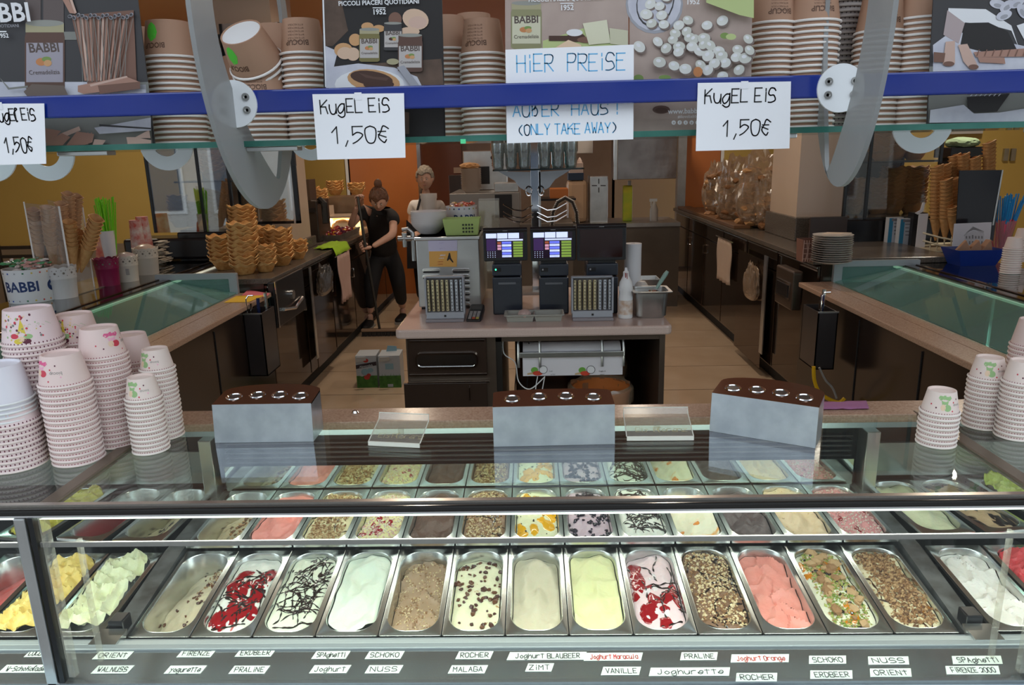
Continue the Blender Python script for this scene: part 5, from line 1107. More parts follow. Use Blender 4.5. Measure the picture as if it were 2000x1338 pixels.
# ---- registers
def register(label, u0, v0, u1, v1, y, on, pu0, pu1, green):
    x0, x1, z0, z1 = PB(u0, v0, u1, v1, y); t = thing('cash_register', label, 'cash register', ((x0+x1)/2, y, .8705)); 
    obj('monitor_bezel', MB().prism(rrect(x0, x1, z0, z1, .008, 3), 'y', y, y+.028), BLACK, t, bevel=.003)
    obj('monitor_top', MB().prism([(y-.004, z1-.012), (y+.03, z1-.02), (y+.055, z1+.004), (y+.01, z1+.008)], 'x', x0, x1), BLACK, t)
    obj('logo', MB().box((x0+x1)/2-.012, (x0+x1)/2+.012, y-.0012, y, z1-.010, z1-.006), M('logo_grey', (.45, .45, .45), .4), t)
    sx0, sx1, sz0, sz1 = x0+.014, x1-.018, z0+.016, z1-.018; W, H = sx1-sx0, sz1-sz0
    sc = obj('screen', MB().box(sx0, sx1, y-.0015, y, sz0, sz1), M('screen_dark', (.016, .006, .020), .12, emit=.25) if on else M('screen_off', (.022, .004, .004), .10), t)
    if on:
        mb = MB(); em = [M('screen_white', (.62, .70, 1), emit=.85), M('screen_blue', (.16, .20, .95), emit=.8), M('screen_green', (.20, .32, .05), emit=.75), M('screen_pink', (.75, .35, .5), emit=.6), M('screen_purple', (.05, .02, .10), emit=.5), M('screen_brown', (.35, .09, .04), emit=.6)]
        def sq(a, b, c, d, m): mb.add([(sx0+a*W, y-.0018, sz0+b*H), (sx0+c*W, y-.0018, sz0+b*H), (sx0+c*W, y-.0018, sz0+d*H), (sx0+a*W, y-.0018, sz0+d*H)], [(0, 1, 2, 3)], m)
        sq(0, .80, .28, .99, 0); sq(.30, .78, .57, 1, 0); sq(.59, .78, .88, 1, 0); sq(.30, .69, .98, .75, 0); sq(.01, .30, .26, .76, 4)
        for i in range(6): sq(.42, .03+i*.108, .67, .03+i*.108+.085, 1 if i % 2 else 0); sq(.72, .03+i*.108, .97, .03+i*.108+.085, 2)
        for i in range(6):
            for q in range(3): sq(.43, .045+i*.108+q*.02, .60+.02*((i+q) % 3), .052+i*.108+q*.02, 1)
        for i in range(3): sq(.30, .33+i*.115, .40, .33+i*.115+.09, [3, 3, 5][i])
        for i in range(4):
            for j in range(4): sq(.03+i*.065, .03+j*.07, .05+i*.065, .05+j*.07, 0)
        obj('display_image', mb, em, sc)
    xa, xb = at(pu0, 540, y=y+.02).x, at(pu1, 540, y=y+.02).x
    obj('stand', MB().box(xa+.01, xb-.01, y+.02, y+.08, z0-.05, z0+.03), BLACK, t)
    obj('printer_head', MB().box(xa, xb, y-.005, y+.15, z0-.075, z0-.015), NAVY, t, bevel=.006)
    obj('printer_body', MB().box(xa, xb, y-.012, y+.19, .871, z0-.08), NAVY, t, bevel=.006)
    obj('paper_slot', MB().box(xa+.03, xb-.03, y-.016, y-.012, z0-.115, z0-.105), M('slot_grey', (.12, .13, .15), .3), t)
    obj('status_light', MB().box(xa+.015, xa+.022, y-.0075, y-.005, z0-.045, z0-.037), M('green_led', (.05, .9, .35), emit=3) if green else M('grey_led', (.4, .4, .42)), t)
    obj('button_panel', MB().box(xa+.008, xa+.045, y-.0065, y-.005, z0-.052, z0-.032), BLACKM, t)
register('left touchscreen cash register with a lit menu and a green light', 944, 448, 1030, 510, 3.66, True, 962, 1019, True)
register('middle touchscreen cash register with a lit menu', 1036, 446, 1125, 510, 3.66, True, 1053, 1110, False)
register('right touchscreen cash register with a dark screen', 1127, 440, 1223, 509, 3.64, False, 1145, 1206, False)
# ---- trays, bottle, roll, pans
t = thing('divided_tray', 'grey plastic tray with two compartments in front of the middle register', 'tray', (at(1043, 605, y=3.5).x, 3.52, .8705))
TG = M('grey_green_tray', (.36, .36, .32), .4)
for sx in (-1, 1): obj('compartment', tap_box(MB(), .060, .045, .068, .055, .034, .003), TG, t, local=True).location.x = sx*.0685
obj('tray_rim', MB().ring(rrect(-.145, .145, -.065, .062, .01, 2), rrect(-.135, .135, -.055, .052, .01, 2), 'z', .032, .037), TG, t, local=True)
t = thing('oval_sponge', 'pale pink speckled oval sponge in the left half of the grey tray', 'sponge', (at(1024, 600, y=3.5).x, 3.51, .877))
obj('sponge', MB().ico((0, 0, .024), (.045, .032, .024), sub=3), M('sponge_pink', (.66, .50, .44), .8, noise=90, col2=(.5, .36, .33), bump=.6), t, local=True, smooth=True)
t = thing('sauce_bottle', 'white squeeze bottle with an orange label and dripped spout at the right of the island', 'bottle', (at(1222, 610, y=3.52).x, 3.53, .8705))
obj('bottle_body', MB().lathe([(.033, 0), (.035, .004), (.034, .05), (.035, .10), (.031, .125), (.035, .145), (.030, .175), (.017, .20), (.014, .205), (.014, .225), (.008, .23), (.005, .245), (0, .245)], 28), WHITE, t, smooth=True, local=True)
obj('bottle_label', MB().lathe([(.0355, .02), (.0355, .09)], 28, cap=False), M('orange_label', (.55, .36, .24), .5, noise=40, col2=(.75, .70, .66)), t, local=True, smooth=True)
obj('drip', MB().box(-.006, -.002, -.017, -.014, .19, .222).box(.002, .005, -.02, -.017, .18, .222), RED, t, local=True)
t = thing('kitchen_roll', 'upright white paper roll behind the white sauce bottle', 'paper roll', (at(1232, 500, y=3.75).x+.01, 3.75, .8705))
obj('roll', MB().lathe([(.042, 0), (.043, .30), (.044, .335), (.012, .335), (.012, .30)], 30), M('kitchen_paper', (.72, .72, .74), .8, bump=.2), t, local=True, smooth=True)
t = thing('lidded_tub', 'small round white tub with a domed lid behind the steel container', 'tub', (at(1252, 550, y=3.72).x, 3.72, .8705))
obj('tub', MB().lathe([(.034, 0), (.036, .09), (.038, .10), (.036, .125), (.022, .145), (0, .15)], 28), M('cream_tub', (.66, .60, .54), .5), t, local=True, smooth=True)
t = thing('small_steel_pan', 'small steel pan of brown sauce behind the large steel container', 'pan', (at(1268, 548, y=3.9).x, 3.92, .8705))
obj('pan_shell', tap_box(MB(), .04, .05, .05, .07, .13), STEEL, t, local=True); obj('sauce', MB().box(-.044, .044, -.06, .06, .105, .11), CHOCB, t, local=True)
t = thing('steel_container', 'deep steel food container with rounded corners at the right end of the island', 'container', (at(1270, 600, y=3.55).x, 3.56, .8705))
def rtap(levels, m, par, nm, n=5):
    mb = MB(); N = None; vs = []; fs = []
    for (a, b, r, z) in levels:
        L_ = [(x, y, z) for x, y in rrect(-a, a, -b, b, r, n)]; N = len(L_); vs += L_
    for q in range(len(levels)-1):
        for i in range(N): j = (i+1) % N; fs.append((q*N+i, q*N+j, (q+1)*N+j, (q+1)*N+i))
    fs.append(tuple(range(N))[::-1]); fs.append(tuple((len(levels)-1)*N+i for i in range(N))); mb.add(vs, fs); return obj(nm, mb, m, par, local=True, smooth=True)
rtap([(.062, .055, .03, 0), (.072, .065, .03, .012), (.078, .072, .03, .125), (.084, .078, .03, .130), (.094, .088, .01, .131), (.094, .088, .01, .134), (.080, .074, .03, .134), (.074, .068, .03, .10)], STEELD, t, 'container_shell')
t = thing('scoop_handle', 'ice cream scoop with a green-grey handle standing in the steel container', 'scoop', (at(1290, 570, y=3.56).x, 3.56, .975))
obj('handle', MB().tube([(-.02, 0, .03), (.0, 0, .065), (.022, .0, .10), (.032, 0, .115)], [.007, .010, .011, .008], 10), M('green_grey_handle', (.28, .42, .36), .25), t, local=True, smooth=True)
obj('bowl', MB().lathe([(0, 0), (.02, .004), (.026, .018), (.024, .018), (.018, .007), (0, .004)], 16, c=(-.035, 0, .003)), CHROME, t, local=True, smooth=True)
# ---- glass rack tower behind the registers
t = thing('glass_rack', 'chrome post with glass shelves and curved brackets holding drinking glasses', 'rack', (at(1044, 400, y=4.3).x, 4.3, .8705))
YR = 4.28; x0 = at(1037, 400, y=YR).x; x1 = at(1053, 400, y=YR).x
obj('post', MB().box(x0, x1, YR, YR+.03, .8705, 1.80), CHROME, t, bevel=.003); obj('post_edge', MB().box(x1+.002, x1+.010, YR+.005, YR+.03, .8705, 1.78), STEEL, t)
zs = at(1050, 329, y=YR-.05).z; xa, xb = at(963, 330, y=YR-.05).x, at(1140, 330, y=YR-.05).x
obj('rack_shelf', MB().prism(rrect(xa, xb, YR-.13, YR+.14, .02, 3), 'z', zs-.009, zs), M('dark_glass_shelf', (.02, .03, .03), .08), t)
obj('rack_base', MB().prism(rrect(x0-.12, x1+.12, YR-.10, YR+.12, .03), 'z', .8705, .885), STEELD, t)
for sx in (-1, 1):
    cx = (x0+x1)/2; W_ = .205
    pts = [(cx+sx*.012, zs-.02), (cx+sx*W_, zs-.012), (cx+sx*(W_-.03), zs-.03), (cx+sx*.115, zs-.065), (cx+sx*.085, zs-.105), (cx+sx*.05, zs-.125), (cx+sx*.012, zs-.15)]
    obj('bracket', MB().prism(pts, 'y', YR+.005, YR+.02), M('etched_acrylic', (.42, .44, .47), .25, .6), t)
    obj('ring', MB().tube([(cx+sx*.035+.017*cos(q*pi/8), YR-.002, zs-.125+.026*sin(q*pi/8)) for q in range(17)], .004, 6), CHROME, t, smooth=True)
    for dz in (.205, .245, .27): obj('curved_arm', MB().tube([(cx+sx*.012, YR-.01, zs-dz+.0), (cx+sx*.07, YR-.03, zs-dz-.028), (cx+sx*.12, YR-.04, zs-dz-.022), (cx+sx*.18, YR-.05, zs-dz+.012)], [.003, .004, .005, .003], 6), CHROME, t, smooth=True)
GM = glass('tumbler_glass', (.86, .90, .90), 3.0, .03, .10, (.6, .62, .62))
TQ = glass('turquoise_glass', (.25, .72, .72), 3, .03, .1, (.1, .4, .42))
gm = MB().lathe([(.026, 0), (.031, .02), (.030, .08), (.036, .09), (.037, .14), (.035, .14), (.033, .09), (.026, .012), (0, .012)], 12, cap=False).mesh('drinking_glass', GM, True)
gq = gm.copy(); gq.materials.clear(); gq.materials.append(TQ)
gl = []
for sd in (-1, 1):
    for i in range(3):
        for j in range(3):
            o = bpy.data.objects.new('drinking_glass', gm if not (j == 2 and sd > 0) else gq); COL.objects.link(o); o.location = ((x0+x1)/2+sd*(.056+i*.074), YR-.080+j*.080, zs+.0005)
            o['kind'] = ''; del o['kind']
            tag(o, f'ribbed clear drinking glass on the {"left" if sd < 0 else "right"} half of the rack shelf, ' + ['inner', 'middle', 'outer'][i]+' column, '+['front', 'second', 'back'][j]+' row', 'drinking glass', 'drinking glasses on the rack shelf')
            o['label'] = f'{"turquoise" if (j==2 and sd>0) else "clear"} glass on rack shelf, {"left" if sd < 0 else "right"} side, ' + ['inner', 'middle', 'outer'][i]+' column, '+['front', 'second', 'back'][j]+' row'
# acrylic menu stand
t = thing('acrylic_stand', 'clear acrylic leaflet stand behind the left register', 'stand', (at(957, 440, y=4.1).x, 4.1, .8705))
x0, x1, z0, z1 = PB(935, 392, 975, 446, 4.1); obj('acrylic_pocket', MB().box(x0, x1, 4.10, 4.103, .8705, z1).box(x0, x1, 4.14, 4.143, .8705, z1+.01).box(x1-.003, x1, 4.10, 4.143, .8705, z1), ACRYL, t)
# milk carton trays on the floor
def cartons(label, u, v, w, open_):
    p = at(u, v, z=0); wd = w*p.length/FL; t = thing('carton_pack', label, 'carton', (p.x, p.y+.10, 0), (0, 0, radians(2)))
    m = [M('carton_side', (.10, .15, .19), .5), M('carton_white', (.45, .50, .54), .5), M('carton_green', (.035, .13, .015), .6, noise=30, col2=(.07, .22, .03)), M('carton_red', (.50, .04, .03), .5), M('carton_blue', (.25, .42, .50), .5), M('carton_dark', (.03, .02, .03), .5)]
    h = .245; mb = MB().box(-wd/2, wd/2, -.09, .09, 0, h, 1); mb.box(-wd/2-.001, wd/2+.001, -.092, -.089, 0, h*.38, 2)
    o = obj('box', mb, m, t, local=True)
    b2 = MB()
    if open_:
        b2.add([(-wd/2, -.093, h*.60), (wd/2, -.093, h*.70), (wd/2, -.093, h*.82), (-wd/2, -.093, h*.72)], [(0, 1, 2, 3)], 5)
        for (cx, cz, r, mm) in ((-.01, .5*h, .030, 4), (.03, .55*h, .022, 4), (-.035, .42*h, .018, 1), (.0, .33*h, .022, 3), (.015, .40*h, .016, 3), (-.0, h*.86, .02, 3), (.005, .92*h, .012, 1)):
            b2.add([(cx+r*cos(q*.52), -.0935-(.0005 if mm == 3 else 0), cz+r*.8*sin(q*.52)) for q in range(12)], [tuple(range(12))], mm)
        put_type(b2, 'Alpenmilch', .022, lambda a, b: Vector((a, -.0945, h*.66+b+a*.12)), 0, 0, 1, True)
    else:
        b2.add([(-.03, -.093, h*.58), (.03, -.093, h*.58), (.03, -.093, h*.76), (-.03, -.093, h*.76)], [(0, 1, 2, 3)], 4)
        for q in range(14): xx_ = -wd/2+.006+q*wd/15; b2.add([(xx_, -.0935, h*.30), (xx_+.006, -.0935, h*.30), (xx_+.008*(1 if q % 2 else -1), -.0935, h*(.42+.05*sin(q*2)))], [(0, 1, 2)], 2)
        b2.add([(-.02, -.0935, h*.03), (.02, -.0935, h*.03), (.02, -.0935, h*.12), (-.02, -.0935, h*.12)], [(0, 1, 2, 3)], 1)
    obj('box_print', b2, m, t, local=True)
    for q, (a_, b_) in enumerate(((-.5, 0), (.0, .05), (.3, -.03))):
        obj('flap', MB().prism([(-wd/4, h), (wd/4, h), (wd/4, h+.035), (-wd/6, h+.045)], 'y', -.004, .0, T=Matrix.Translation((a_*wd*.4, b_, 0)) @ Matrix.Rotation(.5-q*.5, 4, 'X') @ Matrix.Rotation(.2, 4, 'Z')), m[4 if q else 1], t, local=True) if not open_ or q == 0 else None
    return t
cartons('green and blue milk carton pack on the floor, left one with red emblem', 717, 758, 41, True)
cartons('green and white milk carton pack with torn flaps beside the island', 762, 758, 43, False)
# ================================================================ BACK COUNTERS
ZL, ZR = .945, 1.0
def back_counter(sx, side, zt, y0, y1, wd):
    xf = -1.62 if sx < 0 else 1.70
    t = thing('back_counter', f'long dark brown back counter with glossy doors along the {side}', 'counter', (xf+sx*wd/2, (y0+y1)/2, 0))
    X = lambda a, b: (min(xf+sx*a, xf+sx*b), max(xf+sx*a, xf+sx*b))
    obj('stone_top', MB().box(*X(0, wd), y0, y1, zt-.035, zt), GRAND, t, bevel=.004)
    obj('carcass', MB().box(*X(.055, wd), y0+.01, y1, .09, zt-.036), BRZD, t)
    obj('plinth', MB().box(*X(.08, wd), y0+.03, y1, 0, .09), BLACKM, t)
    n = 6; L_ = (y1-y0)/n
    for k in range(n):
        a = y0+k*L_+.012; b = y0+(k+1)*L_-.012; zd = zt-.20
        d = obj('door', MB().box(*X(.036, .054), a, b, .11, zd), BROWN, t, bevel=.003)
        h = MB().tube([(xf+sx*.034, b-.05, zd-.06), (xf+sx*.012, b-.05, zd-.06), (xf+sx*.012, b-.05, zd-.14), (xf+sx*.034, b-.05, zd-.14)], .005, 6)
        obj('handle', h, CHROME, d, smooth=True)
        d = obj('drawer', MB().box(*X(.036, .054), a, b, zd+.012, zt-.045), BROWN, t, bevel=.003)
        obj('edge_strip', MB().box(*X(.030, .036), a, b, zt-.06, zt-.052), STEELD, d)
    return t
back_counter(-1, 'left', ZL, 4.50, 8.97, .74); back_counter(1, 'right', ZR, 4.48, 8.97, .85)
def rectx(nm, u0, v0, u1, v1, x, th, m, par, **k):
    """panel lying in a plane of constant x, its ends read at the two picture columns"""
    a = at(u0, (v0+v1)/2, x=x); b = at(u1, (v0+v1)/2, x=x); y0, y1 = sorted((a.y, b.y)); um = (u0+u1)/2
    ym = (y0+y1)/2; z0, z1 = at(um, v1, y=ym).z, at(um, v0, y=ym).z
    return obj(nm, MB().box(min(x, x+th), max(x, x+th), y0, y1, z0, z1), m, par, **k)
# open steel door with plastic bag, towels, dispensers on the counters
def towel(label, u0, u1, vt, vb, x, m):
    a = at((u0+u1)/2, vt, x=x); b_ = at(u1, vt, x=x); c = at(u0, vt, x=x); w_ = abs(b_.y-c.y); zb = at((u0+u1)/2, vb, y=a.y).z
    t = thing('towel', label, 'towel', a); vs = []; fs = []; n = 12; mm = 10
    for j in range(mm+1):
        for i in range(n+1): s = i/n-.5; z = a.z+(zb-a.z)*j/mm; vs.append((x+.010*sin(i*1.9+j*.2)*(.4+j/mm), a.y+s*w_*(1+.12*sin(j*.6)), z))
    for j in range(mm):
        for i in range(n): q = j*(n+1)+i; fs.append((q, q+1, q+n+2, q+n+1))
    mb = MB(); mb.add(vs, fs); o = obj('towel_cloth', mb, m, t, smooth=True); o.modifiers.new('t', 'SOLIDIFY').thickness = .006
    obj('towel_rail', MB().tube([(x+(.03 if x < 0 else -.03)*0, a.y-w_*.7, a.z+.004), (x, a.y+w_*.7, a.z+.004)], .006, 8), CHROME, t)
TW = M('pink_towel', (.48, .32, .27), .9, bump=.6)
towel('pale pink towel hanging from the left back counter near the sweeping woman', 658, 682, 495, 585, -1.585, TW)
towel('beige towel hanging from a rail on the right back counter', 1403, 1427, 468, 550, 1.675, M('beige_towel', (.52, .40, .31), .9, bump=.6))
def bag_blob(label, cx, cy, z0, sx, sy, sz, seed, mat=BAG, cat='plastic bag', nm='plastic_bag', peak=.0):
    t = thing(nm, label, cat, (cx, cy, z0)); bm = bmesh.new(); bmesh.ops.create_icosphere(bm, subdivisions=4, radius=1); vs = []
    for q in bm.verts:
        p = q.co.copy(); p = Vector([math.copysign(abs(c)**.7, c) for c in p]); o = Vector((seed, seed*2, 0)); k = 1+.16*mn.noise(p*2.2+o)+.16*abs(mn.noise(p*5+o))-.10*abs(mn.noise(p*11+o))
        top = max(0, p.z); vs.append((p.x*sx*k*(1-.25*top), p.y*sy*k*(1-.25*top), max(0, (p.z+1)*sz/2*k+peak*top*abs(mn.noise(p*9+o)))))
    mb = MB(); mb.add(vs, [[v.index for v in f.verts] for f in bm.faces]); bm.free(); obj('film', mb, mat, t, local=True, smooth=False); return t
rectx('x', 0, 0, 1, 1, 1.7, .01, BLACK, None) if 0 else None
t = thing('folding_shelf_door', 'open bronze mirror door with a steel frame on the right back counter', 'door', (1.69, 5.6, 0))
rectx('mirror_panel', 1437, 498, 1490, 695, 1.690, .006, M('bronze_mirror', (.12, .08, .06), .06, .9), t); rectx('steel_edge', 1487, 500, 1493, 690, 1.684, .008, STEEL, t)
p = at(1466, 560, x=1.66); bag_blob('crumpled clear plastic bag hanging on the right back counter', 1.665, p.y, p.z-.10, .035, .16, .26, 3)
t = thing('napkin_dispenser', 'slanted chrome-edged dispenser box on the front of the right back counter', 'dispenser', (1.69, 4.9, .7)); p = at(1545, 562, x=1.68)
obj('dispenser_body', MB().box(1.63, 1.695, p.y-.16, p.y+.16, p.z-.12, p.z+.13), BRZ, t, bevel=.01); obj('slot_frame', MB().box(1.624, 1.63, p.y-.13, p.y+.13, p.z-.06, p.z+.05), CHROME, t); obj('slot', MB().box(1.620, 1.625, p.y-.11, p.y+.11, p.z-.045, p.z+.035), BLACK, t)
t = thing('under_counter_oven', 'black built-in appliance with chrome edges under the left back counter', 'appliance', (-1.6, 5.1, .6)); p = at(568, 575, x=-1.585)
obj('appliance_body', MB().box(-1.625, -1.585, p.y-.30, p.y+.30, p.z-.16, p.z+.13), BLACK, t, bevel=.006); obj('chrome_edge', MB().box(-1.584, -1.580, p.y-.29, p.y-.27, p.z-.16, p.z+.13), CHROME, t)
obj('appliance_knob', MB().cyl((-1.585, p.y, p.z), (-1.565, p.y, p.z), .03, n=20), STEEL, t); obj('appliance_pipe', MB().tube([(-1.575, p.y-.2, p.z-.06), (-1.565, p.y, p.z-.09), (-1.575, p.y+.2, p.z-.06)], .012, 8), CHROME, t, smooth=True)
t = thing('hanging_mirror_door', 'open glossy door with a chrome frame and bag on the left back counter', 'door', (-1.60, 5.8, 0))
rectx('mirror_panel', 612, 522, 650, 700, -1.600, .006, M('bronze_mirror', (.12, .08, .06), .06, .9), t); rectx('steel_edge', 610, 522, 614, 700, -1.594, .006, STEEL, t)
p = at(634, 550, x=-1.57); bag_blob('grey plastic bag hanging over the open door at the left', -1.567, p.y, p.z-.10, .022, .20, .22, 9, glass('smoke_film', (.4, .38, .36), 3, .15, .25, (.14, .12, .10)))
# tool boxes at the inner edge
def tool_box(sx, side, u0, u1, vt, vb, y):
    x0, x1, z0, z1 = PB(u0, vt, u1, vb, y); t = thing('tool_box', f'dark steel tool box with scoops and cables at the inner {side} edge of the counter', 'tool box', ((x0+x1)/2, y, z0))
    w_ = x1-x0; mb = MB()
    for (a, b, c, d) in ((0, w_, 0, .006), (0, w_, .21, .216), (0, .006, 0, .216), (w_-.006, w_, 0, .216)): mb.box(x0+a, x0+b, y+c, y+d, z0, z1)
    mb.box(x0, x1, y, y+.216, z0, z0+.006); obj('box_shell', mb, M('box_dark_steel', (.085, .075, .075), .30, .6), t)
    obj('rim_strip', MB().box(x0-.002, x1+.002, y-.003, y+.004, z1-.005, z1+.003), STEELD, t)
    for k, (a, b) in enumerate(((.25, .05), (.5, .10), (.75, .15))):
        xx = x0+w_*a; tt = thing('ice_cream_scoop', f'scoop with a {["steel","dark blue","steel"][k]} handle in the {side} tool box, ' + ['nearest', 'middle', 'farthest'][k], 'scoop', (xx, y+b, z1-.08))
        obj('handle', MB().cyl((0, 0, 0), (.004, 0, .13+.02*k), .008, .010, 10), [CHROME, M('navy_handle', (.01, .02, .09), .3), STEEL][k], tt, local=True, smooth=True)
        obj('ferrule', MB().cyl((0, 0, -.03), (0, 0, 0), .005, n=8), CHROME, tt, local=True)
    mb = MB().tube([(x0+.02, y+.02, z1-.02), (x0+.02, y+.02, z1+.08), (x0+.035, y+.02, z1+.10), (x0+w_*.6, y+.02, z1+.10)], .004, 8); obj('wire_hook', mb, CHROME, t, smooth=True)
    return x0, x1, z0, z1
tool_box(-1, 'left', 481, 517, 613, 735, 4.0); tool_box(1, 'right', 1594, 1633, 610, 722, 3.72)
t = thing('yellow_hose', 'yellow hose hanging below the right tool box', 'hose', (1.45, 3.6, .3)); pxline([(1589, 716), (1591, 745), (1604, 770), (1636, 786), (1650, 778)], 3.6, .010, M('yellow_hose_m', (.75, .42, .01), .4), t, 'hose')
pxline([(1600, 718), (1612, 742), (1626, 758), (1634, 778)], 3.62, .006, M('grey_cable', (.3, .29, .27), .5), t, 'grey_cable')
for nm, lab, pts, c in (('orange_card', 'bright orange card lying on the left stone worktop', [(437, 591), (486, 590), (517, 577), (462, 578)], (.80, .48, .01)), ('pink_card', 'pink card under the orange one on the left stone worktop', [(472, 577), (520, 580), (527, 573), (484, 566)], (.72, .16, .20))):
    q = [at(u, v, z=.8735) for u, v in pts]; c0 = sum(q, Vector())/4; t = thing(nm, lab, 'card', (c0.x, c0.y, .8725)); obj('card', MB().prism([(p.x, p.y) for p in q], 'z', .8725 if nm[0] == 'p' else .8735, .8733 if nm[0] == 'p' else .8745), M(nm+'_m', c, .6), t)
# ================================================================ WAFFLE BASKETS AND CONES
EDGE_L = M('waffle_edge', (.92, .60, .26), .6, noise=40, col2=(.80, .46, .16)); EDGE_D = M('waffle_edge_dark', (.50, .29, .12), .7)  # rim tone raised so the colour also carries street light on the baskets
def basket_mesh(R, h, mat, wv=.012, seed=0):
    mb = MB(); n = 40; vs = []; fs = []
    pr = [(R*.50, 0, 0), (R*.62, h*.25, .1), (R*.80, h*.74, .6), (R, h, 1), (R*.955, h*1.03, 1), (R*.76, h*.76, .6), (R*.56, h*.28, .1), (R*.45, .004, 0)]
    for r, z, k in pr:
        for i in range(n): a = 2*pi*i/n; vs.append((r*(1+.04*k*sin(5*a+seed))*cos(a), r*(1+.04*k*sin(5*a+seed))*sin(a), z+k*wv*.62*(cos(8*a+seed)+.4*sin(3*a+seed*2))))
    for q in range(len(pr)-1):
        for i in range(n): j = (i+1) % n; fs.append((q*n+i, q*n+j, (q+1)*n+j, (q+1)*n+i))
    fs.append(tuple(range(n))[::-1]); fs.append(tuple(7*n+i for i in range(n))); mb.add(vs, fs)
    for q in range(2*n, 4*n): mb.m[q] = 1
    return mb.mesh('waffle_basket', [mat, EDGE_D if mat is not WAF else EDGE_L], False)
BM = [basket_mesh(.098, .070, WAF, .013, s) for s in (0, 1.3)]; BMD = [basket_mesh(.098, .070, WAFD, .010, s) for s in (0, 2.1)]; BMS = [basket_mesh(.080, .060, WAF, .011, s) for s in (0, 1.7)]; BMT = [basket_mesh(.075, .06, M('waffle_pale', (.42, .25, .10), .7, noise=60, col2=(.52, .33, .14), bump=.5, bscale=200), .009, s) for s in (0, 1)]
def bstack(meshes, x, y, z, n, pitch, where, lean=(0, 0)):
    for k in range(n):
        o = bpy.data.objects.new('waffle_basket', meshes[k % 2]); COL.objects.link(o); o.location = (x+lean[0]*k+random.uniform(-.003, .003), y+lean[1]*k, z+k*pitch); o.rotation_euler = (random.uniform(-.04, .04), random.uniform(-.04, .04), random.uniform(-.12, .12)+.3*(x % .7))
        tag(o, ('top waffle basket of ' if k == n-1 else f'waffle basket, {ordn(n-k)} from top in ')+where, 'waffle basket', None if k == n-1 else 'waffle baskets in '+where)
def bpx(meshes, u, vb, vt, y, z, pitch, where, h=.075, **k):
    zt = at(u, vt, y=y).z; bstack(meshes, at(u, vb, y=y).x, y, z, max(3, round((zt-z-h)/pitch)+1), pitch, where, **k)
bpx(BM, 441, 540, 462, 4.95, ZL, .026, 'the left stack on the left back counter')
bpx(BM, 481, 540, 437, 4.72, ZL, .026, 'the tall front stack on the left back counter', lean=(.0008, 0))
bpx(BMS, 520, 535, 472, 4.80, ZL, .019, 'the short narrow stack on the left back counter')
bpx(BM, 549, 520, 443, 5.10, ZL, .026, 'the right stack on the left back counter')
bpx(BM, 476, 450, 402, 5.22, ZL, .026, 'the tallest rear stack on the left back counter')
bpx(BM, 511, 450, 440, 5.28, ZL, .026, 'the rear stack between the tall ones on the left')
bpx(BMS, 577, 450, 468, 5.42, ZL, .026, 'the small stack beside the left column')
# far end of left counter
t = thing('brown_cabinet_box', 'brown box wrapped in plastic at the far end of the left counter', 'box', (at(665, 430, y=8.2).x, 8.2, ZL+.18)); x0, x1, z0, z1 = PB(641, 384, 698, 436, 8.05)
obj('box', MB().box(x0, x1, 8.05, 8.4, z0, z1), M('brown_box', (.22, .13, .08), .5), t, bevel=.01); obj('film', MB().box(x0-.01, x1+.01, 8.035, 8.045, z0+.08, z1+.01), BAG, t)
for u, w_, vt in ((655, 0, 352), (697, 0, 356)): bpx(BM, u, 384, vt, 8.2, z1+.012, .026, 'the back-row stack '+('left' if u < 670 else 'right')+' above the wrapped box')
x0, x1, za, zb = PB(600, 405, 637, 470, 7.6); t = thing('side_cupboard', 'small pale cupboard behind the left column', 'cupboard', ((x0+x1)/2, 7.6, ZL)); obj('cupboard_body', MB().box(x0, x1, 7.6, 7.95, ZL, zb), CREAM, t)
for u in (608, 624): bpx(BM, u, 405, 362 if u < 615 else 370, 7.72, zb+.002, .026, 'the '+('left' if u < 615 else 'right')+' stack on the pale cupboard')
x0, x1, z0, z1 = PB(630, 426, 690, 446, 7.6); t = thing('lit_niche', 'warm lit cream niche with a domed lid at the far end of left counter', 'niche', ((x0+x1)/2, 8.3, ZL)); 
obj('niche_panel', MB().box(x0, x1, 7.95, 7.98, ZL, z1+.02), M('niche_cream', (.72, .55, .30), .5), t); obj('niche_shelf', MB().box(x0, x1, 7.6, 8.0, z1+.0, z1+.02), CREAM, t)
obj('dome_lid', MB().lathe([(.13, 0), (.12, .05), (.08, .09), (0, .105)], 24, c=(x1-.14, 7.75, ZL+.001)), M('cream_dome', (.70, .55, .36), .4), t, smooth=True)
area('niche_lamp', ((x0+x1)/2, 7.8, z1-.02), (0, 0, 0), .3, .05, 6.0, (1, .72, .42))
t = thing('coffee_grinder', 'tall dark coffee machine beside the left column', 'machine', (at(606, 480, y=6.6).x, 6.6, ZL)); x0, x1, z0, z1 = PB(597, 392, 622, 480, 6.5)
obj('machine_body', MB().box(x0, x1, 6.5, 6.9, ZL, z1), M('dark_machine', (.035, .025, .02), .3), t, bevel=.01); obj('machine_door', MB().box(x0+.02, x1-.02, 6.49, 6.5, ZL+.3, z1-.1), BLACK, t); obj('hopper', MB().box(x0, x0+.06, 6.5, 6.7, z1, z1+.18), BRZ, t); obj('black_hose', MB().tube([(x1, 6.6, z1), (x1+.05, 6.55, z1-.03), (x1+.06, 6.52, z1-.2)], .03, 8), BLACKM, t, smooth=True)
t = thing('topping_tray', 'steel tray of red and yellow fruit toppings on the left counter', 'tray', (at(655, 475, y=6.9).x-.05, 7.0, ZL+.001)); obj('tray_shell', tap_box(MB(), .17, .38, .18, .40, .05), STEELD, t, local=True)
mb = MB()
for k in range(150): mb.ico((random.uniform(-.14, .14), random.uniform(-.35, .35), .035+random.uniform(0, .02)), random.uniform(.012, .022), 0 if random.random() < .7 else random.randrange(1, 3), 1, .2)
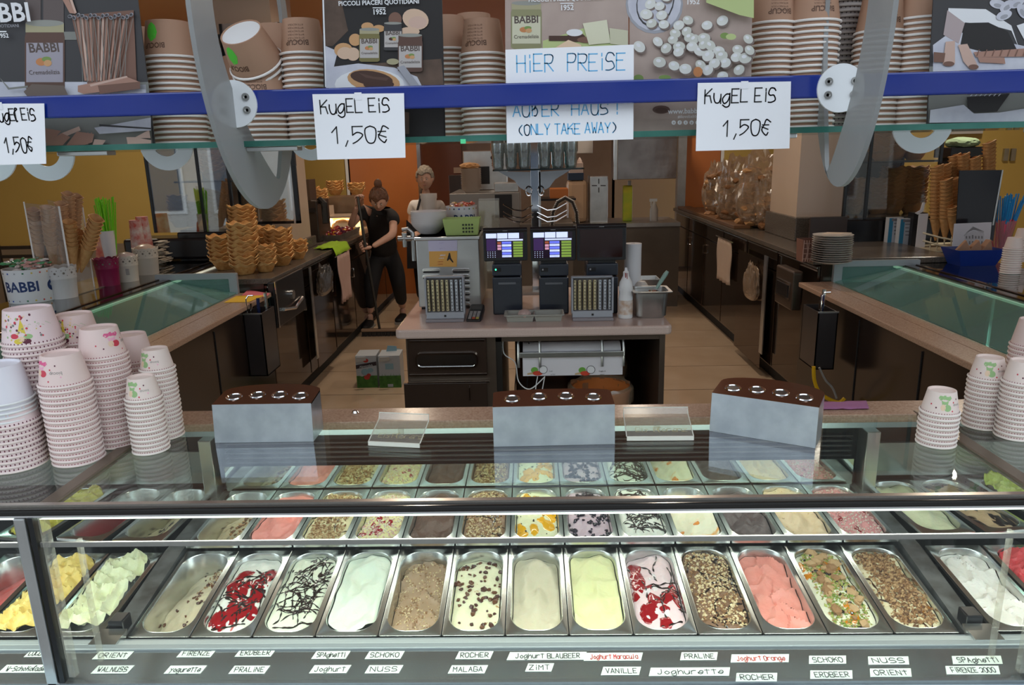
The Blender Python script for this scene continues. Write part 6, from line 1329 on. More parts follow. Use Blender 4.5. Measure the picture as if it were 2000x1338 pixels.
obj('fruit_toppings', mb, [M('red_fruit', (.30, .015, .02), .3), M('yellow_fruit', (.75, .42, .02), .4), M('purple_fruit', (.12, .01, .05), .4)], t, local=True, kind='stuff')
t = thing('green_cloth', 'bright green cloth hanging over the edge of the left counter', 'cloth', at(656, 474, x=-1.63)); P0 = at(655, 474, x=-1.66); vs = []; fs = []
for j in range(9):
    for i in range(11): vs.append((P0.x-.10+i*.018, P0.y-.30+j*.06+.03*sin(i), ZL+.012+.014*mn.noise(Vector((i*.6, j*.7, 2)))-(max(0, i-8)*.03)))
for j in range(8):
    for i in range(10): q = j*11+i; fs.append((q, q+1, q+12, q+11))
mb = MB(); mb.add(vs, fs); o = obj('cloth', mb, M('lime_cloth', (.34, .58, .02), .85, bump=.5), t, smooth=True); o.modifiers.new('t', 'SOLIDIFY').thickness = .005
# ---- showcase fridges
def frame_box(t, x0, x1, y0, y1, z0, z1, posts, shelves, zb, gm, fw=.022):
    F = M('black_fridge_frame', (.010, .011, .013), .18)
    for x in posts:
        for y in (y0, y1-fw): obj('post', MB().box(x-fw/2, x+fw/2, y, y+fw, zb, z1), F, t, bevel=.003)
    for z in shelves: obj('shelf', MB().box(x0, x1, y0+.01, y1, z-.012, z), SMOKE if 0 else M('fridge_shelf', (.05, .05, .05), .2), t)
    obj('fridge_base', MB().box(x0-.02, x1+.02, y0-.01, y1, z0, zb), F, t, bevel=.01)
    obj('fridge_top', MB().box(x0, x1, y0, y1, z1-.03, z1), F, t)
    for a, b in zip(posts[:-1], posts[1:]): obj('glass_pane', MB().box(a+fw/2, b-fw/2, y0+.006, y0+.010, zb, z1-.03), gm, t)
    obj('inner_back', MB().box(x0, x1, y1-.01, y1, zb, z1), M('fridge_back', (.06, .05, .04), .3), t)
FG = glass('fridge_pane', (.80, .84, .84), 8, .02, .02); FG2 = glass('fridge_pane_clear', (.93, .93, .92), 1.0, .02, .01)
xa, xp, xb = at(296, 400, y=5.0).x, at(394, 400, y=5.0).x, at(452, 400, y=5.0).x
t = thing('display_fridge', 'black framed glass showcase with waffle baskets inside, at the left', 'display fridge', ((xa+xb)/2, 5.2, .0))
ZB = at(340, 446, y=5.0).z; sh1, sh2 = at(420, 348, y=5.2).z, at(420, 441, y=5.2).z
frame_box(t, xa, xb, 5.35, 5.85, 0, 2.5, [xa*1.07, xp*1.07, xb*1.07], [sh1-.02, sh2-.04], ZB-.06, FG)
obj('black_lower_box', MB().box(at(240, 500, y=5.3).x, xb, 5.32, 5.6, .97, ZB-.10), BLACK, t, bevel=.02)
bpx(BM, 418, 348, 285, 5.6, sh1-.019, .020, 'the upper shelf of the left fridge'); bpx(BMD, 424, 441, 372, 5.6, sh2-.039, .018, 'the lower shelf of the left fridge')
bpx(BMT, 352, 441, 378, 5.6, sh2-.039, .018, 'the left half of the left fridge'); bpx(BMT, 377, 441, 390, 5.65, sh2-.039, .018, 'the middle of the left fridge')
t = thing('glass_door', 'tall reflective glass door with a black frame in front of the left column', 'glass door', (at(510, 400, y=5.45).x, 5.45, 1.2)); x0, x1, z0, z1 = PB(452, 100, 571, 438, 5.55)
obj('door_pane', MB().box(x0, x1, 5.552, 5.558, z0, 2.6), FG, t); F = M('black_fridge_frame')
for (a, b, c, d) in ((x0, x0+.02, z0, 2.6), (x1-.03, x1, z0, 2.6), (x0, x1, z0, z0+.02)): obj('door_frame', MB().box(a, b, 5.55, 5.58, c, d), F, t)
obj('door_handle', MB().box(x1-.012, x1+.012, 5.52, 5.55, z0+.42, z0+.56), BLACK, t); obj('door_trim', MB().box(x1-.045, x1-.032, 5.545, 5.551, z0, 2.6), STEEL, t)
xa, xm, xb = at(1650, 400, y=5.3).x, at(1692, 400, y=5.3).x, at(1828, 400, y=5.3).x
t = thing('display_fridge', 'black framed glass showcase full of waffle baskets, at the right', 'display fridge', ((xa+xb)/2, 5.5, 0))
zs1, zs2 = at(1760, 312, y=5.6).z, at(1760, 416, y=5.6).z
frame_box(t, xa, xb, 5.3, 5.85, 0, 2.5, [xa, xm, xb], [zs1-.002, zs2-.002], zs2-.014, FG2)
for k, (u, vt, vb, md) in enumerate(((1714, 345, 416, BMD), (1740, 325, 416, BMD), (1779, 322, 416, BMD), (1668, 345, 416, BMT))): bpx(md, u, vb, vt, 5.62, zs2, .0155, ['the lower fridge shelf, left stack', 'the lower fridge shelf, middle stack', 'the lower fridge shelf, right stack', 'the side pane of the right fridge'][k])
for k, (u, vt) in enumerate(((1722, 255), (1745, 255), (1784, 288))): bpx(BMD, u, 312, vt, 5.62, zs1, .0155, 'the upper fridge shelf, '+['left', 'middle', 'right'][k]+' stack')
# ---- cones
def cone_mesh(L_, R, mat):
    n = 18; vs = []; fs = []; pr = [(.006, 0), (R*.52, L_*.45), (R*.82, L_*.90), (R*1.04, L_), (R*.9, L_*1.01), (R*.5, L_*.5), (.001, .01)]
    for q, (r, z) in enumerate(pr):
        for i in range(n): a = 2*pi*i/n; vs.append((r*cos(a), r*sin(a), z+(.010*sin(a+.6)+.004*sin(3*a) if q in (3, 4) else 0)))
    for q in range(len(pr)-1):
        for i in range(n): j = (i+1) % n; fs.append((q*n+i, q*n+j, (q+1)*n+j, (q+1)*n+i))
    mb = MB(); mb.add(vs, fs); return mb.mesh('wafer_cone', mat, True)
CB = M('cone_brown', (.46, .255, .13), .65, noise=50, col2=(.56, .34, .19), bump=.4, bscale=150); CO = M('cone_orange', (.52, .26, .09), .65, noise=50, col2=(.62, .35, .14), bump=.4, bscale=150)
CM, CMO = cone_mesh(.16, .036, CB), cone_mesh(.16, .042, CO)
def cones(mesh, p0, p1, pitch, where, wrapname=None):
    p0, p1 = Vector(p0), Vector(p1); d = p1-p0; n = max(1, int((d.length-.14)/pitch)); q = d.to_track_quat('Z', 'Y').to_euler(); d.normalize()
    for k in range(n):
        o = bpy.data.objects.new('wafer_cone', mesh); COL.objects.link(o); o.location = p0+d*pitch*k; o.rotation_euler = q
        tag(o, ('topmost wafer cone of ' if k == n-1 else f'wafer cone, {ordn(n-k)} from top in ')+where, 'wafer cone', None if k == n-1 else 'wafer cones in '+where)
def pc(mesh, u0, v0, u1, v1, y, pitch, where): cones(mesh, at(u0, v0, y=y), at(u1, v1, y=y), pitch, where)
YC = 4.0
pc(CM, 82, 528, 64, 402, 3.95, .024, 'the leftmost column in the acrylic holder'); pc(CM, 107, 532, 92, 402, 3.95, .024, 'the second column in the acrylic holder')
pc(CM, 125, 520, 119, 394, 4.10, .024, 'the third column in the acrylic holder'); pc(CM, 140, 530, 133, 374, 4.20, .022, 'the tallest column in the acrylic holder'); pc(CM, 141, 530, 150, 380, 4.28, .024, 'the rear column in the acrylic holder')
pc(CMO, 145, 532, 134, 428, 4.02, .024, 'the short column right of the acrylic panel'); pc(CMO, 150, 532, 154, 448, 4.12, .024, 'the shortest column right of the acrylic panel'); pc(CMO, 158, 532, 189, 424, 4.05, .024, 'the tilted column right of the acrylic panel')
t = thing('acrylic_cone_box', 'clear acrylic box of wafer cones on the left glass top', 'box', (at(110, 560, y=4.0).x, 4.0, .9635))
def qpanel(nm, pts, y, th, m, par): q = [at(u, v, y=y) for u, v in pts]; return obj(nm, MB().prism([(p.x, p.z) for p in q], 'y', y, y+th), m, par)
qpanel('front_panel', [(45, 396), (114, 403), (143, 570), (80, 566)], 3.86, .003, ACR2, t); qpanel('side_edge', [(113, 403), (116, 403), (144, 572), (141, 572)], 3.858, .004, M('acrylic_edge', (.75, .72, .70), .2), t); qpanel('side_edge', [(45, 394), (47, 394), (70, 520), (67, 520)], 3.858, .004, M('acrylic_edge', (.75, .72, .70), .2), t)
qpanel('rear_edge', [(160, 405), (162, 405), (186, 568), (184, 568)], 4.18, .004, M('acrylic_edge', (.75, .72, .70), .2), t)
qpanel('rear_panel', [(92, 390), (160, 405), (185, 556), (130, 556)], 4.36, .003, ACR2, t)
x0, x1, z0, z1 = PB(80, 545, 185, 575, 4.1); obj('box_floor', MB().box(x0, x1, 3.87, 4.36, .9635, .968), ACRYL, t)
# right cone tower in a wire stand
YQ = 5.0
for k, (u0, v0, u1, v1, y, w_) in enumerate(((1827, 470, 1830, 318, 5.1, 'first'), (1846, 470, 1848, 345, 5.0, 'second'), (1862, 466, 1862, 402, 4.95, 'short'), (1845, 470, 1845, 315, 5.25, 'rear'), (1868, 470, 1866, 345, 5.15, 'third'), (1866, 470, 1864, 300, 5.3, 'rear tall'), (1885, 470, 1881, 296, 5.25, 'fourth'), (1905, 470, 1903, 303, 5.22, 'fifth'), (1928, 470, 1932, 274, 5.2, 'tallest'))): pc(CMO, u0, v0, u1, v1, y, .024, f'the {w_} column of the right cone rack')
t = thing('cone_rack', 'cream wire stand holding the tall wafer cone columns at the right', 'rack', (at(1850, 480, y=5.0).x, 5.0, .9635))
for dv in (455, 470): p0, p1 = at(1803, dv, y=5.0), at(1862, dv+14, y=4.86); obj('wire', MB().tube([p0, (p0+p1)/2+Vector((0, -.03, -.004)), p1], .006, 8), M('cream_wire', (.66, .60, .44), .5), t, smooth=True)
x0 = at(1803, 480, y=5.0).x; x1 = at(1930, 480, y=5.1).x; obj('rack_plate', MB().box(x0, x1, 4.92, 5.36, .9635, .975), M('cream_wire', (.66, .60, .44), .5), t, bevel=.003)
for k in range(5): xx = x0+.03+k*.045; obj('wire_post', MB().cyl((xx, 4.97, .975), (xx, 4.97, 1.06), .004, n=6), M('cream_wire', (.66, .60, .44), .5), t)
# ---- left glass-top things
zt = .9635
def on(u, v): return at(u, v, z=zt)
p = on(46, 592); t = babbi_tub('white printed tub with coloured squares and wrapped green sweets, far left', p.x, p.y+.08, zt, .118, .175, .35)
mb = MB()
for k in range(60): mb.ico((random.uniform(-.09, .09), random.uniform(-.08, .08), .17+random.uniform(0, .05)), (.022, .010, .008), random.randrange(4), 1, .25)
obj('wrapped_sweets', mb, [M('sweet_green', (.10, .35, .16), .25), M('sweet_clear', (.7, .62, .6), .25), M('sweet_grey', (.30, .36, .32), .25), M('sweet_rose', (.55, .30, .26), .3)], t, local=True, kind='stuff')
def lace_pot(label, u, v, R, h, m, contents=None, tagc=False, dy=.06):
    p = on(u, v); t = thing('flower_pot', label, 'pot', (p.x, p.y+dy, zt)); n = 48; vs = []; fs = []
    pr = [(R*.82, 0), (R*.90, h*.62), (R*.93, h*.64), (R*.93, h*.67), (R*.97, h*.92), (R*1.0, h)]
    for q, (r, z) in enumerate(pr):
        for i in range(n): a = 2*pi*i/n; vs.append((r*cos(a), r*sin(a), z+(.008*abs(sin(6*a)) if q == len(pr)-1 else 0)))
    for q, (r, z) in enumerate(pr[::-1]):
        for i in range(n): a = 2*pi*i/n; vs.append(((r-.003)*cos(a), (r-.003)*sin(a), max(z, .003)+(.008*abs(sin(6*a)) if q == 0 else 0)))
    for q in range(len(pr)*2-1):
        for i in range(n): j = (i+1) % n; fs.append((q*n+i, q*n+j, (q+1)*n+j, (q+1)*n+i))
    fs.append(tuple(range(n))[::-1]); fs.append(tuple((len(pr)*2-1)*n+i for i in range(n))); mb = MB(); mb.add(vs, fs); obj('pot_shell', mb, m, t, local=True, smooth=True)
    mb = MB(); 
    for i in range(12):
        for (da, zz, rr) in ((0, h*.84, .006), (.13, h*.93, .0025), (-.13, h*.93, .0025), (.2, h*.76, .0025)):
            a = 2*pi*i/12+.26+da; r = R*(.93+.07*(zz/h-.67)/.33)+.0012; mb.lathe([(0, 0), (rr, 0)], 8, T=Matrix.Translation((r*cos(a), r*sin(a), zz)) @ Matrix.Rotation(a, 4, 'Z') @ Matrix.Rotation(pi/2, 4, 'Y'), cap=False)
    obj('lace_hole', mb, M('lace_hole_dark', (.16, .14, .12), .7), t, local=True, kind='stuff')
    if tagc: obj('pot_label', MB().box(R*.3, R*.6, -R*.86, -R*.80, h*.3, h*.55), M('label_frame', (.35, .34, .32), .6), t, local=True)
    if contents: mb = MB(); mb.ico((0, 0, h*.88), (R*.9, R*.9, h*.30), sub=3, jit=.03); obj('contents', mb, contents, t, local=True, smooth=True)
    return t
CPOT = M('cream_enamel', (.62, .57, .49), .4)
lace_pot('white lace-edged pot beside the printed tub at the far left', 112, 585, .082, .165, M('white_enamel_pot', (.60, .58, .58), .4))
lace_pot('magenta lace-edged pot behind the acrylic box', 203, 560, .070, .155, M('magenta_enamel', (.22, .006, .06), .4))
lace_pot('cream lace-edged pot right of the magenta pot', 242, 552, .068, .150, CPOT, M('foggy_bag', (.50, .42, .40), .3), True)
lace_pot('cream lace-edged pot with wrapped wafers, second from the end', 281, 538, .078, .165, CPOT, M('wafer_bag', (.46, .30, .22), .3, noise=30, col2=(.60, .48, .40)))
p = on(312, 518); t = thing('sugar_box', 'cream tray packed with wrapped sugar sachets at the end of the pots', 'box', (p.x, p.y+.06, zt)); mb = MB()
for k in range(40): mb.box(-.07+random.uniform(0, .11), -.02+random.uniform(0, .06), -.08+random.uniform(0, .1), -.02+random.uniform(0, .1), .002+k*.004, .006+k*.004)
obj('sachets', mb, M('sachet_cream', (.58, .50, .40), .5, noise=40, col2=(.68, .62, .52)), t, local=True, kind='stuff')
def straws(label, u, v, vt, cupm, sm, n, R, y=None, h=.13, spread=.35, L_=.25, sm2=None):
    p = on(u, v); t = thing('cup_of_straws', label, 'cup', (p.x, p.y+.05, zt)); obj('cup_body', MB().lathe([(R*.7, 0), (R, h), (R*.96, h), (R*.66, .004), (0, .004)], 28), cupm, t, local=True, smooth=True)
    for k in range(n):
        a = random.uniform(0, 2*pi); b = random.uniform(0, spread); r0 = random.uniform(0, R*.5); x, y_ = r0*cos(a), r0*sin(a); L2 = L_*random.uniform(.9, 1.05); d = Vector((cos(a)*sin(b), sin(a)*sin(b), cos(b)))
        q0 = Vector((x, y_, .008)); q1 = q0+d*L2
        s = thing('drinking_straw', ('green' if sm2 is None else 'blue and pink')+' drinking straw standing in '+('the white cup at the left' if sm2 is None else 'the clear cup at the right'), 'straw', p+Vector((0, .05, .0)), group=('green straws' if sm2 is None else 'blue straws'))
        obj('tube', MB().cyl(q0 if sm2 is None else q0+d*L2*.55, q1, .0042, n=7), sm, s, local=True, smooth=True)
        if sm2: obj('lower_tube', MB().cyl(q0, q0+d*L2*.55, .0044, n=7), sm2, s, local=True, smooth=True)
straws('white printed paper cup full of green straws', 213, 540, 392, M('paper_cup_white', (.66, .64, .66), .6), M('lime_straw', (.22, .66, .02), .3), 30, .045, h=.285, L_=.47, spread=.13)
for k, (u, v, vt) in enumerate(((232, 522, 433), (246, 520, 430))):
    p = on(u, v+6); t = thing('tall_paper_cup', ['stack of tall cups with red print behind the cream pot', 'taller stack of red printed cups behind the cream pot'][k], 'paper cup', (p.x, p.y+.30, zt))
    obj('cup_body', MB().lathe([(.050, 0), (.052, .004), (.049, .14), (.040, .31+.02*k), (.036, .31+.02*k), (0, .305)], 24), M('cup_red_print', (.62, .56, .52), .6, noise=18, col2=(.50, .05, .03)), t, local=True, smooth=True)
t = thing('red_leaflets', 'red printed leaflets standing behind the magenta pot', 'leaflet', on(192, 545)+Vector((0, .25, 0))); qpanel('leaflet', [(186, 475), (196, 462), (204, 500), (190, 545)], 4.62, .01, M('leaflet_red', (.55, .09, .05), .5, noise=20, col2=(.65, .3, .2)), t)
# ---- right glass-top things
p = on(1912, 520); t = thing('blue_tray', 'blue plastic tray with brown napkins at the right', 'tray', (p.x, p.y+.08, zt)); obj('tray_shell', tap_box(MB(), .10, .07, .135, .10, .095), M('royal_blue_plastic', (.008, .03, .22), .3), t, local=True)
for k in range(3): tt = thing('brown_napkin', 'folded brown napkin in the blue tray, '+['left', 'middle', 'right'][k], 'napkin', (p.x-.06+k*.06, p.y+.08, zt+.06)); obj('napkin', MB().prism([(-.055, 0), (.055, 0), (.01+k*.01, .085)], 'y', -.02, .02, T=Matrix.Rotation(.3*(k-1), 4, 'Z')), M('brown_napkin_m', (.36, .20, .12), .8), tt, local=True, bevel=.004)
straws('clear cup of blue and pink straws at the right edge', 1962, 492, 365, glass('straw_cup', (.95, .85, .9), 1.5, .05, .1), M('blue_straw', (.02, .28, .66), .3), 30, .072, h=.20, L_=.36, spread=.34, sm2=M('pink_straw', (.80, .10, .22), .3))
t = thing('black_board', 'glossy black menu board leaning behind the house picture', 'board', on(1905, 500)+Vector((0, .2, 0))); qpanel('board', [(1874, 333), (1959, 332), (1940, 470), (1866, 470)], 4.83, .006, M('gloss_board', (.012, .012, .018), .12), t); qpanel('board_edge', [(1957, 332), (1960, 332), (1941, 440), (1938, 440)], 4.826, .004, STEELD, t)
t = thing('house_picture', 'white card with a pencil drawing of a house at the right', 'picture', on(1890, 505)); qpanel('card', [(1864, 437), (1937, 434), (1930, 505), (1857, 508)], 4.70, .003, M('picture_white', (.64, .62, .66), .6), t)
a = Art(t, 4.6995); DG = pm('pencil', (.20, .19, .20)); LGy = pm('pencil_light', (.42, .41, .43))
a.poly(LGy, [(1882, 460), (1900, 442), (1922, 452), (1920, 458), (1900, 446), (1884, 462)]).poly(DG, [(1886, 455), (1901, 443), (1922, 452), (1901, 449)])
a.poly(pm('wall_grey', (.52, .51, .54)), [(1884, 460), (1901, 450), (1922, 456), (1920, 480), (1884, 484)])
for k in range(6): a.box(DG, 1886+k*6, 461-(k == 2)*2, 1889+k*6, 466).box(DG, 1886+k*6, 471, 1889+k*6, 477)
a.poly(DG, [(1875, 484), (1925, 479), (1925, 481), (1875, 487)]); a.done('drawing')
for k, (u0, u1, v0, v1, lab, c) in enumerate(((1734, 1762, 425, 487, 'white and blue glove box on the right glass top', (.52, .54, .58)), (1756, 1785, 427, 488, 'white tissue box with blue print beside the glove box', (.50, .52, .55)))):
    y = 5.22-k*.06; x0, x1, z0, z1 = PB(u0, v0, u1, v1, y); t = thing('glove_box', lab, 'box', ((x0+x1)/2, y, zt)); obj('box', MB().box(x0, x1, y, y+.05, zt, z1), M('box_white%d' % k, c, .6), t); obj('blue_band', MB().box(x0+.003, x0+(x1-x0)*.3, y-.001, y, zt+.02, z1-.004), M('cyan_print', (.02, .22, .38), .5), t)
    a = Art(t, y-.001)
    for q in range(4): a.box(DG, u0+12, v0+10+q*7, u0+22-q % 2*3, v0+12+q*7)
    a.box(DG, u0+8, v0+2, u0+26, v0+7); a.done('box_print')
x0, x1, z0, z1 = PB(1782, 410, 1808, 488, 5.12); t = thing('black_white_box', 'tall black box with a white label and open flap on the right glass top', 'box', ((x0+x1)/2, 5.12, zt))
obj('box', MB().box(x0, x1, 5.12, 5.2, zt, z1-.02), BLACK, t); obj('white_side', MB().box(x0+.03, x1+.004, 5.116, 5.119, zt+.004, z1-.025), PAPER, t); obj('flap', MB().prism([(x0, z1-.02), (x0+.035, z1+.0), (x0+.045, z1+.05), (x0+.06, z1+.05), (x0+.055, z1-.01), (x0+.02, z1-.03)], 'y', 5.11, 5.115), PAPER, t)
t = thing('folded_towel', 'folded pale green towel on a black device behind the cone rack', 'towel', at(1890, 290, y=6.0)); x0, x1, z0, z1 = PB(1858, 284, 1926, 292, 6.0)
obj('black_device', MB().box(x0, x1, 6.0, 6.25, z0-.06, z0+.02), BLACK, t, bevel=.006); obj('device_stand', MB().box(x0+.05, x1-.05, 6.05, 6.2, 0, z0-.06), BLACKM, t); mb = MB().ico(((x0+x1)/2, 6.1, z1+.02), ((x1-x0)*.5, .12, .045), sub=3, jit=.06); obj('towel', mb, M('pale_green_towel', (.30, .42, .26), .9, bump=.5), t)
# plates and basket on the right counter
p = at(1635, 519, z=ZR); pm_ = MB().lathe([(.05, 0), (.055, .003), (.085, .008), (.110, .016), (.111, .018), (.085, .012), (.05, .005), (0, .005)], 36).mesh('plate', M('white_china', (.60, .57, .53), .25), True)
for k in range(13):
    o = bpy.data.objects.new('plate', pm_); COL.objects.link(o); o.location = (p.x+random.uniform(-.002, .002), p.y+.09, ZR+k*.0125); tag(o, 'white china plate '+('on top' if k == 12 else ordn(13-k)+' from top')+' of the stack on the right back counter', 'plate', None if k == 12 else 'white plates in the stack')
t = thing('paper_slip', 'cream folded paper on top of the plate stack', 'paper', (p.x, p.y+.08, ZR+.168+.003)); obj('slip', MB().prism([(-.09, -.04), (.02, -.05), (.10, 0), (-.02, .05)], 'z', 0, .006), M('cream_slip', (.66, .54, .42), .7), t, local=True)
p = at(1588, 512, z=ZR); t = thing('wicker_basket', 'small reddish woven basket left of the plate stack', 'basket', (p.x, p.y+.06, ZR)); obj('basket_body', tap_box(MB(), .06, .05, .065, .055, .13), M('wicker', (.22, .10, .07), .7), t, local=True)
mb = MB()
for k in range(9): mb.tube([(-.06+k*.014, -.056, .004), (-.055+k*.014+(.006 if k % 2 else -.006), -.058, .06), (-.06+k*.015, -.060, .128)], .003, 5)
for k in range(4): mb.tube([(-.062, -.058, .02+k*.03), (.062, -.058, .02+k*.03)], .0028, 5)
obj('weave', mb, M('wicker_light', (.48, .30, .24), .7), t, local=True)
t = thing('dark_board', 'dark board leaning against the column behind the plates', 'board', (at(1620, 470, y=5.2).x, 5.2, ZR)); x0, x1, z0, z1 = PB(1582, 424, 1654, 470, 5.25); obj('board', MB().box(x0, x1, 5.25, 5.27, ZR, z1), M('brown_board', (.05, .03, .022), .3), t)
# plastic bags of waffle bowls
for k, (u, v, y, sx_, h_, pk) in enumerate(((1402, 462, 7.6, .16, .50, .10), (1432, 468, 7.0, .17, .55, .08), (1478, 478, 6.45, .19, .60, .08), (1497, 482, 6.34, .13, .42, .05))):
    x = at(u, v, y=y).x; zz = ZR
    t = bag_blob('clear plastic bag full of broken-looking waffle bowls, '+['farthest', 'second farthest', 'largest', 'nearest'][k]+' of four on the right counter', x, y, zz, sx_, .17, h_, 11+k*4, cat='bag', nm='waffle_bag', peak=.1)
    mb = MB()
    for q in range(9):
        for r in range(8): 
            cx, cy = random.uniform(-.68, .68)*sx_, random.uniform(-.12, .10); mb.ico((cx, cy, h_*(.08+.82*r/8)), (.060, .05, .030), random.randrange(2), 2, .18)
    obj('waffle_bowls', mb, [WAFD, M('waffle_deep', (.26, .12, .045), .7)], t, local=True, kind='stuff')
t = thing('wooden_board', 'long brown wooden board at the far end of the right counter', 'board', at(1390, 432, x=1.80)); a0, a1 = at(1364, 419, z=ZR), at(1428, 443, z=ZR); obj('board', MB().box(1.72, 1.86, 6.35, 8.8, ZR, ZR+.03), M('brown_wood', (.16, .075, .03), .5), t, bevel=.004)
t = thing('wall_socket', 'pair of grey wall sockets on the mustard wall at the right', 'socket', at(1966, 305, y=7.58))
for k in range(2): x0, x1, z0, z1 = PB(1960+k*14, 290, 1969+k*14, 314, 7.58); obj('socket_plate', MB().box(x0, x1, 7.57, 7.6, z0, z1), STEELD, t)
struct('window_1', MB().box(at(1850, 200, y=7.55).x, at(1925, 200, y=7.55).x, 7.53, 7.58, 1.75, 2.7), M('pale_window', (.50, .48, .46), .4))
# chair at far left
p = at(20, 540, y=6.0); t = thing('wooden_chair', 'dark wooden slat-back chair beyond the counter at the far left', 'chair', (p.x, 6.0, 0)); DW = M('dark_chair_wood', (.02, .012, .010), .35)
for sx in (-1, 1): obj('rear_post', MB().box(sx*.20-.015, sx*.20+.015, .18, .21, 0, 1.02), DW, t, local=True, bevel=.004); obj('leg', MB().box(sx*.20-.015, sx*.20+.015, -.20, -.17, 0, .45), DW, t, local=True, bevel=.004)
obj('seat', MB().box(-.22, .22, -.22, .22, .44, .475), DW, t, local=True, bevel=.008)
for z in (.58, .66, .74, .82, .90, .975): obj('back_slat', MB().box(-.19, .19, .185, .205, z, z+.028), DW, t, local=True, bevel=.003)
# ================================================================ KITCHEN BEHIND THE ISLAND
t = thing('kitchen_counter', 'steel kitchen work counter along the back right', 'counter', (0, 8.2, 0)); x0, x1, z0, z1 = PB(1120, 436, 1326, 560, 8.0)
obj('counter_body', MB().box(x0, x1, 8.0, 8.7, 0, z1-.04), M('kitchen_steel', (.14, .12, .10), .35, .6, noise=2), t); obj('counter_top', MB().box(x0, x1+.0, 7.97, 8.7, z1-.04, z1), STEELD, t); ZK = z1
xk0, xk1, _, zk = PB(880, 377, 1016, 500, 7.4); t = thing('steel_workbench', 'steel worktop cabinet behind the steel machine', 'cabinet', ((xk0+xk1)/2, 7.6, 0)); obj('cabinet', MB().box(xk0, xk1, 7.4, 8.42, 0, zk), M('bench_steel', (.30, .28, .26), .35, .7), t, bevel=.005); x0, x1, z0, z1 = PB(967, 380, 1000, 425, 7.39); obj('dark_panel', MB().box(x0, x1, 7.39, 7.40, z0, z1), BLACK, t)
x0, x1, z0, z1 = PB(905, 294, 990, 372, 8.0); t = thing('microwave_oven', 'steel oven with round knobs behind the bowl stack', 'oven', ((x0+x1)/2, 8, zk)); obj('oven_body', MB().box(x0, x1, 8.0, 8.4, zk+.001, z1), STEEL, t, bevel=.008)
xa, xb, za, zb = PB(945, 325, 958, 350, 7.99); obj('oven_window', MB().box(xa-.1, xa+.06, 7.99, 8.0, za-.05, zb), BLACK, t)
for v, r in ((308, .022), (314, .010), (319, .010), (323, .010)): p = at(962, v, y=7.98); obj('knob', MB().cyl((p.x, 7.98, p.z), (p.x, 8.0, p.z), r, n=14), BLACK, t)
p = at(921, 373, y=7.55); 
for k in range(12):
    t = thing('soup_bowl', 'beige plastic bowl '+('on top' if k == 11 else ordn(12-k)+' from top')+' of the tall stack on the steel cabinet', 'bowl', (p.x, 7.55, zk+.001+k*.017), group=None if k == 11 else 'beige bowls in the tall stack'); R = .105
    obj('bowl_shell', MB().lathe([(R*.6, 0), (R*.85, .03), (R, .050), (R*.97, .050), (R*.6, .006), (0, .006)], 26), M('beige_bowl', (.46, .38, .32), .5), t, local=True, smooth=True)
t = thing('fried_pastry', 'browned pastry on top of the tall beige bowl stack', 'pastry', (p.x-.01, 7.55, zk+.24)); obj('pastry', MB().ico((0, 0, .02), (.10, .09, .035), sub=3, jit=.12), WAFD, t, local=True, smooth=True)
def simple(nm, lab, cat, u0, v0, u1, v1, y, d, m, part, bevel=.006, z0=None):
    x0, x1, za, zb = PB(u0, v0, u1, v1, y); t = thing(nm, lab, cat, ((x0+x1)/2, y, z0 if z0 is not None else za)); obj(part, MB().box(x0, x1, y, y+d, z0 if z0 is not None else za, zb), m, t, bevel=bevel); return t
t = simple('steel_tray', 'steel tray on the cabinet behind the glass rack', 'tray', 965, 357, 1012, 374, 7.5, .3, STEEL, 'tray_body', z0=zk+.001)
t = simple('salt_tower', 'tall steel box with a cross-shaped vent in the kitchen', 'machine', 1152, 344, 1187, 436, 8.1, .3, STEEL, 'tower_body', z0=ZK+.001); a = Art(t, 8.099); a.box(pm('slot', (.03, .03, .03)), 1168.5, 349, 1170.5, 359).box(pm('slot', (.03, .03, .03)), 1168.5, 366, 1170.5, 376).box(pm('slot', (.03, .03, .03)), 1156, 361.5, 1166, 363.5).box(pm('slot', (.03, .03, .03)), 1173, 361.5, 1183, 363.5); a.done('vent_slots')
t = simple('cream_canister', 'beige rounded appliance beside the steel tower', 'appliance', 1108, 352, 1148, 436, 8.15, .3, M('beige_appliance', (.56, .38, .24), .4), 'appliance_body', .05, z0=ZK+.001)
t = simple('orange_container', 'orange food container behind the glass rack', 'container', 1074, 368, 1110, 388, 7.7, .2, M('orange_tub', (.48, .15, .03), .4), 'container_body', .01); simple('shelf_support', 'dark shelf carrying the orange container', 'shelf', 1050, 388, 1125, 392, 7.65, .4, BLACK, 'shelf', .002)
t = simple('blue_carton', 'dark blue carton on top of the beige appliance', 'carton', 1110, 338, 1140, 352, 8.15, .2, M('navy_box', (.01, .03, .07), .5), 'carton', .002)
t = simple('white_bottles', 'white crate of small bottles above the blue carton', 'crate', 1112, 318, 1139, 338, 8.2, .15, M('cream_bottles', (.56, .44, .38), .5), 'crate_body', .004)
for u in (1118, 1132): p0 = at(u, 318, y=8.26); obj('bottle_neck', MB().lathe([(.028, 0), (.026, .02), (.01, .05), (0, .06)], 12, (p0.x, p0.y, p0.z)), M('cream_bottles', (.56, .44, .38), .5), t, smooth=True)
t = thing('detergent_bottle', 'yellow and green detergent bottle on the kitchen counter', 'bottle', (at(1225, 420, y=8.25).x, 8.25, ZK)); zz = at(1225, 362, y=8.25).z-ZK
obj('bottle_body', MB().box(-.052, .052, -.03, .03, 0.001, zz), M('yellow_green', (.55, .50, .02), .4, noise=4, col2=(.16, .40, .03)), t, local=True, bevel=.012); obj('cap', MB().cyl((.02, 0, zz), (.02, 0, zz+.05), .018, n=12), GREYL, t, local=True)
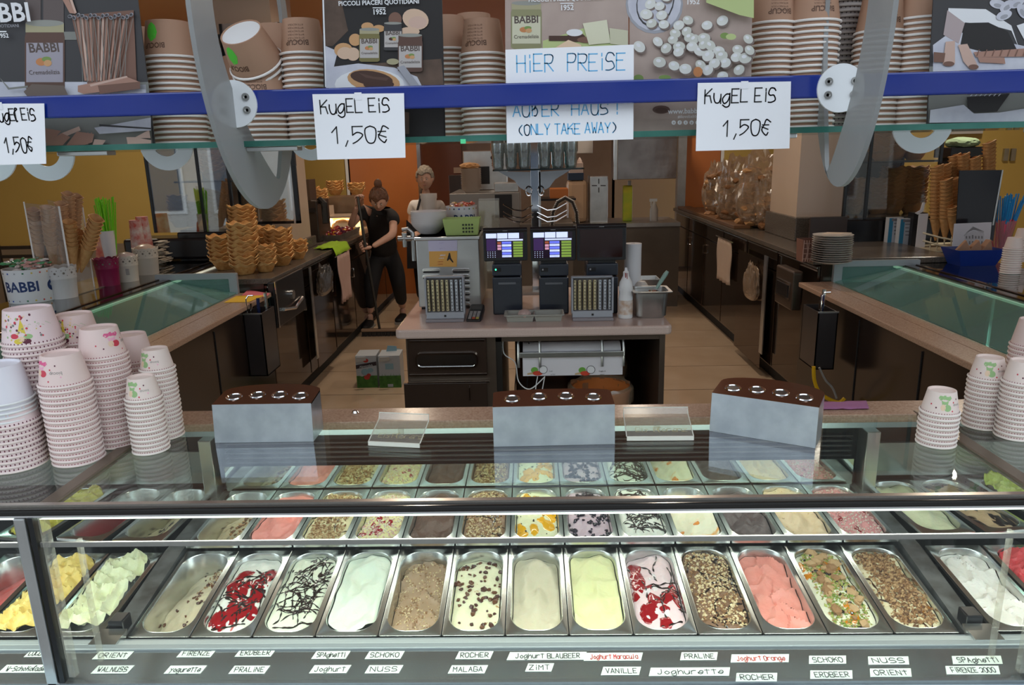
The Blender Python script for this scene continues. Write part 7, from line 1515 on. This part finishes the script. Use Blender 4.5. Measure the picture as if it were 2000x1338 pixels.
t = thing('spray_bottle', 'white spray bottle on the kitchen counter at the right', 'bottle', (at(1277, 430, y=8.2).x, 8.2, ZK)); obj('bottle_body', MB().lathe([(.045, .001), (.045, .13), (.02, .19), (.015, .21), (0, .21)], 18), M('spray_white', (.45, .44, .42), .4), t, local=True, smooth=True); obj('trigger', MB().box(-.05, .03, -.012, .012, .21, .24).box(-.04, -.03, -.008, .008, .16, .21), GREYL, t, local=True)
t = simple('extractor_hood', 'steel extractor hood wrapped in reflective film at the back right', 'hood', 1206, 180, 1324, 350, 8.05, .6, M('hood_steel', (.36, .33, .31), .22, .85, noise=3, col2=(.16, .13, .12), bump=.6, bscale=8), 'hood_body')
simple('ceiling_pipe', 'vertical steel post left of the extractor hood', 'post', 1199, 180, 1207, 352, 8.0, .05, STEEL, 'post')
t = thing('spring_hose', 'coiled spring tap hose arching behind the glass rack', 'hose', (at(1100, 430, y=7.2).x, 7.2, .9)); P = [at(u, v, y=7.2) for u, v in ((1078, 440), (1080, 415), (1090, 395), (1104, 387), (1118, 395), (1126, 415), (1128, 440))]; obj('hose', MB().tube(P, .012, 8), BLACKM, t, smooth=True)
mb = MB()
for k in range(6):
    for q in range(5): c0 = P[k].lerp(P[k+1], q/5); mb.tube([c0+Vector((.020*cos(s*pi/4), 0, .020*sin(s*pi/4))) for s in range(9)], .0035, 5)
obj('spring_coil', mb, STEELD, t, smooth=True)
t = simple('sink_unit', 'dark steel sink bench below the spring hose', 'sink', 1016, 436, 1120, 560, 7.2, .6, M('kitchen_steel', (.14, .12, .10), .35, .6), 'sink_body', z0=0)
t = simple('white_wall_box', 'white cupboard high on the kitchen wall behind the glasses', 'cupboard', 1105, 250, 1158, 300, 8.6, .3, M('white_cupboard', (.52, .48, .44), .5), 'cupboard_body')
t = simple('wall_notice', 'small grey notice on the dark red wall', 'notice', 886, 327, 905, 338, 10.5, .02, M('notice_grey', (.30, .24, .20), .6), 'notice_plate', .001)
t = simple('dark_stool', 'dark brown appliance standing against the dark red wall', 'appliance', 878, 342, 910, 420, 8.6, .3, M('dark_app', (.03, .018, .014), .3), 'appliance_body', z0=0)
# ================================================================ PEOPLE
def skin(nm, V, E, mat, par, root=0, sub=2, smooth=True):
    """V: list of (x,y,z,rx,ry)"""
    me = bpy.data.meshes.new(nm); me.from_pydata([v[:3] for v in V], E, []); o = bpy.data.objects.new(nm, me); COL.objects.link(o)
    sm = o.modifiers.new('skin', 'SKIN'); sm.use_smooth_shade = True; sm.branch_smoothing = .6
    sv = me.skin_vertices[0].data if me.skin_vertices else None
    if sv is None:
        bm = bmesh.new(); bm.from_mesh(me); bm.verts.layers.skin.verify(); bm.to_mesh(me); bm.free(); sv = me.skin_vertices[0].data
    for i, v in enumerate(V): sv[i].radius = (v[3], v[4]); sv[i].use_root = i == root
    o.modifiers.new('s', 'SUBSURF').levels = sub; o.modifiers['s'].render_levels = sub
    bpy.context.view_layer.update(); dg = bpy.context.evaluated_depsgraph_get(); m2 = bpy.data.meshes.new_from_object(o.evaluated_get(dg)); bpy.data.objects.remove(o)
    m2.materials.clear(); m2.materials.append(mat); m2.shade_smooth(); q = bpy.data.objects.new(nm, m2); COL.objects.link(q); q.parent = par; return q
def head(par, c, s, rx, rz, hair_mat, style):
    """head centre c, half height s; face looks to -Y before rx (nod) and rz"""
    R = Matrix.Rotation(rz, 3, 'Z') @ Matrix.Rotation(rx, 3, 'X'); c = Vector(c)
    def shape(p):
        x, y, z = p; w_ = .74*(1-.28*max(0, -z)**1.6); d = .88*(1-.12*max(0, -z)); q = Vector((x*w_, y*d, z))
        if y < 0:
            q.y += -.02
            g = lambda px, pz, r: math.exp(-((x-px)**2+(z-pz)**2)/r)
            q.y -= .20*g(0, -.10, .012)+.10*g(0, .02, .02)+.06*g(0, -.42, .02)+.08*g(0, -.72, .04)+.05*g(0, .22, .08)
            q.y += .07*(g(.28, .06, .018)+g(-.28, .06, .018))+.03*g(0, -.55, .012)
            q.y -= .03*(g(.42, -.18, .03)+g(-.42, -.18, .03))
        return R @ (q*s)+c
    def sph(fn, keep, sub=5):
        bm = bmesh.new(); bmesh.ops.create_icosphere(bm, subdivisions=sub, radius=1); ok = {v.index for v in bm.verts if keep(v.co)}; vs = [fn(v.co) for v in bm.verts]; fs = [[v.index for v in f.verts] for f in bm.faces if all(v.index in ok for v in f.verts)]; bm.free(); m_ = MB(); m_.add(vs, fs); return m_
    obj('head', sph(shape, lambda p: True), SKIN, par, smooth=True, local=True)
    for sx in (-1, 1):
        for (z_, r_, m_, dy) in ((.05, .075, M('eye_white', (.55, .52, .48), .3), 0), (.05, .045, M('iris', (.05, .04, .035), .2), -.035)):
            mb = MB(); mb.ico((0, 0, 0), s*r_, sub=2); p = R @ (Vector((sx*.22, -.80+dy-.0, z_))*s)+c; mb.v = [q+p for q in mb.v]; obj('eye' if dy == 0 else 'iris', mb, m_, par, smooth=True, local=True)
        mb = MB(); mb.tube([R @ (Vector((sx*(.12+.05*k), -.905+.012*k*k, .19+.02*sin(k*.9)))*s)+c for k in range(5)], s*.022, 5); obj('eyebrow', mb, hair_mat, par, local=True)
        mb = MB(); mb.ico((0, 0, 0), (s*.06, s*.11, s*.20), sub=2); p = R @ (Vector((sx*.74, .05, -.02))*s)+c; mb.v = [R @ q+p for q in mb.v]; obj('ear', mb, SKIN, par, smooth=True, local=True)
    mb = MB(); mb.tube([R @ (Vector((-.17+.085*k, -.865-.02*(2-abs(k-2)), -.46+.01*abs(k-2)))*s)+c for k in range(5)], [s*.012, s*.035, s*.04, s*.035, s*.012], 6); obj('mouth', mb, M('lips', (.38, .15, .13), .5), par, smooth=True, local=True)
    def hs(p):
        k = 1.13 if style == 'short' else 1.08; n_ = 1+.05*mn.noise(Vector(p)*6)+.035*mn.noise(Vector((p.x*22, p.y*5, p.z*6))); q = shape(Vector(p)); return c+(q-c)*k*n_+R @ Vector((0, s*.03, s*(.07 if style == 'short' else .0)))
    obj('hair', sph(hs, lambda p: (p.z > .36+.10*sin(p.x*5) and p.y < 0) or (p.z > -.35+(-.3 if style == 'bun' else 0) and p.y > .02) or (p.z > .05 and abs(p.x) > .75)), hair_mat, par, smooth=True, local=True).modifiers.new('t', 'SOLIDIFY').thickness = .008
    if style == 'bun':
        mb = MB(); mb.ico((0, 0, 0), (s*.34, s*.30, s*.40), sub=3, jit=.05); p = R @ (Vector((.02, .45, 1.12))*s)+c; mb.v = [q+p for q in mb.v]; obj('hair_bun', mb, hair_mat, par, smooth=True, local=True)
def hand(par, wrist, d, up, side, curl=1.2, s=1.0):
    """palm leaves the wrist along d; fingers curl towards up; thumb on the given side"""
    w_ = Vector(wrist); d = Vector(d).normalized(); up = Vector(up); up = (up-d*up.dot(d)).normalized(); sd = d.cross(up)*side
    V = [(*w_, .024*s, .017*s), (*(w_+d*.045*s), .036*s, .015*s), (*(w_+d*.085*s), .038*s, .014*s)]; o = skin('palm', V, [(0, 1), (1, 2)], SKIN, par)
    for k, (off, L_) in enumerate(((.028, .072), (.010, .080), (-.009, .075), (-.027, .058))):
        p = w_+d*.088*s+sd*off*s; V = []; a = 0; q = p-d*.02*s
        for j in range(4): V.append((*q, .0088*s, .0088*s)); a += curl*(.35 if j == 0 else .75); q = q+(d*cos(a)+up*sin(a))*L_*s*.40
        skin('finger', V, [(0, 1), (1, 2), (2, 3)], SKIN, par, sub=1)
    p = w_+d*.03*s+sd*.026*s; V = [(*p, .011*s, .011*s), (*(p+(sd*.7+d*.6).normalized()*.034*s), .010*s, .010*s), (*(p+(sd*.5+d*.7+up*.5).normalized()*.062*s), .0085*s, .0085*s)]; skin('thumb', V, [(0, 1), (1, 2)], SKIN, par, sub=1)
TBL = M('black_tshirt', (.012, .012, .014), .85, bump=.3); TRS = M('black_trousers', (.008, .009, .012), .8, bump=.3); SHO = M('black_shoe', (.010, .010, .012), .6)
# --- sweeping woman: origin between her feet
by = 7.15; ox = at(742, 600, y=by).x
def L(u, v, y): p = at(u, v, y=y); return Vector((p.x-ox, p.y-by, p.z))
wm = thing('person', 'woman with a bun in black T-shirt and trousers bending over to sweep', 'person', (ox, by, 0))
hd = L(740, 388, 6.80); neck = L(742, 404, 6.98); sl = L(712, 408, 7.02); sr = L(768, 414, 6.98); ch = L(742, 430, 7.02); wa = L(748, 468, 7.18); hp = L(752, 498, 7.28)
hl = L(733, 505, 7.28); hr = L(770, 505, 7.28); kl = L(725, 560, 7.18); kr = L(778, 553, 7.2); al = L(722, 612, 7.25); ar = L(786, 600, 7.55)
el = L(684, 442, 6.92); wl_ = L(697, 404, 6.80); er = L(768, 458, 6.75); wr = L(727, 482, 6.62)
V = [(*hp, .10, .07), (*wa, .085, .06), (*ch, .09, .06), (*(neck-Vector((0, 0, .02))), .05, .048), (*((hd+neck)/2), .048, .048), (*sl, .042, .042), (*sr, .042, .042), (*el, .038, .036), (*wl_, .022, .020), (*er, .040, .038), (*wr, .024, .021),
     (*hl, .07, .07), (*hr, .07, .07), (*kl, .048, .050), (*kr, .048, .050), (*al, .036, .040), (*ar, .036, .040)]
skin('body', V, [(0, 1), (1, 2), (2, 3), (3, 4), (2, 5), (2, 6), (5, 7), (7, 8), (6, 9), (9, 10), (0, 11), (0, 12), (11, 13), (12, 14), (13, 15), (14, 16)], SKIN, wm)
m1 = sl.lerp(el, .55); m2 = sr.lerp(er, .55)
skin('tshirt', [(*hp.lerp(wa, -.25), .172, .134), (*wa, .150, .112), (*ch, .172, .118), (*(neck-Vector((0, 0, .045))), .078, .070), (*sl, .080, .080), (*sr, .080, .080), (*m1, .062, .060), (*m2, .064, .062)], [(0, 1), (1, 2), (2, 3), (2, 4), (2, 5), (4, 6), (5, 7)], TBL, wm)
skin('trousers', [(*hp, .168, .130), (*wa.lerp(hp, .5), .155, .118), (*hl, .108, .108), (*hr, .108, .108), (*kl, .074, .078), (*kr, .074, .078), (*(kl.lerp(al, .82)), .058, .060), (*(kr.lerp(ar, .82)), .058, .060)], [(0, 1), (0, 2), (0, 3), (2, 4), (3, 5), (4, 6), (5, 7)], TRS, wm)
for k, a_ in enumerate((al, ar)):
    x_, y_ = a_.x, a_.y; skin('shoe', [(x_, y_+.05, .045, .042, .040), (x_, y_-.03, .045, .045, .042), (x_-.02, y_-.14, .035, .048, .032), (x_-.025, y_-.20, .030, .036, .026)], [(0, 1), (1, 2), (2, 3)], SHO, wm)
    skin('ankle', [(x_, y_, .14, .034, .036), (x_, y_, .05, .034, .036)], [(0, 1)], SKIN, wm)
    obj('sole', MB().prism([(x_-.048+p[0], y_-.10+p[1]) for p in [(0, -.12), (.04, -.13), (.08, -.08), (.09, .16), (.01, .16), (-.015, -.06)]], 'z', 0, .018), M('sole_grey', (.25, .24, .22), .7), wm, local=True)
head(wm, hd, .112, .62, .12, M('auburn_hair', (.085, .034, .016), .6, noise=60, col2=(.14, .06, .03)), 'bun')
pt, pb = L(697, 384, 6.80), L(742, 648, 6.86)
hand(wm, wl_, (pt-wl_)+Vector((.0, 0, .05)), (pb-pt).cross(Vector((0, 0, 1))) if 0 else (.8, -.4, 0), 1, 1.2, 1.05); hand(wm, wr, (-.9, -.3, -.15), (0, -.8, .5), 1, 1.25, 1.05)
br = thing('push_broom', 'long dark broom with a bristle head held by the sweeping woman', 'broom', (ox+pb.x, by+pb.y, 0))
T0, B0 = Vector((ox, by, 0))+pt, Vector((ox, by, 0))+pb; wq = Vector((ox, by, 0))+wr+Vector((-.055, -.03, 0))
obj('broomstick', MB().tube([T0+Vector((.02, -.05, 0)), wq, Vector((B0.x, B0.y, .06))], .013, 10), M('dark_stick', (.03, .03, .028), .4), br, smooth=True)
xa, xb = at(705, 652, z=.03).x, at(796, 650, z=.03).x; obj('broom_block', MB().box(xa, xb, B0.y-.03, B0.y+.03, .045, .07), M('broom_wood', (.30, .20, .13), .6), br, bevel=.006); mb = MB(); n = 36
for k in range(n):
    for j in (-1, 0, 1): x_ = xa+.01+(xb-xa-.02)*k/(n-1); mb.tube([(x_, B0.y+j*.02, .045), (x_+random.uniform(-.006, .006), B0.y+j*.028, .002)], .0055, 4)
obj('bristles', mb, M('bristle_dark', (.03, .025, .022), .8), br, kind='stuff')
# --- older woman
by = 8.0; ox = at(832, 450, y=by).x
w2 = thing('person', 'grey-haired woman in a white T-shirt with a black apron standing behind the machine', 'person', (ox, by, 0))
hd = L(830, 349, 7.95); neck = L(832, 375, 8.03); ch = L(834, 418, 8.02); wa = Vector((.01, 0, 1.02)); hp = Vector((.01, .02, .90)); sl = L(806, 398, 8.03); sr = L(861, 397, 8.03)
el = L(803, 440, 8.05); wl_ = L(812, 452, 7.84); er = L(868, 445, 8.05); wr = L(850, 462, 7.80)
V = [(*hp, .11, .08), (*wa, .085, .06), (*ch, .09, .06), (*(neck-Vector((0, 0, .04))), .050, .046), (*(neck+Vector((0, -.01, .05))), .046, .046), (*sl, .040, .040), (*sr, .040, .040), (*el, .040, .038), (*wl_, .026, .024), (*er, .040, .038), (*wr, .026, .024), (-.09, .02, .80, .095, .095), (.11, .02, .80, .095, .095), (-.09, 0, .46, .06, .06), (.11, 0, .46, .06, .06), (-.09, .02, .08, .038, .04), (.11, .02, .08, .038, .04)]
skin('body', V, [(0, 1), (1, 2), (2, 3), (3, 4), (2, 5), (2, 6), (5, 7), (7, 8), (6, 9), (9, 10), (0, 11), (0, 12), (11, 13), (12, 14), (13, 15), (14, 16)], SKIN, w2)
skin('tshirt', [(.01, .02, .86, .178, .134), (*wa, .146, .112), (*ch, .165, .118), (*(neck-Vector((0, 0, .065))), .072, .062), (*sl, .068, .068), (*sr, .068, .068), (*sl.lerp(el, .55), .058, .056), (*sr.lerp(er, .55), .058, .056)], [(0, 1), (1, 2), (2, 3), (2, 4), (2, 5), (4, 6), (5, 7)], M('white_tshirt', (.80, .78, .76), .85, bump=.3), w2)
skin('trousers', [(*hp, .170, .125), (-.09, .02, .80, .105, .105), (.11, .02, .80, .105, .105), (-.09, 0, .46, .072, .072), (.11, 0, .46, .072, .072), (-.09, .02, .13, .055, .055), (.11, .02, .13, .055, .055)], [(0, 1), (0, 2), (1, 3), (2, 4), (3, 5), (4, 6)], TRS, w2)
for x_ in (-.09, .11): skin('shoe', [(x_, .05, .045, .042, .042), (x_, -.08, .042, .046, .038), (x_, -.17, .035, .040, .030)], [(0, 1), (1, 2)], SHO, w2)
AP = M('black_apron', (.012, .013, .018), .8)
for sx in (-1, 1): obj('apron_strap', MB().tube([(neck.x+sx*.055, neck.y-.02, neck.z-.045), (ch.x+sx*.080, ch.y-.128, ch.z+.06), (ch.x+sx*.10, ch.y-.15, ch.z-.10)], .013, 6), AP, w2, local=True, smooth=True)
obj('apron', MB().prism([(-.12, ch.z-.10), (.13, ch.z-.10), (.20, wa.z), (.22, .50), (-.20, .50), (-.18, wa.z)], 'y', -.165, -.155), AP, w2, local=True)
head(w2, hd, .118, .10, .05, M('grey_hair', (.22, .19, .155), .7, noise=60, col2=(.32, .28, .23)), 'short')
hand(w2, wl_, (.3, -.5, -.4), (1, 0, .2), -1, .7); hand(w2, wr, (-.3, -.5, -.3), (-1, 0, .2), 1, .7)
